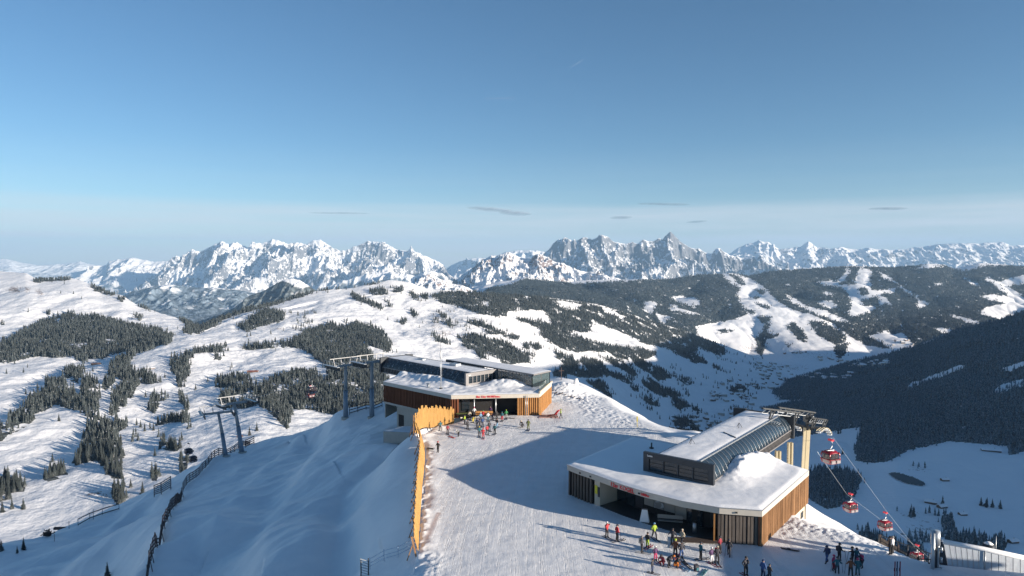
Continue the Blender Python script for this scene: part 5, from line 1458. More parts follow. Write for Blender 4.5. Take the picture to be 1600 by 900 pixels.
# ================================================================== yellow plank fence along the piste edge
def plank_fence(path, heights, name_label, pitch=0.30, seed=5, lean=0.0):
    t = empty("plank_fence", (path[0][0], path[0][1], 0), 0, name_label, "fence")
    base = Vector((path[0][0], path[0][1], 0)); rr = random.Random(seed)
    pl = MB(); rl = MB(); n_all = 0
    for i in range(len(path) - 1):
        a, b = path[i], path[i + 1]; L = seglen(a, b); ux, uy = (b[0] - a[0]) / L, (b[1] - a[1]) / L; ang = math.atan2(uy, ux)
        n = int(L / pitch)
        for k in range(n):
            s = (k + 0.5) / n; x, y = lerp2(a, b, s); z = gz(x, y) - base.z
            h = heights[i] + (heights[i + 1] - heights[i]) * s
            h += (0.35 if (k // 3) % 2 else -0.1) * h / 3.6 + rr.uniform(-0.15, 0.15) * h / 3.6
            q_ = math.sin(lean) * h / 2; pl.box((x - base.x - uy * q_, y - base.y + ux * q_, z + h / 2 * math.cos(lean) + 0.1), (0.17, 0.045, h - 0.2), M=Matrix.Rotation(ang + rr.uniform(-0.03, 0.03), 3, 'Z') @ Matrix.Rotation(-lean, 3, 'X'))
        for fz in (0.18, 0.55, 0.82):
            za = gz(*a) + heights[i] * fz; zb = gz(*b) + heights[i + 1] * fz
            o1_, o2_ = 0.09 + math.sin(lean) * heights[i] * fz, 0.09 + math.sin(lean) * heights[i + 1] * fz
            rl.bar(Vector((a[0] - base.x - uy * o1_, a[1] - base.y + ux * o1_, za)), Vector((b[0] - base.x - uy * o2_, b[1] - base.y + ux * o2_, zb)), 0.06, 0.14)
        m = max(1, int(L / 3.2))
        for k in range(m + 1):
            s = k / m; x, y = lerp2(a, b, s); h = heights[i] + (heights[i + 1] - heights[i]) * s; z = gz(x, y)
            p = MB(); px_, py_ = x - base.x - uy * 0.22, y - base.y + ux * 0.22
            ls = math.sin(lean) * h; p.bar((px_, py_, z - 0.5), (px_ - uy * ls, py_ + ux * ls, z + h * 0.9), 0.16)
            p.bar((px_ - uy * (h * 0.25 + ls), py_ + ux * (h * 0.25 + ls), z - 0.8), (px_ - uy * ls * .6, py_ + ux * ls * .6, z + h * 0.55), 0.10)
            p.build("post", m_tbrown, t)
    pl.build("planks", m_plank, t); rl.build("rail", m_plank, t)
    return t
fp = [G(654, 862), G(655.5, 830), G(658, 790), G(660, 760), G(664, 720), G(664, 700), G(657, 688)]
plank_fence([tuple(p) for p in fp], [1.9, 2.1, 2.3, 2.5, 2.7, 2.9, 3.4], "long yellow plank fence running down the left edge of the piste", seed=5, pitch=0.24, lean=0.26)
fq = [(-16.3, 113.5), (-14.6, 119.0), (-11.9, 126.2), (-11.0, 128.6)]
plank_fence(fq, [3.7, 3.8, 3.7, 3.5], "tall jagged yellow plank fence joining the rear station's left corner", pitch=0.27, seed=9)

# dark snow fence on the shaded slope
def rail_fence(pxs, heights, label, rails=4, post_gap=2.2, lean=0.0, mat=None, group=None, name="snow_fence", post_w=0.14):
    P = [hit(*p) if p[1] > 600 else Vector(((p[0] - 800) / FPX * p[1], p[1], gz((p[0] - 800) / FPX * p[1], p[1]))) for p in pxs]
    t = empty(name, tuple(P[0]), 0, label, "fence", group); b0 = P[0]
    for i in range(len(P) - 1):
        a, b = P[i], P[i + 1]; L = (b - a).length; n = max(1, int(L / post_gap))
        h0, h1 = heights[i], heights[i + 1]
        for k in range(n + (1 if i == len(P) - 2 else 0)):
            s = k / n; p = a.lerp(b, s); p.z = gz(p.x, p.y); h = h0 + (h1 - h0) * s
            m = MB(); m.box((p.x - b0.x, p.y - b0.y, p.z - b0.z + h / 2 - 0.3), (post_w, post_w, h + 0.6), 0.3)
            if k % 2 == 0 and lean: m.bar((p.x - b0.x + 0.9, p.y - b0.y - 0.9, p.z - b0.z - 0.2), (p.x - b0.x, p.y - b0.y, p.z - b0.z + h * 0.7), 0.09)
            m.build("post", mat or m_fence, t)
        for r in range(rails):
            m = MB()
            for k in range(n):
                p = a.lerp(b, k / n); q = a.lerp(b, (k + 1) / n); p.z = gz(p.x, p.y); q.z = gz(q.x, q.y)
                ha = h0 + (h1 - h0) * k / n; hb_ = h0 + (h1 - h0) * (k + 1) / n; f = 0.22 + 0.74 * r / max(1, rails - 1)
                m.bar(p - b0 + Vector((0.08, -0.08, ha * f)), q - b0 + Vector((0.08, -0.08, hb_ * f)), 0.06, 0.2)
            m.build("rail", mat or m_fence, t)
    return t
rail_fence([(216,85),(226,92),(236,98),(246,105),(256,114),(266,125),(277,141)], [2.3,2.3,2.2,2.2,2.1,2.1,2.0], "dark timber snow fence climbing the shaded slope from the bottom edge", lean=1)
rail_fence([(279,144),(290,150),(305,157),(330,168),(355,178),(374,186),(392,192)], [2.0,2.0,1.9,1.9,1.8,1.8,1.7], "upper run of dark timber snow fence leading to the leaning pylons", lean=0)
rail_fence([(241,777),(252,773),(267,765)], [2.7,2.8,3.0], "short tall dark snow fence panel on the left skyline", rails=6, post_gap=1.6)
rail_fence([(384,700),(397,694)], [2.2,2.2], "small dark fence panel beside the pylons' feet", rails=4, post_gap=1.4)
rail_fence([(546,648),(572,640),(597,636)], [1.9,1.9,1.9], "dark railing behind the two upright lift pylons", rails=3, post_gap=2.0)
rail_fence([(122,822),(140,812),(160,805),(186,797)], [1.6,1.4,1.4,1.4], "thin wire fence along the left skyline", rails=2, post_gap=4.5, mat=m_dsteel, post_w=0.07)

# net at the bottom of the plank fence
P = [hit(578, 890), hit(600, 877), hit(622, 872), hit(648, 858)]
t = empty("safety_net", tuple(P[0]), 0, "pale blue safety net sagging between poles at the end of the plank fence", "net")
m_net = simple("blue_net", (0.35, 0.45, 0.58), 0.8, var=0.1)
for f in (0.25, 0.55, 0.95):
    m = MB(); m.tube([p - P[0] + Vector((0, 0, 1.2 * f)) for p in P], 0.03, 5); m.build("rope", m_net, t)
for p in P:
    m = MB(); m.tube([p - P[0], p - P[0] + Vector((0, 0, 1.3))], 0.04, 6); m.build("pole", m_net, t)
p = hit(570, 903)
t = empty("winch_frame", tuple(p), 0.5, "dark steel frame with mesh sides at the bottom edge beside the net", "frame")
for dx in (-0.4, 0.4):
    m = MB(); m.box((dx, 0, 0.9), (0.1, 0.1, 2.2)); m.build("post", m_dsteel, t)
for k in range(7):
    m = MB(); m.box((0, 0, 0.2 + k * 0.28), (1.1, 0.05, 0.08), M=Matrix.Rotation(0.5, 3, 'Y')); m.build("slat", m_steel, t)

# ================================================================== pylons
def pylon(base, top, label, head_w, along_dir, r0=0.75, r1=0.42, head=True):
    t = empty("lift_pylon", tuple(base), 0, label, "lift pylon")
    v = top - base
    m = MB(); m.tube([Vector((0, 0, -1.5)), v * 0.52], r0, 14, r0 * 0.82); m.build("lower_shaft", m_bluesteel, t)
    m = MB(); m.tube([v * 0.52, v], r0 * 0.72, 14, r1); m.build("upper_shaft", m_paleshaft, t)
    m = MB(); m.tube([Vector((0, 0, -0.5)), Vector((0, 0, 0.12))], r0 * 1.7, 12); m.build("foot", m_conc, t)
    m = MB()
    for k in range(int(v.length / 0.5)): m.box(v * (k * 0.5 / v.length) + Vector((r0 + 0.1, -0.2, 0)), (0.35, 0.05, 0.05))
    if head:
        u = Vector(along_dir).normalized(); w = Vector((u.y, -u.x, 0))
        hm = MB(); hm.bar(v - w * head_w, v + w * head_w, 0.45, 0.5); hm.build("crossarm", m_paleshaft, t)
        for sd in (-1, 1):
            c = v + w * head_w * sd
            sh = MB(); sh.bar(c - u * 3.2 + Vector((0, 0, -0.15)), c + u * 3.2 + Vector((0, 0, -0.15)), 0.16, 0.4)
            for k in range(10):
                q = c + u * (-3.0 + k * 0.67) + Vector((0, 0, -0.5)); sh.tube([q - w * 0.12, q + w * 0.12], 0.27, 10)
            sh.build("sheave_train", m_dsteel, t)
            wk = MB(); a = c - u * 3.4 + w * 0.7 * sd + Vector((0, 0, 0.3)); b = c + u * 3.4 + w * 0.7 * sd + Vector((0, 0, 0.3))
            wk.bar(a, b, 0.7, 0.06); wk.bar(a + Vector((0, 0, 1)), b + Vector((0, 0, 1)), 0.06)
            for k in range(6): q = a.lerp(b, k / 5); wk.bar(q, q + Vector((0, 0, 1)), 0.05)
            wk.build("walkway", m_steel, t)
        tr = MB(); a = v - w * (head_w + 1) + Vector((0, 0, 1.9)); b = v + w * (head_w + 1) + Vector((0, 0, 1.9))
        tr.bar(a, b, 0.14, 0.16)
        for s in (-0.9, -0.35, 0.35, 0.9): tr.bar(v + w * head_w * s, v + w * head_w * s * 1.15 + Vector((0, 0, 1.9)), 0.15)
        tr.build("rescue_beam", m_paleshaft, t)
    return t
m_bluesteel = simple("zinc_shaft", (0.20, 0.25, 0.31), 0.5, 0.3, var=0.15, sc=0.6)
m_paleshaft = simple("pale_shaft", (0.30, 0.31, 0.32), 0.5, 0.3, var=0.1, sc=0.6)
ldir = (-0.70, 0.714, 0)
b = hit(379, 707, 120); tp = pt(366, 630, b.y + 2); pylon(b, tp, "taller of the two leaning grey lift pylons on the shaded ridge", 3.4, ldir, 0.62, 0.34)
b2 = hit(354, 713, 120); tp = pt(341, 645, b2.y + 4); pylon(b2, tp, "shorter leaning grey lift pylon at the left of the pair on the ridge", 3.4, (-0.5, 0.86, 0), 0.56, 0.32)
b = hit(540, 653, 120); tp = pt(540, 571, b.y); pylon(b, tp, "upright grey lift pylon furthest from the rear station's hall", 3.2, ldir, 0.62, 0.36)
bb = hit(581, 652, 120); tp = pt(581, 566, bb.y); pylon(bb, tp, "upright grey lift pylon right beside the rear station's hall", 3.2, ldir, 0.62, 0.36)

# cabins
m_cred = simple("cabin_red", (0.22, 0.01, 0.022), 0.3, var=0.05)
m_cdark = simple("cabin_dark", (0.03, 0.022, 0.035), 0.35, var=0.1)
m_cgrey = simple("cabin_grey_panel", (0.24, 0.21, 0.22), 0.5, var=0.05)
m_cabglass = glass_mat("cabin_glass", (0.035, 0.03, 0.035), 0.08, 0.92)
def rounded_section(w, h, n=20, e=3.2):
    return [(w / 2 * math.copysign(abs(math.cos(2 * math.pi * k / n)) ** (2 / e), math.cos(2 * math.pi * k / n)),
             h / 2 * math.copysign(abs(math.sin(2 * math.pi * k / n)) ** (2 / e), math.sin(2 * math.pi * k / n))) for k in range(n)]
def cabin(loc, rz, label, body, s=1.0):
    """eight-seat cabin; loc = middle of the cabin body"""
    t = empty("gondola_cabin", loc, rz, label, "gondola", "gondola cabins on the ropes"); s *= 0.88; t.scale = (s, s, s)
    def shell(z0, z1, m0, m1, mat, name, w=2.3, d=2.1, steps=4, e=3.6):
        mb = MB(); rings = []
        for k in range(steps + 1):
            f = k / steps; z = z0 + (z1 - z0) * f; q = m0 + (m1 - m0) * f
            rings.append([(x * q, y * q, z) for x, y in rounded_section(w, d, 24, e)])
        n = 24; vs_ = [v for r_ in rings for v in r_]
        fs_ = [(i * n + k, i * n + (k + 1) % n, (i + 1) * n + (k + 1) % n, (i + 1) * n + k) for i in range(steps) for k in range(n)]
        fs_ += [tuple(range(n))[::-1], tuple(steps * n + k for k in range(n))]
        mb.add(vs_, fs_, True); return mb.build(name, mat, t)
    shell(-1.10, -0.92, 0.80, 0.93, body, "floor")
    shell(-0.92, -0.25, 0.93, 1.0, m_cgrey if body is m_cred else m_cdark, "lower_panel")
    shell(-0.25, 0.72, 1.0, 0.965, m_cabglass, "window")
    shell(0.72, 1.05, 0.985, 0.72, body, "roof")
    for sx in (-1, 1):
        for sy in (-1, 1):
            mb = MB(); mb.tube([(sx * 0.86, sy * 0.84, -1.0), (sx * 1.08, sy * 1.0, -0.3), (sx * 1.05, sy * 0.97, 0.4), (sx * 0.9, sy * 0.86, 0.9)], 0.12, 8); mb.build("corner_pillar", body, t)
    mb = MB(); mb.box((0, 0, -0.3), (2.36, 2.14, 0.1)); mb.build("belt", body, t)
    mb = MB(); mb.bar((0, -1.07, -0.9), (0, -1.07, 0.8), 0.05); mb.build("door_seam", m_cdark, t)
    for sd in (-1, 1):
        mb = MB(); mb.box((sd * 0.55, -1.22, -0.62), (0.75, 0.2, 0.5)); mb.build("ski_rack", m_cgrey, t)
    mb = MB(); mb.tube([(0, 0, 1.0), (0, 0, 1.35), (0.35, 0, 1.7), (0.4, 0, 2.3), (0.1, 0, 2.75)], 0.07, 8); mb.box((0, 0, 1.12), (1.5, 0.25, 0.1)); mb.build("hanger", m_steel, t)
    mb = MB(); mb.box((0.05, 0, 2.85), (0.5, 0.9, 0.28)); mb.build("grip", m_red if body is m_cred else m_dsteel, t)
    return t
GR = 2.9
# ropes going down on the right, from the mast outside the hall
SA, SB = pt(1297, 686, 103), pt(1277, 706, 106)
A1p, A2p = pt(1384, 797, 136), pt(1452, 884, 175)
B1p, B2p = pt(1323, 772, 132), pt(1436, 857, 168)
def rope(pts, label, r=0.022, mat=None):
    c = [p for p in pts]; m = MB(); m.tube([p - c[0] for p in c], r, 6)
    o = m.build("rope", mat or m_steel, loc=tuple(c[0])); return tag(o, label, "cable")
rope([SA, pt(1302, 684, 105) + Vector((0, 0, 0)), A1p, A2p, pt(1560, 1010, 230)], "right haul rope carrying red cabins down from the front station")
rope([SB, B1p, B2p, pt(1520, 935, 230)], "left haul rope carrying red cabins down from the front station")
cabin(tuple(pt(1297.5, 713.5, 101)), 0.35, "large red gondola cabin nearest to the front station", m_cred)
cabin(tuple(pt(1328.5, 791.5, 132)), 0.35, "middle red gondola cabin in front of the dark wood patch", m_cred)
cabin(tuple(pt(1382.5, 820, 136)), 0.35, "red gondola cabin hanging above the slatted ramp fence", m_cred)
cabin(tuple(pt(1432.5, 869, 150)), 0.35, "lowest red gondola cabin, partly behind the ramp fence", m_cred)
# left side
rope([pt(596, 577, 160), pt(560, 574, 168), pt(512, 577, 175), pt(485, 592, 187), pt(365, 634, 214), pt(303, 700, 262), pt(260, 745, 330)], "haul rope from the rear station over the leaning pylons")
cabin(tuple(pt(487, 609, 186)), 0.8, "dark gondola cabin with a black shell left of the upright pylons", m_cdark)
cabin(tuple(pt(484.5, 615.5, 190)), 0.8, "dark red gondola cabin just below the black one by the upright pylons", m_cred, 0.9)
cabin(tuple(pt(294.5, 705, 215)), 0.8, "upper dark gondola cabin of the pair above the snow meadow", m_cdark)
cabin(tuple(pt(301.5, 717, 210)), 0.8, "lower dark gondola cabin of the pair above the snow meadow", m_cdark)

# exit mast and rope machinery of the front station
q = pt(1254, 700, 105.4)
t = empty("lift_pylon", (q.x, q.y, -14), 0, "sand coloured lift mast with curved sheave trains outside the front station", "lift pylon")
topm = pt(1261, 668, 105.4); v = topm - Vector((q.x, q.y, -14)); bz = Vector((q.x, q.y, -14))
m = MB()
for o_ in (-0.28, 0.28): m.bar(Vector((o_, 0, 0)), v + Vector((o_, 0, 0)), 0.22, 0.5)
m.bar(Vector((0, 0, 0)), v, 0.3, 0.12); m.build("mast", m_beige, t)
u = Vector((0.618, 0.786, 0)); w = Vector((0.786, -0.618, 0))
for sd, nm in ((-1, 0), (1, 1)):
    c = topm - bz + w * (2.3 * sd) + u * 0.5
    pts = []
    for k in range(9):
        s = -3.0 + 6.8 * k / 8; pts.append(c + u * s + Vector((0, 0, 0.3 - 0.075 * (s + 1.0) ** 2 if s > -1 else 0.3)))
    for off in (-0.35, 0.0, 0.35):
        m = MB(); m.tube([p + w * off for p in pts], 0.055, 6); m.build("sheave_frame", m_beige, t)
    for k in range(0, 9):
        m = MB(); m.tube([pts[k] - w * 0.35 + Vector((0, 0, -0.15)), pts[k] + w * 0.35 + Vector((0, 0, -0.15))], 0.17, 10); m.build("sheave", m_steel, t)
    m = MB(); m.bar(c + Vector((0, 0, 0.2)), topm - bz, 0.35); m.build("crossarm", m_dsteel, t)
for (a, b_, da) in (((1191, 638), (1250, 645), 99), ((1216, 636.5), (1273, 644.5), 104), ((1266, 652.5), (1291, 656), 104)):
    A, B = pt(a[0], a[1], da), pt(b_[0], b_[1], da + 3)
    m = MB(); m.bar(A - bz, B - bz, 0.55, 0.16); m.bar(A - bz + Vector((0, 0, 0.0)), B - bz + Vector((0, 0, 0.0)), 0.12, 0.22); m.build("maintenance_beam", m_dsteel, t)
    for f in (0.25, 0.9):
        P_ = A.lerp(B, f); m = MB(); m.bar(P_ - bz, P_ - bz + Vector((-0.5, 0, -1.9)), 0.2); m.bar(P_ - bz + Vector((0.5, 0, 0)), P_ - bz + Vector((-0.3, 0, -1.9)), 0.14); m.build("bracket", m_dsteel, t)
    m = MB(); A2_, B2_ = A - bz + Vector((0, 0.3, -0.75)), B - bz + Vector((0, 0.3, -0.75)); m.bar(A2_, B2_, 0.1)
    for k in range(8): m.bar(A2_.lerp(B2_, k / 8), (A - bz).lerp(B - bz, (k + 1) / 8), 0.06)
    m.build("lattice", m_steel, t)
m = MB(); m.box(topm - bz + Vector((0.2, 0, 1.3)), (1.3, 0.8, 0.8)); m.build("motor_box", m_dsteel, t)
m = MB(); m.bar(topm - bz + Vector((-0.2, 0, 0.9)), topm - bz + Vector((0.4, 0, 0.9)), 2.2, 0.3); m.bar(topm - bz + Vector((0, 0, -0.4)), topm - bz + Vector((0, 0, 2.0)), 0.3); m.build("mast_head", m_dsteel, t)

# ================================================================== slatted ramp fence, columns and the frosted barrier at bottom right
P0, P1 = pt(1376, 858, 74.5), pt(1452, 905, 66)
t = empty("slatted_fence", tuple(P0), 0, "grey slatted timber fence running down beside the lowest red cabin", "fence")
L = (P1 - P0); n = 46; m = MB(); u_ = L.normalized()
for k in range(n):
    p = L * (k / n); m.box(p + Vector((0, 0, 0.55)), (0.11, 0.04, 1.55), math.atan2(L.y, L.x))
m.bar(Vector((0, 0.05, 0.25)), L + Vector((0, 0.05, 0.25)), 0.08, 0.12); m.bar(Vector((0, 0.05, 0.95)), L + Vector((0, 0.05, 0.95)), 0.08, 0.12)
m.build("slats", m_tgrey, t)
for k in range(6):
    m = MB(); m.box(L * (k / 5) + Vector((0, 0.12, 0.3)), (0.14, 0.14, 2.6)); m.build("post", m_fence, t)
P2, P3 = P0 + Vector((1.4, 3.0, -0.9)), P1 + Vector((3.2, 3.4, -0.6))
t = empty("handrail", tuple(P2), 0, "dark handrail on the far side of the ramp beside the slatted fence", "railing")
m = MB(); m.tube([Vector((0, 0, 1.3)), P3 - P2 + Vector((0, 0, 1.3))], 0.05, 6); m.build("top_rail", m_dsteel, t)
for k in range(7):
    m = MB(); c = (P3 - P2) * (k / 6); m.tube([c + Vector((0, 0, -1.5)), c + Vector((0, 0, 1.3))], 0.05, 6); m.build("post", m_dsteel, t)
q = pt(1436, 880, 68.2)
t = empty("steel_frame", tuple(q), 0, "low dark rectangular steel frame in front of the lowest red cabin", "frame")
m = MB()
for a, b_ in (((-1.2, 0, 0.4), (1.2, 0, 0.4)), ((-1.2, 0, -0.25), (1.2, 0, -0.25)), ((-1.2, 0, -0.8), (-1.2, 0, 0.4)), ((1.2, 0, -0.8), (1.2, 0, 0.4))): m.bar(a, b_, 0.09)
m.build("frame", m_dsteel, t)
q = pt(1462, 905, 65)
t = empty("steel_column", (q.x, q.y, q.z), 0, "tall bright steel double column at the left end of the frosted wall", "column")
for dx, dy in ((-0.33, 0), (0.33, 0.35)):
    m = MB(); m.tube([(dx, dy, -0.5), (dx, dy, 4.55 if dx < 0 else 4.35)], 0.17, 12); m.build("pipe", m_steel, t)
m = MB(); m.tube([(0, 0.2, 3.3), (0, 0.2, 4.7)], 0.42, 14); m.build("lamp_head", m_steel, t)
m = MB(); m.box((0.05, 0.25, 1.6), (0.36, 0.2, 3.6)); m.build("back_plate", m_dark, t)
for z in (0.6, 1.6, 2.6):
    m = MB(); m.tube([(0.55, 0.1, z), (0.55, 0.1, z + 0.5)], 0.12, 8); m.build("cable_box", m_steel, t)
# barrier building
T0, T1, T2 = pt(1474, 848, 66.8), pt(1538, 860, 66.0), pt(1640, 882, 65.0)
Bq0, Bq1, Bq2 = pt(1481, 886, 66.2), pt(1538, 893, 65.4), pt(1640, 905, 64.4)
t = empty("frosted_wall", tuple(Bq0), 0, "rime-covered leaning sheet wall with a snowy top edge at the bottom right corner", "wall")
def panel_strip(a0, a1, b0, b1, n, mat, parent, org, gap=0.05):
    for k in range(n):
        m = MB(); f0, f1 = k / n + gap / n, (k + 1) / n - gap / n
        q = [b0.lerp(b1, f0), b0.lerp(b1, f1), a0.lerp(a1, f1), a0.lerp(a1, f0)]
        q = [v - org for v in q]; bk_ = [v + Vector((0.1, 0.35, 0)) for v in q]
        m.add(q + bk_, [(0, 1, 2, 3), (7, 6, 5, 4), (0, 4, 5, 1), (1, 5, 6, 2), (2, 6, 7, 3), (3, 7, 4, 0)]); m.build("wall_panel", mat, parent)
m_frostwall = frost("rimed_wall", (0.42, 0.45, 0.50), 0.42)
panel_strip(T0, T1, Bq0, Bq1, 7, m_frostwall, t, Bq0); panel_strip(T1, T2, Bq1, Bq2, 9, m_frostwall, t, Bq0)
m = MB(); m.tube([p - Bq0 + Vector((0, 0.1, 0.08)) for p in (T0, T1, T2)], 0.24, 10); m.build("snow_cap", m_roofsnow, t)
m = MB(); m.add([v - Bq0 for v in (T0, Bq0, Bq0 + Vector((-0.9, 1.2, -0.6)), T0 + Vector((-0.35, 0.6, -0.2)), T0 + Vector((0, .3, 0)), Bq0 + Vector((0, .4, 0)))], [(0, 1, 2, 3), (4, 3, 2, 5), (0, 4, 5, 1), (0, 3, 4), (1, 5, 2)]); m.build("end_board", m_dark, t)
m = MB(); m.tube([T1 - Bq0 + Vector((0, -.1, 0)), Bq1 - Bq0 + Vector((0, -.1, 0))], 0.06, 6); m.build("seam", m_steel, t)
q = pt(1544, 868, 67)
t = empty("chimney", tuple(q - Vector((0, 0, 1))), 0, "small dark chimney with a snow cap behind the frosted wall", "chimney")
m = MB(); m.tube([(0, 0, 0), (0, 0, 2.2)], 0.55, 14); m.build("stack", m_dark, t)
m = MB(); m.tube([(0, 0, 2.2), (0, 0, 2.38)], 0.42, 14, 0.2); m.build("snow_cap", m_roofsnow, t)
m = MB(); m.tube([(0.75, 0, 0), (0.75, 0, 3.0)], 0.03, 6); m.build("rod", m_steel, t)
# mountain restaurant just outside the frame at right; its roof throws the long shadow on the snow
t = empty("mountain_restaurant", (58, 52, 0), -0.21, "dark timber restaurant building beyond the right edge of the view", "building")
m = MB(); m.box((6, -5.5, 3.2), (24, 15, 7.4)); m.build("wall", m_tgrey, t)
m = MB(); m.box((6, -5.5, 7.05), (25, 16, 0.35)); m.build("roof", m_roofsnow, t)
for k in range(5):
    m = MB(); m.box((-3 + k * 4.4, 2.05, 2.2), (2.6, 0.1, 1.8)); m.build("window", m_glass, t)
bpy.context.view_layer.update()
# ================================================================== PEOPLE
def skin_body(joints, edges, radii, root):
    me = bpy.data.meshes.new("body"); me.from_pydata(joints, edges, []); me.update()
    o = bpy.data.objects.new("body_tmp", me); col.objects.link(o)
    sk = o.modifiers.new("s", 'SKIN'); sk.use_smooth_shade = True
    lay = me.skin_vertices[0].data if len(me.skin_vertices) else None
    if lay is None:
        bm = bmesh.new(); bm.from_mesh(me); bm.verts.layers.skin.verify(); bm.to_mesh(me); bm.free(); lay = me.skin_vertices[0].data
    for i, r in enumerate(radii):
        lay[i].radius = r if isinstance(r, tuple) else (r, r); lay[i].use_root = (i == root)
    ss = o.modifiers.new("ss", 'SUBSURF'); ss.levels = 1; ss.render_levels = 1
    dg = bpy.context.evaluated_depsgraph_get(); out_ = bpy.data.meshes.new_from_object(o.evaluated_get(dg))
    bpy.data.objects.remove(o)
    return out_

def make_pose(kind):
    """skeleton of a 1.75 m adult in ski clothes, facing -Y; returns mesh and key points"""
    crouch = kind == "crouch"; bend = kind == "bend"
    hip = (0, 0.0, 0.92); chest = (0, -0.02, 1.30); neck = (0, -0.02, 1.48); head = (0, -0.04, 1.62); crown = (0, -0.03, 1.70)
    kneeL, ankL, toeL = (0.13, -0.06, 0.50), (0.15, 0.0, 0.10), (0.16, -0.17, 0.05)
    kneeR, ankR, toeR = (-0.13, -0.04, 0.50), (-0.15, 0.02, 0.10), (-0.16, -0.15, 0.05)
    elL, haL = (0.30, 0.02, 1.14), (0.28, -0.18, 0.98); elR, haR = (-0.30, 0.02, 1.14), (-0.28, -0.18, 0.98)
    if kind == "arms_up": elL, haL = (0.33, -0.10, 1.38), (0.16, -0.24, 1.60); elR, haR = (-0.33, -0.10, 1.38), (-0.16, -0.24, 1.58)
    if kind == "poles": elL, haL = (0.34, 0.0, 1.16), (0.44, -0.26, 1.08); elR, haR = (-0.34, 0.0, 1.16), (-0.44, -0.26, 1.08)
    if kind == "hips": elL, haL = (0.40, 0.06, 1.18), (0.20, -0.05, 1.02); elR, haR = (-0.38, 0.04, 1.16), (-0.30, -0.2, 1.0)
    if kind == "stride": kneeL, ankL, toeL = (0.12, -0.22, 0.52), (0.13, -0.25, 0.10), (0.14, -0.42, 0.05); kneeR, ankR, toeR = (-0.12, 0.08, 0.50), (-0.13, 0.28, 0.12), (-0.14, 0.12, 0.05)
    if bend: hip = (0, 0.12, 0.88); chest = (0, -0.20, 1.12); neck = (0, -0.36, 1.20); head = (0, -0.48, 1.22); crown = (0, -0.55, 1.24); elL, haL = (0.26, -0.34, 0.92), (0.16, -0.40, 0.66); elR, haR = (-0.26, -0.34, 0.92), (-0.16, -0.40, 0.66)
    if crouch: hip = (0, 0.22, 0.42); chest = (0, -0.08, 0.78); neck = (0, -0.16, 0.94); head = (0, -0.24, 1.04); crown = (0, -0.26, 1.12); kneeL, kneeR = (0.2, -0.22, 0.46), (-0.2, -0.22, 0.44); ankL, ankR = (0.17, 0.0, 0.10), (-0.17, 0.02, 0.10); elL, haL = (0.3, -0.24, 0.66), (0.16, -0.42, 0.42); elR, haR = (-0.3, -0.24, 0.66), (-0.16, -0.42, 0.38)
    shz = chest[2] + (neck[2] - chest[2]) * 0.55; shy = chest[1] + (neck[1] - chest[1]) * 0.55
    J = [hip, ((hip[0] + chest[0]) / 2, (hip[1] + chest[1]) / 2, (hip[2] + chest[2]) / 2), chest, neck, head, crown,
         (0.19, shy, shz), elL, haL, (-0.19, shy, shz), elR, haR,
         (0.10, hip[1], hip[2] - 0.06), kneeL, ankL, toeL, (-0.10, hip[1], hip[2] - 0.06), kneeR, ankR, toeR]
    E = [(0, 1), (1, 2), (2, 3), (3, 4), (4, 5), (2, 6), (6, 7), (7, 8), (2, 9), (9, 10), (10, 11), (0, 12), (12, 13), (13, 14), (14, 15), (0, 16), (16, 17), (17, 18), (18, 19)]
    Rr = [(0.17, 0.14), (0.165, 0.13), (0.18, 0.14), 0.075, 0.098, 0.085, 0.095, 0.07, 0.045, 0.095, 0.07, 0.045, 0.115, 0.085, 0.075, 0.055, 0.115, 0.085, 0.075, 0.055]
    me = skin_body(J, E, Rr, 0)
    # zones per face
    n = len(me.polygons); cz = np.zeros(n * 3); me.polygons.foreach_get("center", cz); cz = cz.reshape(-1, 3)
    mi = np.zeros(n, int)
    hd = np.array(head); kd = [np.array(k) for k in (kneeL, kneeR, ankL, ankR, toeL, toeR)]
    JJ = np.array(J); d2 = ((cz[:, None] - JJ[None]) ** 2).sum(-1); near = d2.argmin(1)
    mi[np.isin(near, [12, 13, 16, 17])] = 1
    mi[np.isin(near, [0]) & (cz[:, 2] < hip[2] - 0.02)] = 1
    mi[np.isin(near, [14, 15, 18, 19])] = 3
    mi[np.isin(near, [4, 5])] = 2
    mi[np.isin(near, [8, 11])] = 3
    me.materials.clear()
    me.polygons.foreach_set("material_index", mi)
    return me, dict(head=Vector(head), crown=Vector(crown), neck=Vector(neck), chest=Vector(chest), haL=Vector(haL), haR=Vector(haR), ankL=Vector(ankL), ankR=Vector(ankR))
POSES = {k: make_pose(k) for k in ("stand", "arms_up", "poles", "hips", "stride", "bend", "crouch")}
_mc = {}
CO = dict(red=(0.38, .02, .03), darkred=(.22, .02, .035), pink=(.45, .04, .12), lime=(.28, .38, .03), green=(.03, .20, .07), teal=(.02, .11, .14), blue=(.03, .08, .22), navy=(.02, .035, .09), black=(.018, .018, .022), dark=(.035, .035, .045), grey=(.22, .22, .22), white=(.6, .6, .62), beige=(.36, .32, .25), orange=(.5, .15, .02), yellow=(.5, .40, .04), purple=(.08, .04, .11), olive=(.10, .12, .03), brown=(.16, .06, .03), lblue=(.12, .25, .40), skin=(.50, .30, .22))
def cm(c):
    if c not in _mc: _mc[c] = simple("cloth_" + c if c != "skin" else "skin", CO[c], 0.75, var=0.12, sc=6)
    return _mc[c]
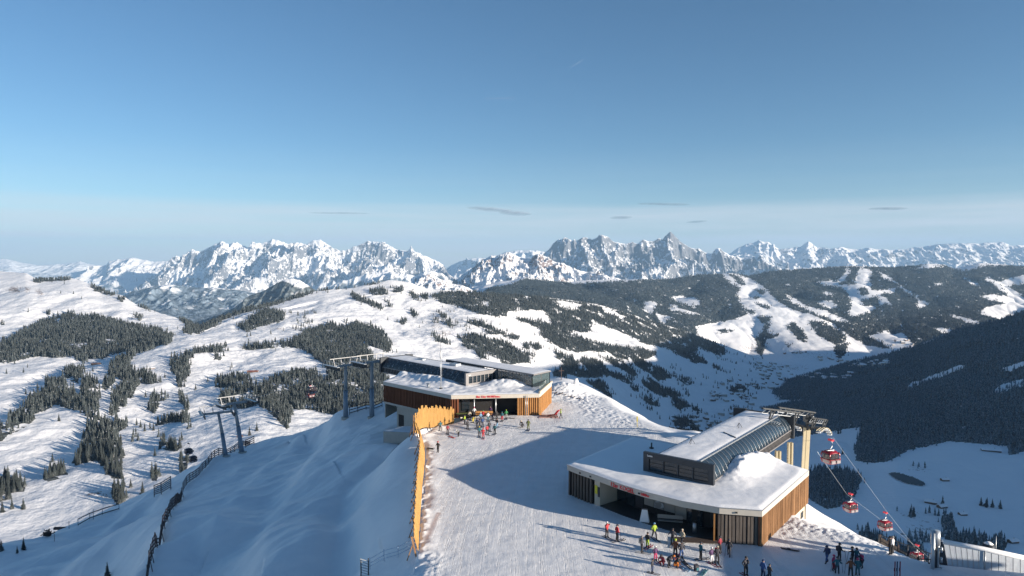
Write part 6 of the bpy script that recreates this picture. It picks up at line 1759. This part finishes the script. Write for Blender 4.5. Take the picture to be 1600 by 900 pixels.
def sphere_mesh(mb, c, r, sq=1.0, seg=10, rings=7, zmin=-1.0):
    vs_ = []; fs_ = []
    for i in range(rings + 1):
        th = math.pi * i / rings
        for k in range(seg):
            a = 2 * math.pi * k / seg; z = max(math.cos(th), zmin)
            vs_.append((c[0] + r * math.sin(th) * math.cos(a), c[1] + r * 1.12 * math.sin(th) * math.sin(a), c[2] + r * sq * z))
    for i in range(rings):
        for k in range(seg): fs_.append((i * seg + k, i * seg + (k + 1) % seg, (i + 1) * seg + (k + 1) % seg, (i + 1) * seg + k))
    mb.add(vs_, fs_, True)
def person(px, py, pose, jacket, trousers, helmet, rz, label, skis=True, poles=False, pack=None, s=1.0, loc=None):
    p = loc if loc is not None else hit(px, py)
    t = empty("person", (p.x, p.y, p.z), rz, label, "person", None); t.scale = (s, s, s)
    me, K = POSES[pose]; me = me.copy()
    for m in (cm(jacket), cm(trousers), cm("skin"), cm("black")): me.materials.append(m)
    b = bpy.data.objects.new("body", me); col.objects.link(b); b.parent = t
    mb = MB(); sphere_mesh(mb, K["head"] + (K["crown"] - K["head"]).normalized() * 0.05, 0.135, 1.0, zmin=-0.15); mb.build("helmet", cm(helmet), t)
    mb = MB(); mb.box(K["head"] + Vector((0, -0.125, 0.03)), (0.17, 0.05, 0.07)); mb.build("goggles", cm("black"), t)
    if skis:
        for ax in ("ankL", "ankR"):
            a = K[ax]; mb = MB(); mb.box((a.x, a.y - 0.12, 0.02), (0.10, 1.5, 0.035)); mb.box((a.x, a.y - 0.92, 0.06), (0.10, 0.2, 0.03), M=Matrix.Rotation(-0.45, 3, 'X')); mb.build("ski", cm(("darkred", "dark", "grey", "dark", "navy")[int(abs(px * 7)) % 5]), t)
    if poles:
        for hx in ("haL", "haR"):
            a = K[hx]; mb = MB(); mb.tube([(a.x, a.y, a.z + 0.1), (a.x * 1.25, a.y - 0.12, 0.02)], 0.018, 5); mb.build("ski_pole", cm("dark"), t)
    if pack:
        c = K["chest"]; mb = MB(); mb.box((c.x, c.y + 0.21, c.z - 0.05), (0.32, 0.2, 0.46)); mb.build("backpack", cm(pack), t)
    return t
PP = [
(948,841,"arms_up","red","black","white",0.6,"person in red jacket holding both hands up, left of the group before the front station",1,0,None,1),
(964,846,"stand","red","black","dark",2.0,"person in long red jacket and black trousers, second from the left before the front station",1,1,None,1.02),
(1022,843,"stride","lime","dark","lblue",0.3,"person in lime green jacket and pale blue helmet beside the canopy's shadow",1,0,None,1),
(1002.5,865,"stand","dark","black","grey",1.2,"person in dark clothes with a grey backpack, left of the one in lime trousers",1,1,"grey",1),
(1011.5,857,"stand","black","lime","black",2.4,"person in black jacket and bright lime trousers",1,0,None,.92),
(1024,877,"stand","purple","pink","white",0.2,"child in purple jacket, pink trousers and white helmet",1,0,None,.85),
(1051,852,"poles","dark","black","black",-0.4,"person all in dark clothes with poles, just in front of the canopy's bench",1,1,None,1),
(1066,853,"stride","beige","dark","beige",-0.9,"person in beige patterned jacket in front of the litter bin",1,0,None,1),
(1055,871,"stand","brown","black","lime",2.6,"person in brown and black with a lime helmet in the middle of the group",1,0,None,1.05),
(1064.5,873,"stand","dark","blue","dark",0.1,"person in dark jacket and blue ski trousers",1,0,None,1),
(1035,884,"crouch","darkred","red","dark",-0.7,"person in dark red crouching at the left of the kneeling group",0,0,None,1),
(1045,887,"bend","dark","black","orange",0.9,"person bending over with an orange helmet in the kneeling group",0,0,None,1),
(1057,888,"crouch","black","orange","black",1.4,"person kneeling in black jacket and orange trousers",0,0,None,1),
(1094.5,875,"poles","teal","black","dark",1.8,"person in teal jacket in front of the weathered board wall's left part",1,1,None,1),
(1111.5,881,"stand","purple","white","white",0.5,"person in purple jacket and white ski trousers",1,0,None,.95),
(1120.5,881,"stand","dark","black","beige",0.0,"person with red and white rucksack right of the white trousers",1,0,"red",1.02),
(1124.5,864,"stand","darkred","black","dark",0.7,"person in dark red plaid jacket nearest to the station's right doors",0,0,None,1),
(1139,870,"stride","black","black","dark",-0.5,"person all in black walking by the weathered board wall",0,1,None,1),
(1165,900,"hips","dark","black","black",0.4,"person in dark clothes with a hand on the hip at the bottom edge",1,0,None,1.05),
(1192,905,"stand","blue","navy","navy",2.2,"person in blue jacket cut by the bottom edge",1,0,None,1.05),
(1202,907,"stand","dark","dark","dark",2.2,"small person in black at the bottom edge right of the blue jacket",0,0,None,.85),
(1292,881,"stride","navy","blue","navy",-1.2,"person in navy jacket with blue trousers, leftmost of the shaded group at right",0,0,"navy",1),
(1311,876,"poles","black","black","black",1.9,"person in black with poles at the back of the shaded group",0,1,"dark",1),
(1332,882,"poles","black","black","black",-1.8,"person in black leaning on poles at the back right of the shaded group",0,1,None,1),
(1302,893,"stand","pink","darkred","pink",0.7,"child in pink jacket in the shaded group",0,0,None,.9),
(1308,898,"poles","teal","dark","dark",2.8,"person in dull teal jacket, front of the shaded group",0,1,None,.95),
(1329,901,"poles","brown","black","black",2.6,"person in brownish black stretching one pole out at the bottom edge",0,1,None,1),
(1338,883,"stand","teal","dark","dark",-0.2,"person in teal hood behind the pink helmet",0,0,None,.95),
(1346,888,"bend","dark","dark","navy",-1.4,"person with a pink rucksack, rightmost of the shaded group",0,0,"pink",1),
(1340,900,"stand","teal","teal","pink",2.9,"child in teal suit with pink helmet at the bottom edge",0,0,None,.95),
(1391,867,"stand","black","black","black",-2.2,"person in black at the top of the slatted fence",0,0,None,1.05),
(1394.5,868,"stand","white","black","grey",-2.4,"person in white jacket and black trousers at the top of the slatted fence",0,0,None,1.05),
(699.5,679,"stand","darkred","dark","dark",0.4,"person in dark red jacket alone near the tall plank fence",1,0,None,.95),
(688,674,"stand","teal","black","dark",0.2,"person in teal jacket closest to the tall plank fence",0,1,None,1),
(716.5,682,"bend","grey","black","white",-1.0,"person in grey bending down left of the red suit",0,0,None,.9),
(749,683,"stand","teal","black","yellow",0.1,"person in teal jacket and yellow helmet left of the red suit",1,0,None,1),
(755,685,"stand","red","red","red",0.0,"person in a bright red ski suit, nearest of the rear station's crowd",1,0,None,1),
(761,680,"stride","red","dark","dark",0.5,"person in red jacket and dark trousers behind the red suit",1,0,None,.95),
(764.5,674,"stand","dark","black","black",0.5,"person in dark clothes right behind the red jackets",1,0,None,1),
(773,679,"stand","teal","black","navy",-0.4,"person in blue-green jacket at the crowd's right front",1,1,None,1),
(730.5,671,"stand","dark","black","black",0.8,"person in dark clothes at the crowd's left front",1,0,None,1),
(726,664,"stand","lime","dark","dark",1.2,"person in lime jacket at the crowd's left",1,0,None,1),
(739,661,"bend","yellow","yellow","beige",1.0,"person bending in bright yellow trousers",1,0,None,.9),
(745.5,669,"stand","navy","black","dark",-0.3,"person in navy jacket in the crowd's middle",1,0,None,1),
(749.5,671,"poles","dark","dark","black",0.2,"person in charcoal with poles beside the navy jacket",1,1,None,1),
(754,667,"stand","blue","dark","lblue",0.1,"person in blue jacket behind the charcoal one",1,0,None,.95),
(777,669,"stride","dark","lblue","dark",-0.9,"person in dark jacket and pale blue trousers at the crowd's right",1,0,None,1),
(776,658,"stand","black","black","black",0.3,"tall person in black in the crowd's right rear",1,0,None,1.08),
(769.5,657,"bend","purple","dark","dark",0.8,"person bending in dark purple near the pillar of the rear station",1,0,None,1),
(762.5,659,"stand","white","teal","teal",0.2,"person in white jacket and teal trousers in the crowd",1,0,None,1),
(755,656,"stand","red","navy","green",0.0,"person with green helmet and red jacket in front of the wooden bench",1,0,None,1),
(751,659,"stand","lblue","dark","white",0.5,"person with white helmet and pale blue jacket in the crowd",1,0,None,.95),
(784.5,658,"stand","teal","red","teal",-0.2,"person in teal jacket and red trousers at the crowd's right edge",1,0,None,1),
(791,655,"stand","green","grey","lime",0.1,"person in bright green jacket, rightmost before the rear station's doors",1,0,None,1),
(816,668,"crouch","dark","black","beige",-0.9,"person crouching in dark clothes left of the olive suit",1,0,None,1.1),
(825.5,672,"stand","olive","olive","dark",-0.2,"person in an olive suit standing apart on the right of the plaza",1,0,None,1.08),
(727,651,"arms_up","pink","dark","dark",0.6,"person in pink jacket with raised arms by the dark doorway",0,0,None,1),
(741,651,"stand","white","dark","pink",0.0,"person in pinkish white by the left steel column of the rear station",0,0,None,1.05),
(734,657,"stand","beige","dark","dark",0.3,"person in beige between the doorway and the crowd",1,0,None,1),
(766.5,650,"stand","purple","dark","dark",-0.5,"person in purple at the right steel column of the rear station",0,0,None,1.05),
(876,654.5,"stride","lime","dark","lime",1.6,"worker in high-visibility lime jacket right of the orange corner",0,0,None,1.05),
(684.5,708,"hips","black","black","red",-0.6,"person in black with a red helmet, alone on the piste by the plank fence",0,0,None,1.0),
(1019,897,"stand","dark","navy","dark",1.0,"child in dark suit at the bottom edge left of the kneeling group",1,0,None,.8),
]
for r in PP: person(r[0], r[1], r[2], r[3], r[4], r[5], r[6], r[7], bool(r[8]), bool(r[9]), r[10], r[11])

# ---- small things lying and standing about
def ski_pair(px, py, rz, c, label, n=2, upright=False):
    p = hit(px, py); t = empty("ski_pair", tuple(p), rz, label, "skis")
    for k in range(n):
        mb = MB()
        if upright: mb.box((0.14 * k, 0, 0.8), (0.10, 0.05, 1.7)); mb.box((0.14 * k, 0.02, 1.66), (0.08, 0.05, 0.16), M=Matrix.Rotation(0.4, 3, 'X'))
        else: mb.box((0.22 * k, 0.1 * k, 0.05), (0.10, 1.65, 0.04)); mb.box((0.22 * k, 0.1 * k - 0.88, 0.1), (0.10, 0.22, 0.04), M=Matrix.Rotation(-0.45, 3, 'X')); mb.box((0.22 * k, 0.1 * k, 0.1), (0.08, 0.3, 0.08))
        mb.build("ski", cm(c), t)
    return t
ski_pair(1066, 889, 0.5, "lblue", "pale blue skis lying right of the kneeling group")
ski_pair(1072, 885, 0.3, "dark", "dark skis lying furthest right of the kneeling group")
ski_pair(1098, 895, -0.6, "teal", "teal skis lying crosswise near the bottom edge")
ski_pair(1234, 861, 1.1, "dark", "pair of black skis lying in the snow right of the front station")
ski_pair(705, 684, 0.7, "red", "red skis lying in front of the person by the plank fence")
ski_pair(776, 655, 1.4, "dark", "black skis lying behind the tall person in black")
ski_pair(797, 654.5, 1.3, "black", "black skis lying right of the bright green jacket")
for px_, lb in ((1398, "leftmost"), (1401.5, "middle"), (1406, "rightmost")):
    p = hit(px_, 903); t = empty("skis_upright", tuple(p), 0.2, "%s of three thin skis stuck upright in the shaded snow at the bottom edge" % lb, "skis")
    mb = MB(); mb.box((0, 0, 0.75), (0.09, 0.05, 1.6)); mb.build("ski", cm("darkred" if lb != "middle" else "navy"), t)
    mb = MB(); mb.box((0, 0.05, 0.75), (0.09, 0.06, 0.3)); mb.build("binding", cm("black"), t)
p = hit(1088, 893); t = empty("backpack", tuple(p), 0.4, "dark backpack standing in the snow right of the lying skis", "backpack")
mb = MB(); mb.prism([(-.2, -.15), (.2, -.15), (.2, .15), (-.2, .15)], 0, [0.55, 0.55, 0.65, 0.65]); mb.build("bag", cm("dark"), t); mb = MB(); mb.box((0, -0.18, 0.25), (0.26, 0.08, 0.26)); mb.build("pocket", cm("teal"), t)
p = hit(672, 703); t = empty("sledge", tuple(p), 1.3, "small dark sledge on the piste beside the plank fence", "sledge")
mb = MB(); mb.box((0, 0, 0.22), (0.5, 1.1, 0.06)); mb.build("seat", cm("black"), t)
for s_ in (-1, 1):
    mb = MB(); mb.tube([(s_ * .24, .6, 0.03), (s_ * .24, -.5, 0.03), (s_ * .24, -.72, 0.22)], 0.03, 6); mb.build("runner", cm("dark"), t)
# bench with a wooden back before the rear doors, benches at its left
q = ground(756.5, 651); bench((q.x, q.y, 0.0), 0, 3.3, "wooden bench with a pale frame in front of the rear station's doors", m_torange)
q = ground(722, 652); t = empty("table", (q.x, q.y, 0), 0.1, "dull green trestle table left in front of the rear station", "table")
mb = MB(); mb.box((0, 0, 0.75), (2.2, 0.8, 0.07)); mb.build("table_top", cm("olive"), t)
for s_ in (-0.8, 0.8):
    mb = MB(); mb.box((s_, 0, 0.37), (0.08, 0.6, 0.72)); mb.build("leg", m_dsteel, t)
# red sun lounger on its deck right of the orange corner
q = ground(864, 652); t = empty("deck_chair", (q.x, q.y, 0.05), -0.7, "large red deck chair right of the orange timber corner", "deck chair")
mb = MB(); mb.bar((-1.0, 0, 0.25), (0.5, 0, 0.55), 0.9, 0.08); mb.build("seat", cm("red"), t)
mb = MB(); mb.bar((0.5, 0, 0.55), (1.3, 0, 1.5), 0.9, 0.08); mb.build("backrest", cm("red"), t)
for s_ in (-1, 1):
    mb = MB(); mb.bar((-1.1, s_ * .45, 0.05), (1.3, s_ * .45, 0.75), 0.07); mb.bar((0.9, s_ * .45, 0.0), (0.5, s_ * .45, 0.6), 0.07); mb.build("leg", cm("brown"), t)
q = ground(857, 651); o = MB(); o.prism([(-1.8, -1.1), (1.9, -0.9), (1.7, 1.6), (-1.5, 1.4)], -0.05, 0.05); o = o.build("timber_deck", simple("deck_boards", (0.32, 0.20, 0.18), 0.7, var=0.2), loc=(q.x, q.y, 0.02)); tag(o, "reddish timber deck beside the rear station's orange corner", "deck")
# marker poles, yellow sign, white cylinder (wind gauge)
def marker(px, py, h, label, c, cat="marker pole", r=0.05, flag=None):
    p = hit(px, py); t = empty("marker_pole", tuple(p), 0, label, cat)
    mb = MB(); mb.tube([(0, 0, -0.2), (0, 0, h)], r, 6); mb.build("pole", cm(c), t)
    if flag: mb = MB(); mb.box((0, 0, h - flag[1] / 2), (flag[0], 0.06, flag[1])); mb.build("board", cm(flag[2]), t)
    return t
marker(995.5, 668, 1.9, "thin yellow marker board on the snow behind the front station", "yellow", flag=(0.22, 0.9, "yellow"))
marker(991, 638, 1.6, "small white-topped marker on the skyline above the village", "dark", flag=(0.5, 0.4, "white"))
marker(146, 812, 2.4, "thin dark pole on the shaded slope below the left skyline", "dark")
marker(108, 826, 1.6, "very small dark stake on the left skyline", "dark")
marker(85, 846, 1.5, "short dark stake left of the bush on the skyline", "dark")
p = hit(900, 601); t = empty("snowy_post", (p.x, p.y, p.z - 0.2), 0, "stubby post plastered with snow on the skyline right of the rear station", "post")
mb = MB(); mb.tube([(0, 0, 0), (0, 0, 1.0), (0, 0, 1.5)], 0.62, 12, 0.4); mb.build("post", m_pile, t)
p = hit(877, 594); t = empty("summit_cross", (p.x, p.y, p.z), 0.3, "slim dark summit cross behind the rear station", "cross")
mb = MB(); mb.box((0, 0, 1.4), (0.14, 0.14, 3.2)); mb.build("upright", m_fence, t); mb = MB(); mb.box((0, 0, 2.2), (1.3, 0.12, 0.14)); mb.build("crossbeam", m_fence, t)
# row of poles laid out along the bank: half-buried dark planks
for k in range(11):
    p = hit(866 + k * 4.6, 612 + k * 1.2 + (k % 3)); t = MB(); t.bar((0, 0, 0.0), (-0.8, 0.5, -0.5), 0.5, 0.1); 
    o = t.build("retaining_board", m_fence, loc=(p.x, p.y, p.z + 0.12)); o.rotation_euler = (0, 0, 0.2 + 0.1 * (k % 4)); tag(o, "dark board sticking out of the snow bank right of the rear station", "board", "boards in the snow bank")

# bushes and dark little firs on the shaded slope
def bush(px, py, s, label, mat, seed, trunk=True):
    p = hit(px, py); rr = random.Random(seed); t = empty("bush", tuple(p), 0, label, "bush"); mb = MB()
    for k in range(60):
        a = rr.uniform(0, 6.28); e = rr.uniform(0.15, 1.45); L = s * rr.uniform(0.5, 1.1)
        d = Vector((math.cos(a) * math.cos(e), math.sin(a) * math.cos(e), math.sin(e))); mb.tube([Vector((0, 0, 0)), d * L * 0.5, d * L + Vector((rr.uniform(-.1, .1), 0, rr.uniform(-.1, .2))) * s], 0.03, 3, 0.01, caps=False)
        for q in range(4): c = d * L * rr.uniform(0.5, 1.05); mb.box(c, (0.12 * s, 0.05 * s, 0.12 * s), rr.uniform(0, 3))
    mb.build("twigs", mat, t); return t
bush(74, 838, 1.35, "bare dark bush on the left skyline above the lower meadow", m_fence, 3)
def little_fir(px, py, h, label, i):
    p = hit(px, py); put_tree((p.x, p.y, p.z + 0.2), label, "little firs on the shaded slope", i, h)
little_fir(168, 905, 2.9, "little dark fir alone on the shaded slope at the bottom edge", 2)
little_fir(37, 860, 2.6, "little dark fir on the left skyline, larger of two", 1)
little_fir(27, 865, 1.6, "little dark fir on the left skyline, smaller of two", 3)
little_fir(2, 862, 2.4, "little dark fir at the very left edge of the skyline", 4)
p = hit(94, 827); o = MB(); o.box((0, 0, 0.2), (2.6, 0.5, 0.5)); o = o.build("timber_trough", m_fence, loc=tuple(p)); tag(o, "long dark timber beam lying on the left skyline", "beam")

# ================================================================== far buildings
ALLV = []
for X_, Y_, Z_, nc in ((XN, YN, ZN, ncN), (XR, YR, ZR, ncR), (XD, YD, ZD, ncD)):
    a = np.stack([X_[:nc], Y_[:nc], Z_[:nc]], -1).reshape(-1, 3); PX_, PY_ = proj(a[:, 0], a[:, 1], a[:, 2]); ALLV.append((a, PX_, PY_))
def far_hit(px, py):
    best = None
    for a, PX_, PY_ in ALLV:
        d = (PX_ - px) ** 2 + (PY_ - py) ** 2; j = np.where(d < 3.0)[0]
        if len(j):
            k = j[np.argmin(a[j, 1])]
            if best is None or a[k, 1] < best[1]: best = a[k]
    return best
def house_mesh(L, Wd, Hh, roof_h, over=0.8):
    mb = MB(); mb.cur = 0; mb.box((0, 0, Hh / 2 - 1), (L, Wd, Hh + 2))
    mb.add([(-L / 2, -Wd / 2, Hh), (-L / 2, Wd / 2, Hh), (-L / 2, 0, Hh + roof_h * .95), (L / 2, -Wd / 2, Hh), (L / 2, Wd / 2, Hh), (L / 2, 0, Hh + roof_h * .95)], [(0, 1, 2), (3, 5, 4), (0, 2, 5, 3), (1, 4, 5, 2)])
    mb.cur = 1; o = over; e = Hh - o * roof_h / (Wd / 2)
    for s_ in (-1, 1):
        a = [(-L / 2 - o, s_ * (Wd / 2 + o), e + .05), (L / 2 + o, s_ * (Wd / 2 + o), e + .05), (L / 2 + o, 0, Hh + roof_h + .05), (-L / 2 - o, 0, Hh + roof_h + .05)]
        b_ = [(x, y, z + 0.6) for x, y, z in a]; mb.add(a + b_, [(0, 1, 2, 3), (7, 6, 5, 4), (0, 4, 5, 1), (1, 5, 6, 2), (2, 6, 7, 3), (3, 7, 4, 0)])
    mb.cur = 2
    for k in range(3):
        for z in (1.2, 3.9):
            if z + 1.4 < Hh: mb.box((-L / 2 + L * (k + .7) / 3.4, -Wd / 2 - 0.03, z + 0.7), (1.1, 0.08, 1.3))
    return mb
m_house = simple("house_timber", (0.12, 0.075, 0.05), 0.8, var=0.3); m_render = simple("house_render", (0.42, 0.38, 0.33), 0.8, var=0.1)
hp = []
for i, (L_, Wd, Hh, rh, mt) in enumerate(((13, 10, 6, 2.6, m_house), (17, 12, 7, 3, m_render), (11, 9, 5, 2.4, m_house), (22, 13, 8, 3, m_render))):
    o = house_mesh(L_, Wd, Hh, rh).build("chalet", [mt, m_roofsnow, m_glass]); col.objects.unlink(o); hp.append(o)
VILL = [((1185, 1235), (566, 580), 26, "in the sunlit village on the valley floor", 0.0), ((1325, 1392), (562, 574), 26, "in the sunlit village at the foot of the dark mountain", 0.0),
        ((1110, 1180), (610, 632), 24, "in the shaded upper village of the valley", 0), ((1118, 1175), (645, 660), 16, "in the shaded hamlet behind the hall roof", 0), ((1040, 1110), (645, 672), 24, "in the shaded hamlet above the snow ridge", 0),
        ((1190, 1330), (583, 592), 30, "in the shaded main village along the valley floor", 0), ((1120, 1215), (590, 606), 18, "on the shaded terrace above the village", 0), ((1275, 1325), (555, 566), 8, "on the sunlit slope above the village", 0),
        ((1225, 1260), (545, 552), 7, "on the sunlit meadow high above the village", 0), ((1395, 1430), (522, 540), 9, "on the sunny clearing across the valley", 0)]
rv = random.Random(12)
for (xa, xb), (ya, yb), n, where, _ in VILL:
    for k in range(n):
        px_, py_ = rv.uniform(xa, xb), rv.uniform(ya, yb); h_ = far_hit(px_, py_)
        if h_ is None: continue
        o = hp[rv.randrange(4)].copy(); col.objects.link(o); o.location = (h_[0], h_[1], h_[2] - 0.5); o.rotation_euler = (0, 0, rv.choice((0.2, 1.75, -0.4)) + rv.uniform(-.2, .2)); s_ = rv.uniform(0.85, 1.35); o.scale = (s_,) * 3
        tag(o, "tiny snow-roofed chalet " + where, "house", "chalets " + where)
def farm(px, py, rz, s_, label, i, mt=None):
    h_ = far_hit(px, py)
    if h_ is None: return
    L_, Wd, Hh, rh = ((20, 11, 4.5, 2.6), (14, 9, 4, 2.4), (26, 8, 3.2, 1.6))[i]
    t = empty("farmhouse", (h_[0], h_[1], h_[2] - 0.5), rz, label, "house"); t.scale = (s_,) * 3
    mb = MB(); mb.box((0, 0, Hh / 2 - 1), (L_, Wd, Hh + 2)); mb.add([(-L_ / 2, -Wd / 2, Hh), (-L_ / 2, Wd / 2, Hh), (-L_ / 2, 0, Hh + rh * .95), (L_ / 2, -Wd / 2, Hh), (L_ / 2, Wd / 2, Hh), (L_ / 2, 0, Hh + rh * .95)], [(0, 1, 2), (3, 5, 4), (0, 2, 5, 3), (1, 4, 5, 2)]); mb.build("wall", m_house, t)
    mb = MB()
    for sg in (-1, 1):
        a = [(-L_ / 2 - 1, sg * (Wd / 2 + 1), Hh - 0.45), (L_ / 2 + 1, sg * (Wd / 2 + 1), Hh - 0.45), (L_ / 2 + 1, 0, Hh + rh), (-L_ / 2 - 1, 0, Hh + rh)]
        b_ = [(x, y, z + 0.55) for x, y, z in a]; mb.add(a + b_, [(0, 1, 2, 3), (7, 6, 5, 4), (0, 4, 5, 1), (1, 5, 6, 2), (2, 6, 7, 3), (3, 7, 4, 0)])
    mb.build("roof", mt or m_roofsnow, t)
    mb = MB(); mb.box((L_ * .2, 1, Hh + rh + 0.3), (1, 1, 2.2)); mb.build("chimney", m_conc, t)
    mb = MB(); mb.box((-L_ * .2, -Wd / 2 - .05, 1.8), (L_ * .3, .1, 1.4)); mb.build("window", m_glass, t)
farm(1455, 785, -0.5, 1.0, "dark farmhouse left of the pair on the shaded plateau", 0)
farm(1472, 792, 0.3, 1.1, "dark farmhouse with several gables, right of the pair on the shaded plateau", 1)
farm(1477, 750, 0.0, 1.0, "small hut right of the frozen pond", 1)
farm(1548, 704, -0.35, 1.5, "long dark barn at the forest edge of the plateau", 2)
farm(1584, 847, 0.2, 1.0, "small barn at the right edge below the plateau", 1)
farm(1505, 804, 0.1, 0.9, "low hut right of the farmhouses on the plateau", 1)
farm(395, 580, 0.1, 0.85, "small hut with a reddish roof on the snow meadow above the forest", 2, simple("red_roof", (0.22, 0.07, 0.045), 0.7, var=0.2))
farm(150, 568, 0.1, 0.8, "small brown hut below the large forest at left", 2, simple("brown_roof", (0.14, 0.09, 0.08), 0.7, var=0.2))
farm(235, 575, 0.3, 0.7, "tiny dark hut on the snow spur left of the tree belt", 2)
farm(375, 681, 0.0, 0.45, "small hut behind the leaning pylons", 1, simple("rust_roof", (0.22, 0.10, 0.06), 0.7, var=0.2))

# frozen pond on the plateau
pc = [(1388, 740), (1396, 739), (1410, 741), (1425, 746), (1440, 752), (1447, 758), (1440, 760), (1425, 758), (1408, 753), (1396, 747)]
pm = raster([pc])
PXd, PYd = proj(XD[:ncD], YD[:ncD], ZD[:ncD])
nc_ = XD.shape[1]; idx = np.arange(ncD * nc_).reshape(ncD, nc_)
mk = lookup(pm, (PXd[:-1, :-1] + PXd[1:, 1:]) / 2, (PYd[:-1, :-1] + PYd[1:, 1:]) / 2) > 0.5
q = np.stack([idx[:-1, :-1], idx[:-1, 1:], idx[1:, 1:], idx[1:, :-1]], -1)[mk]
used, inv = np.unique(q, return_inverse=True)
Vd = np.stack([XD[:ncD], YD[:ncD], ZD[:ncD] + 1.6], -1).reshape(-1, 3)[used]
tag(link("pond", mesh_np("pond", Vd, quads=inv.reshape(-1, 4)), simple("pond_ice", (0.012, 0.032, 0.045), 0.6, var=0.2, sc=0.05)), kind='structure')

# ================================================================== clouds and trails
def cloud_mat(name, c, a):
    t = NT(name); t.set(Roughness=1.0, Specular_IOR_Level=0.0); t.col(c)
    n = t.noise(t.coord((1 / 500, 1 / 500, 1 / 90)), 1.0, 5, 0.6)
    lw = t.n.new("ShaderNodeLayerWeight"); lw.inputs["Blend"].default_value = 0.35
    f = t.math('SUBTRACT', 1.0, lw.outputs["Facing"])
    al = t.math('MULTIPLY', t.ramp(n, [(0.3, 0.25), (0.65, 1)]), t.math('MULTIPLY', t.math('POWER', f, 1.5), a), True)
    t.l.new(al, t.b.inputs["Alpha"]); return t.m
m_cl = cloud_mat("cloud_grey", (0.27, 0.30, 0.35), 0.38)
def cloud(px, py, w, h, label, rot=0.0, D=52000):
    p = pt(px, py, D); k = D / FPX; mb = MB(); rr = random.Random(int(px))
    n = 5
    for i in range(n):
        f = (i - (n - 1) / 2) / n; sphere = []
        sphere_mesh(mb, (f * w * k * 0.8, 0, f * rot * k * -1), 1.0)
        cnt = 10 * 8
        for q_ in range(len(mb.v) - cnt, len(mb.v)):
            x, y, z = mb.v[q_]; cx_ = f * w * k * 0.8
            ww = w * k * (0.34 if abs(f) < 0.3 else 0.22); zc_ = f * rot * k * -1
            mb.v[q_] = (cx_ + (x - cx_) * ww, y * 700, zc_ + (z - zc_) * h * k * (0.45 if abs(f) < 0.3 else 0.28))
    o = mb.build("cloud", m_cl, loc=tuple(p)); tag(o, label, "cloud", None); return o
cloud(765, 327, 70, 7, "left lobe of the long grey lens cloud over the middle", 6)
cloud(805, 333, 50, 9, "thicker right lobe of the grey lens cloud over the middle", 3)
cloud(970, 340, 34, 6, "small grey lens cloud above the highest peaks", -1)
cloud(1037, 319, 80, 3.5, "thin streak cloud above the sharp summit", 2)
cloud(1088, 346.5, 30, 4, "very small grey cloud right of the sharp summit", -2)
cloud(1387, 326, 56, 5.5, "flat grey cloud over the right side", 0)
cloud(530, 333, 90, 2.2, "very thin streak cloud above the left massif", 1)
m_tr = cloud_mat("contrail_white", (0.6, 0.65, 0.7), 0.10)
for (a, b_, lb) in (((757, 154.5), (805, 153), "short faint contrail high in the middle of the sky"), ((892, 105), (912, 93), "tiny slanting contrail near the top of the sky")):
    A, B = pt(*a, 50000), pt(*b_, 50000); mb = MB(); mb.tube([Vector((0, 0, 0)), (B - A) * .5, B - A], 28, 6); o = mb.build("contrail", m_tr, loc=tuple(A)); tag(o, lb, "contrail")
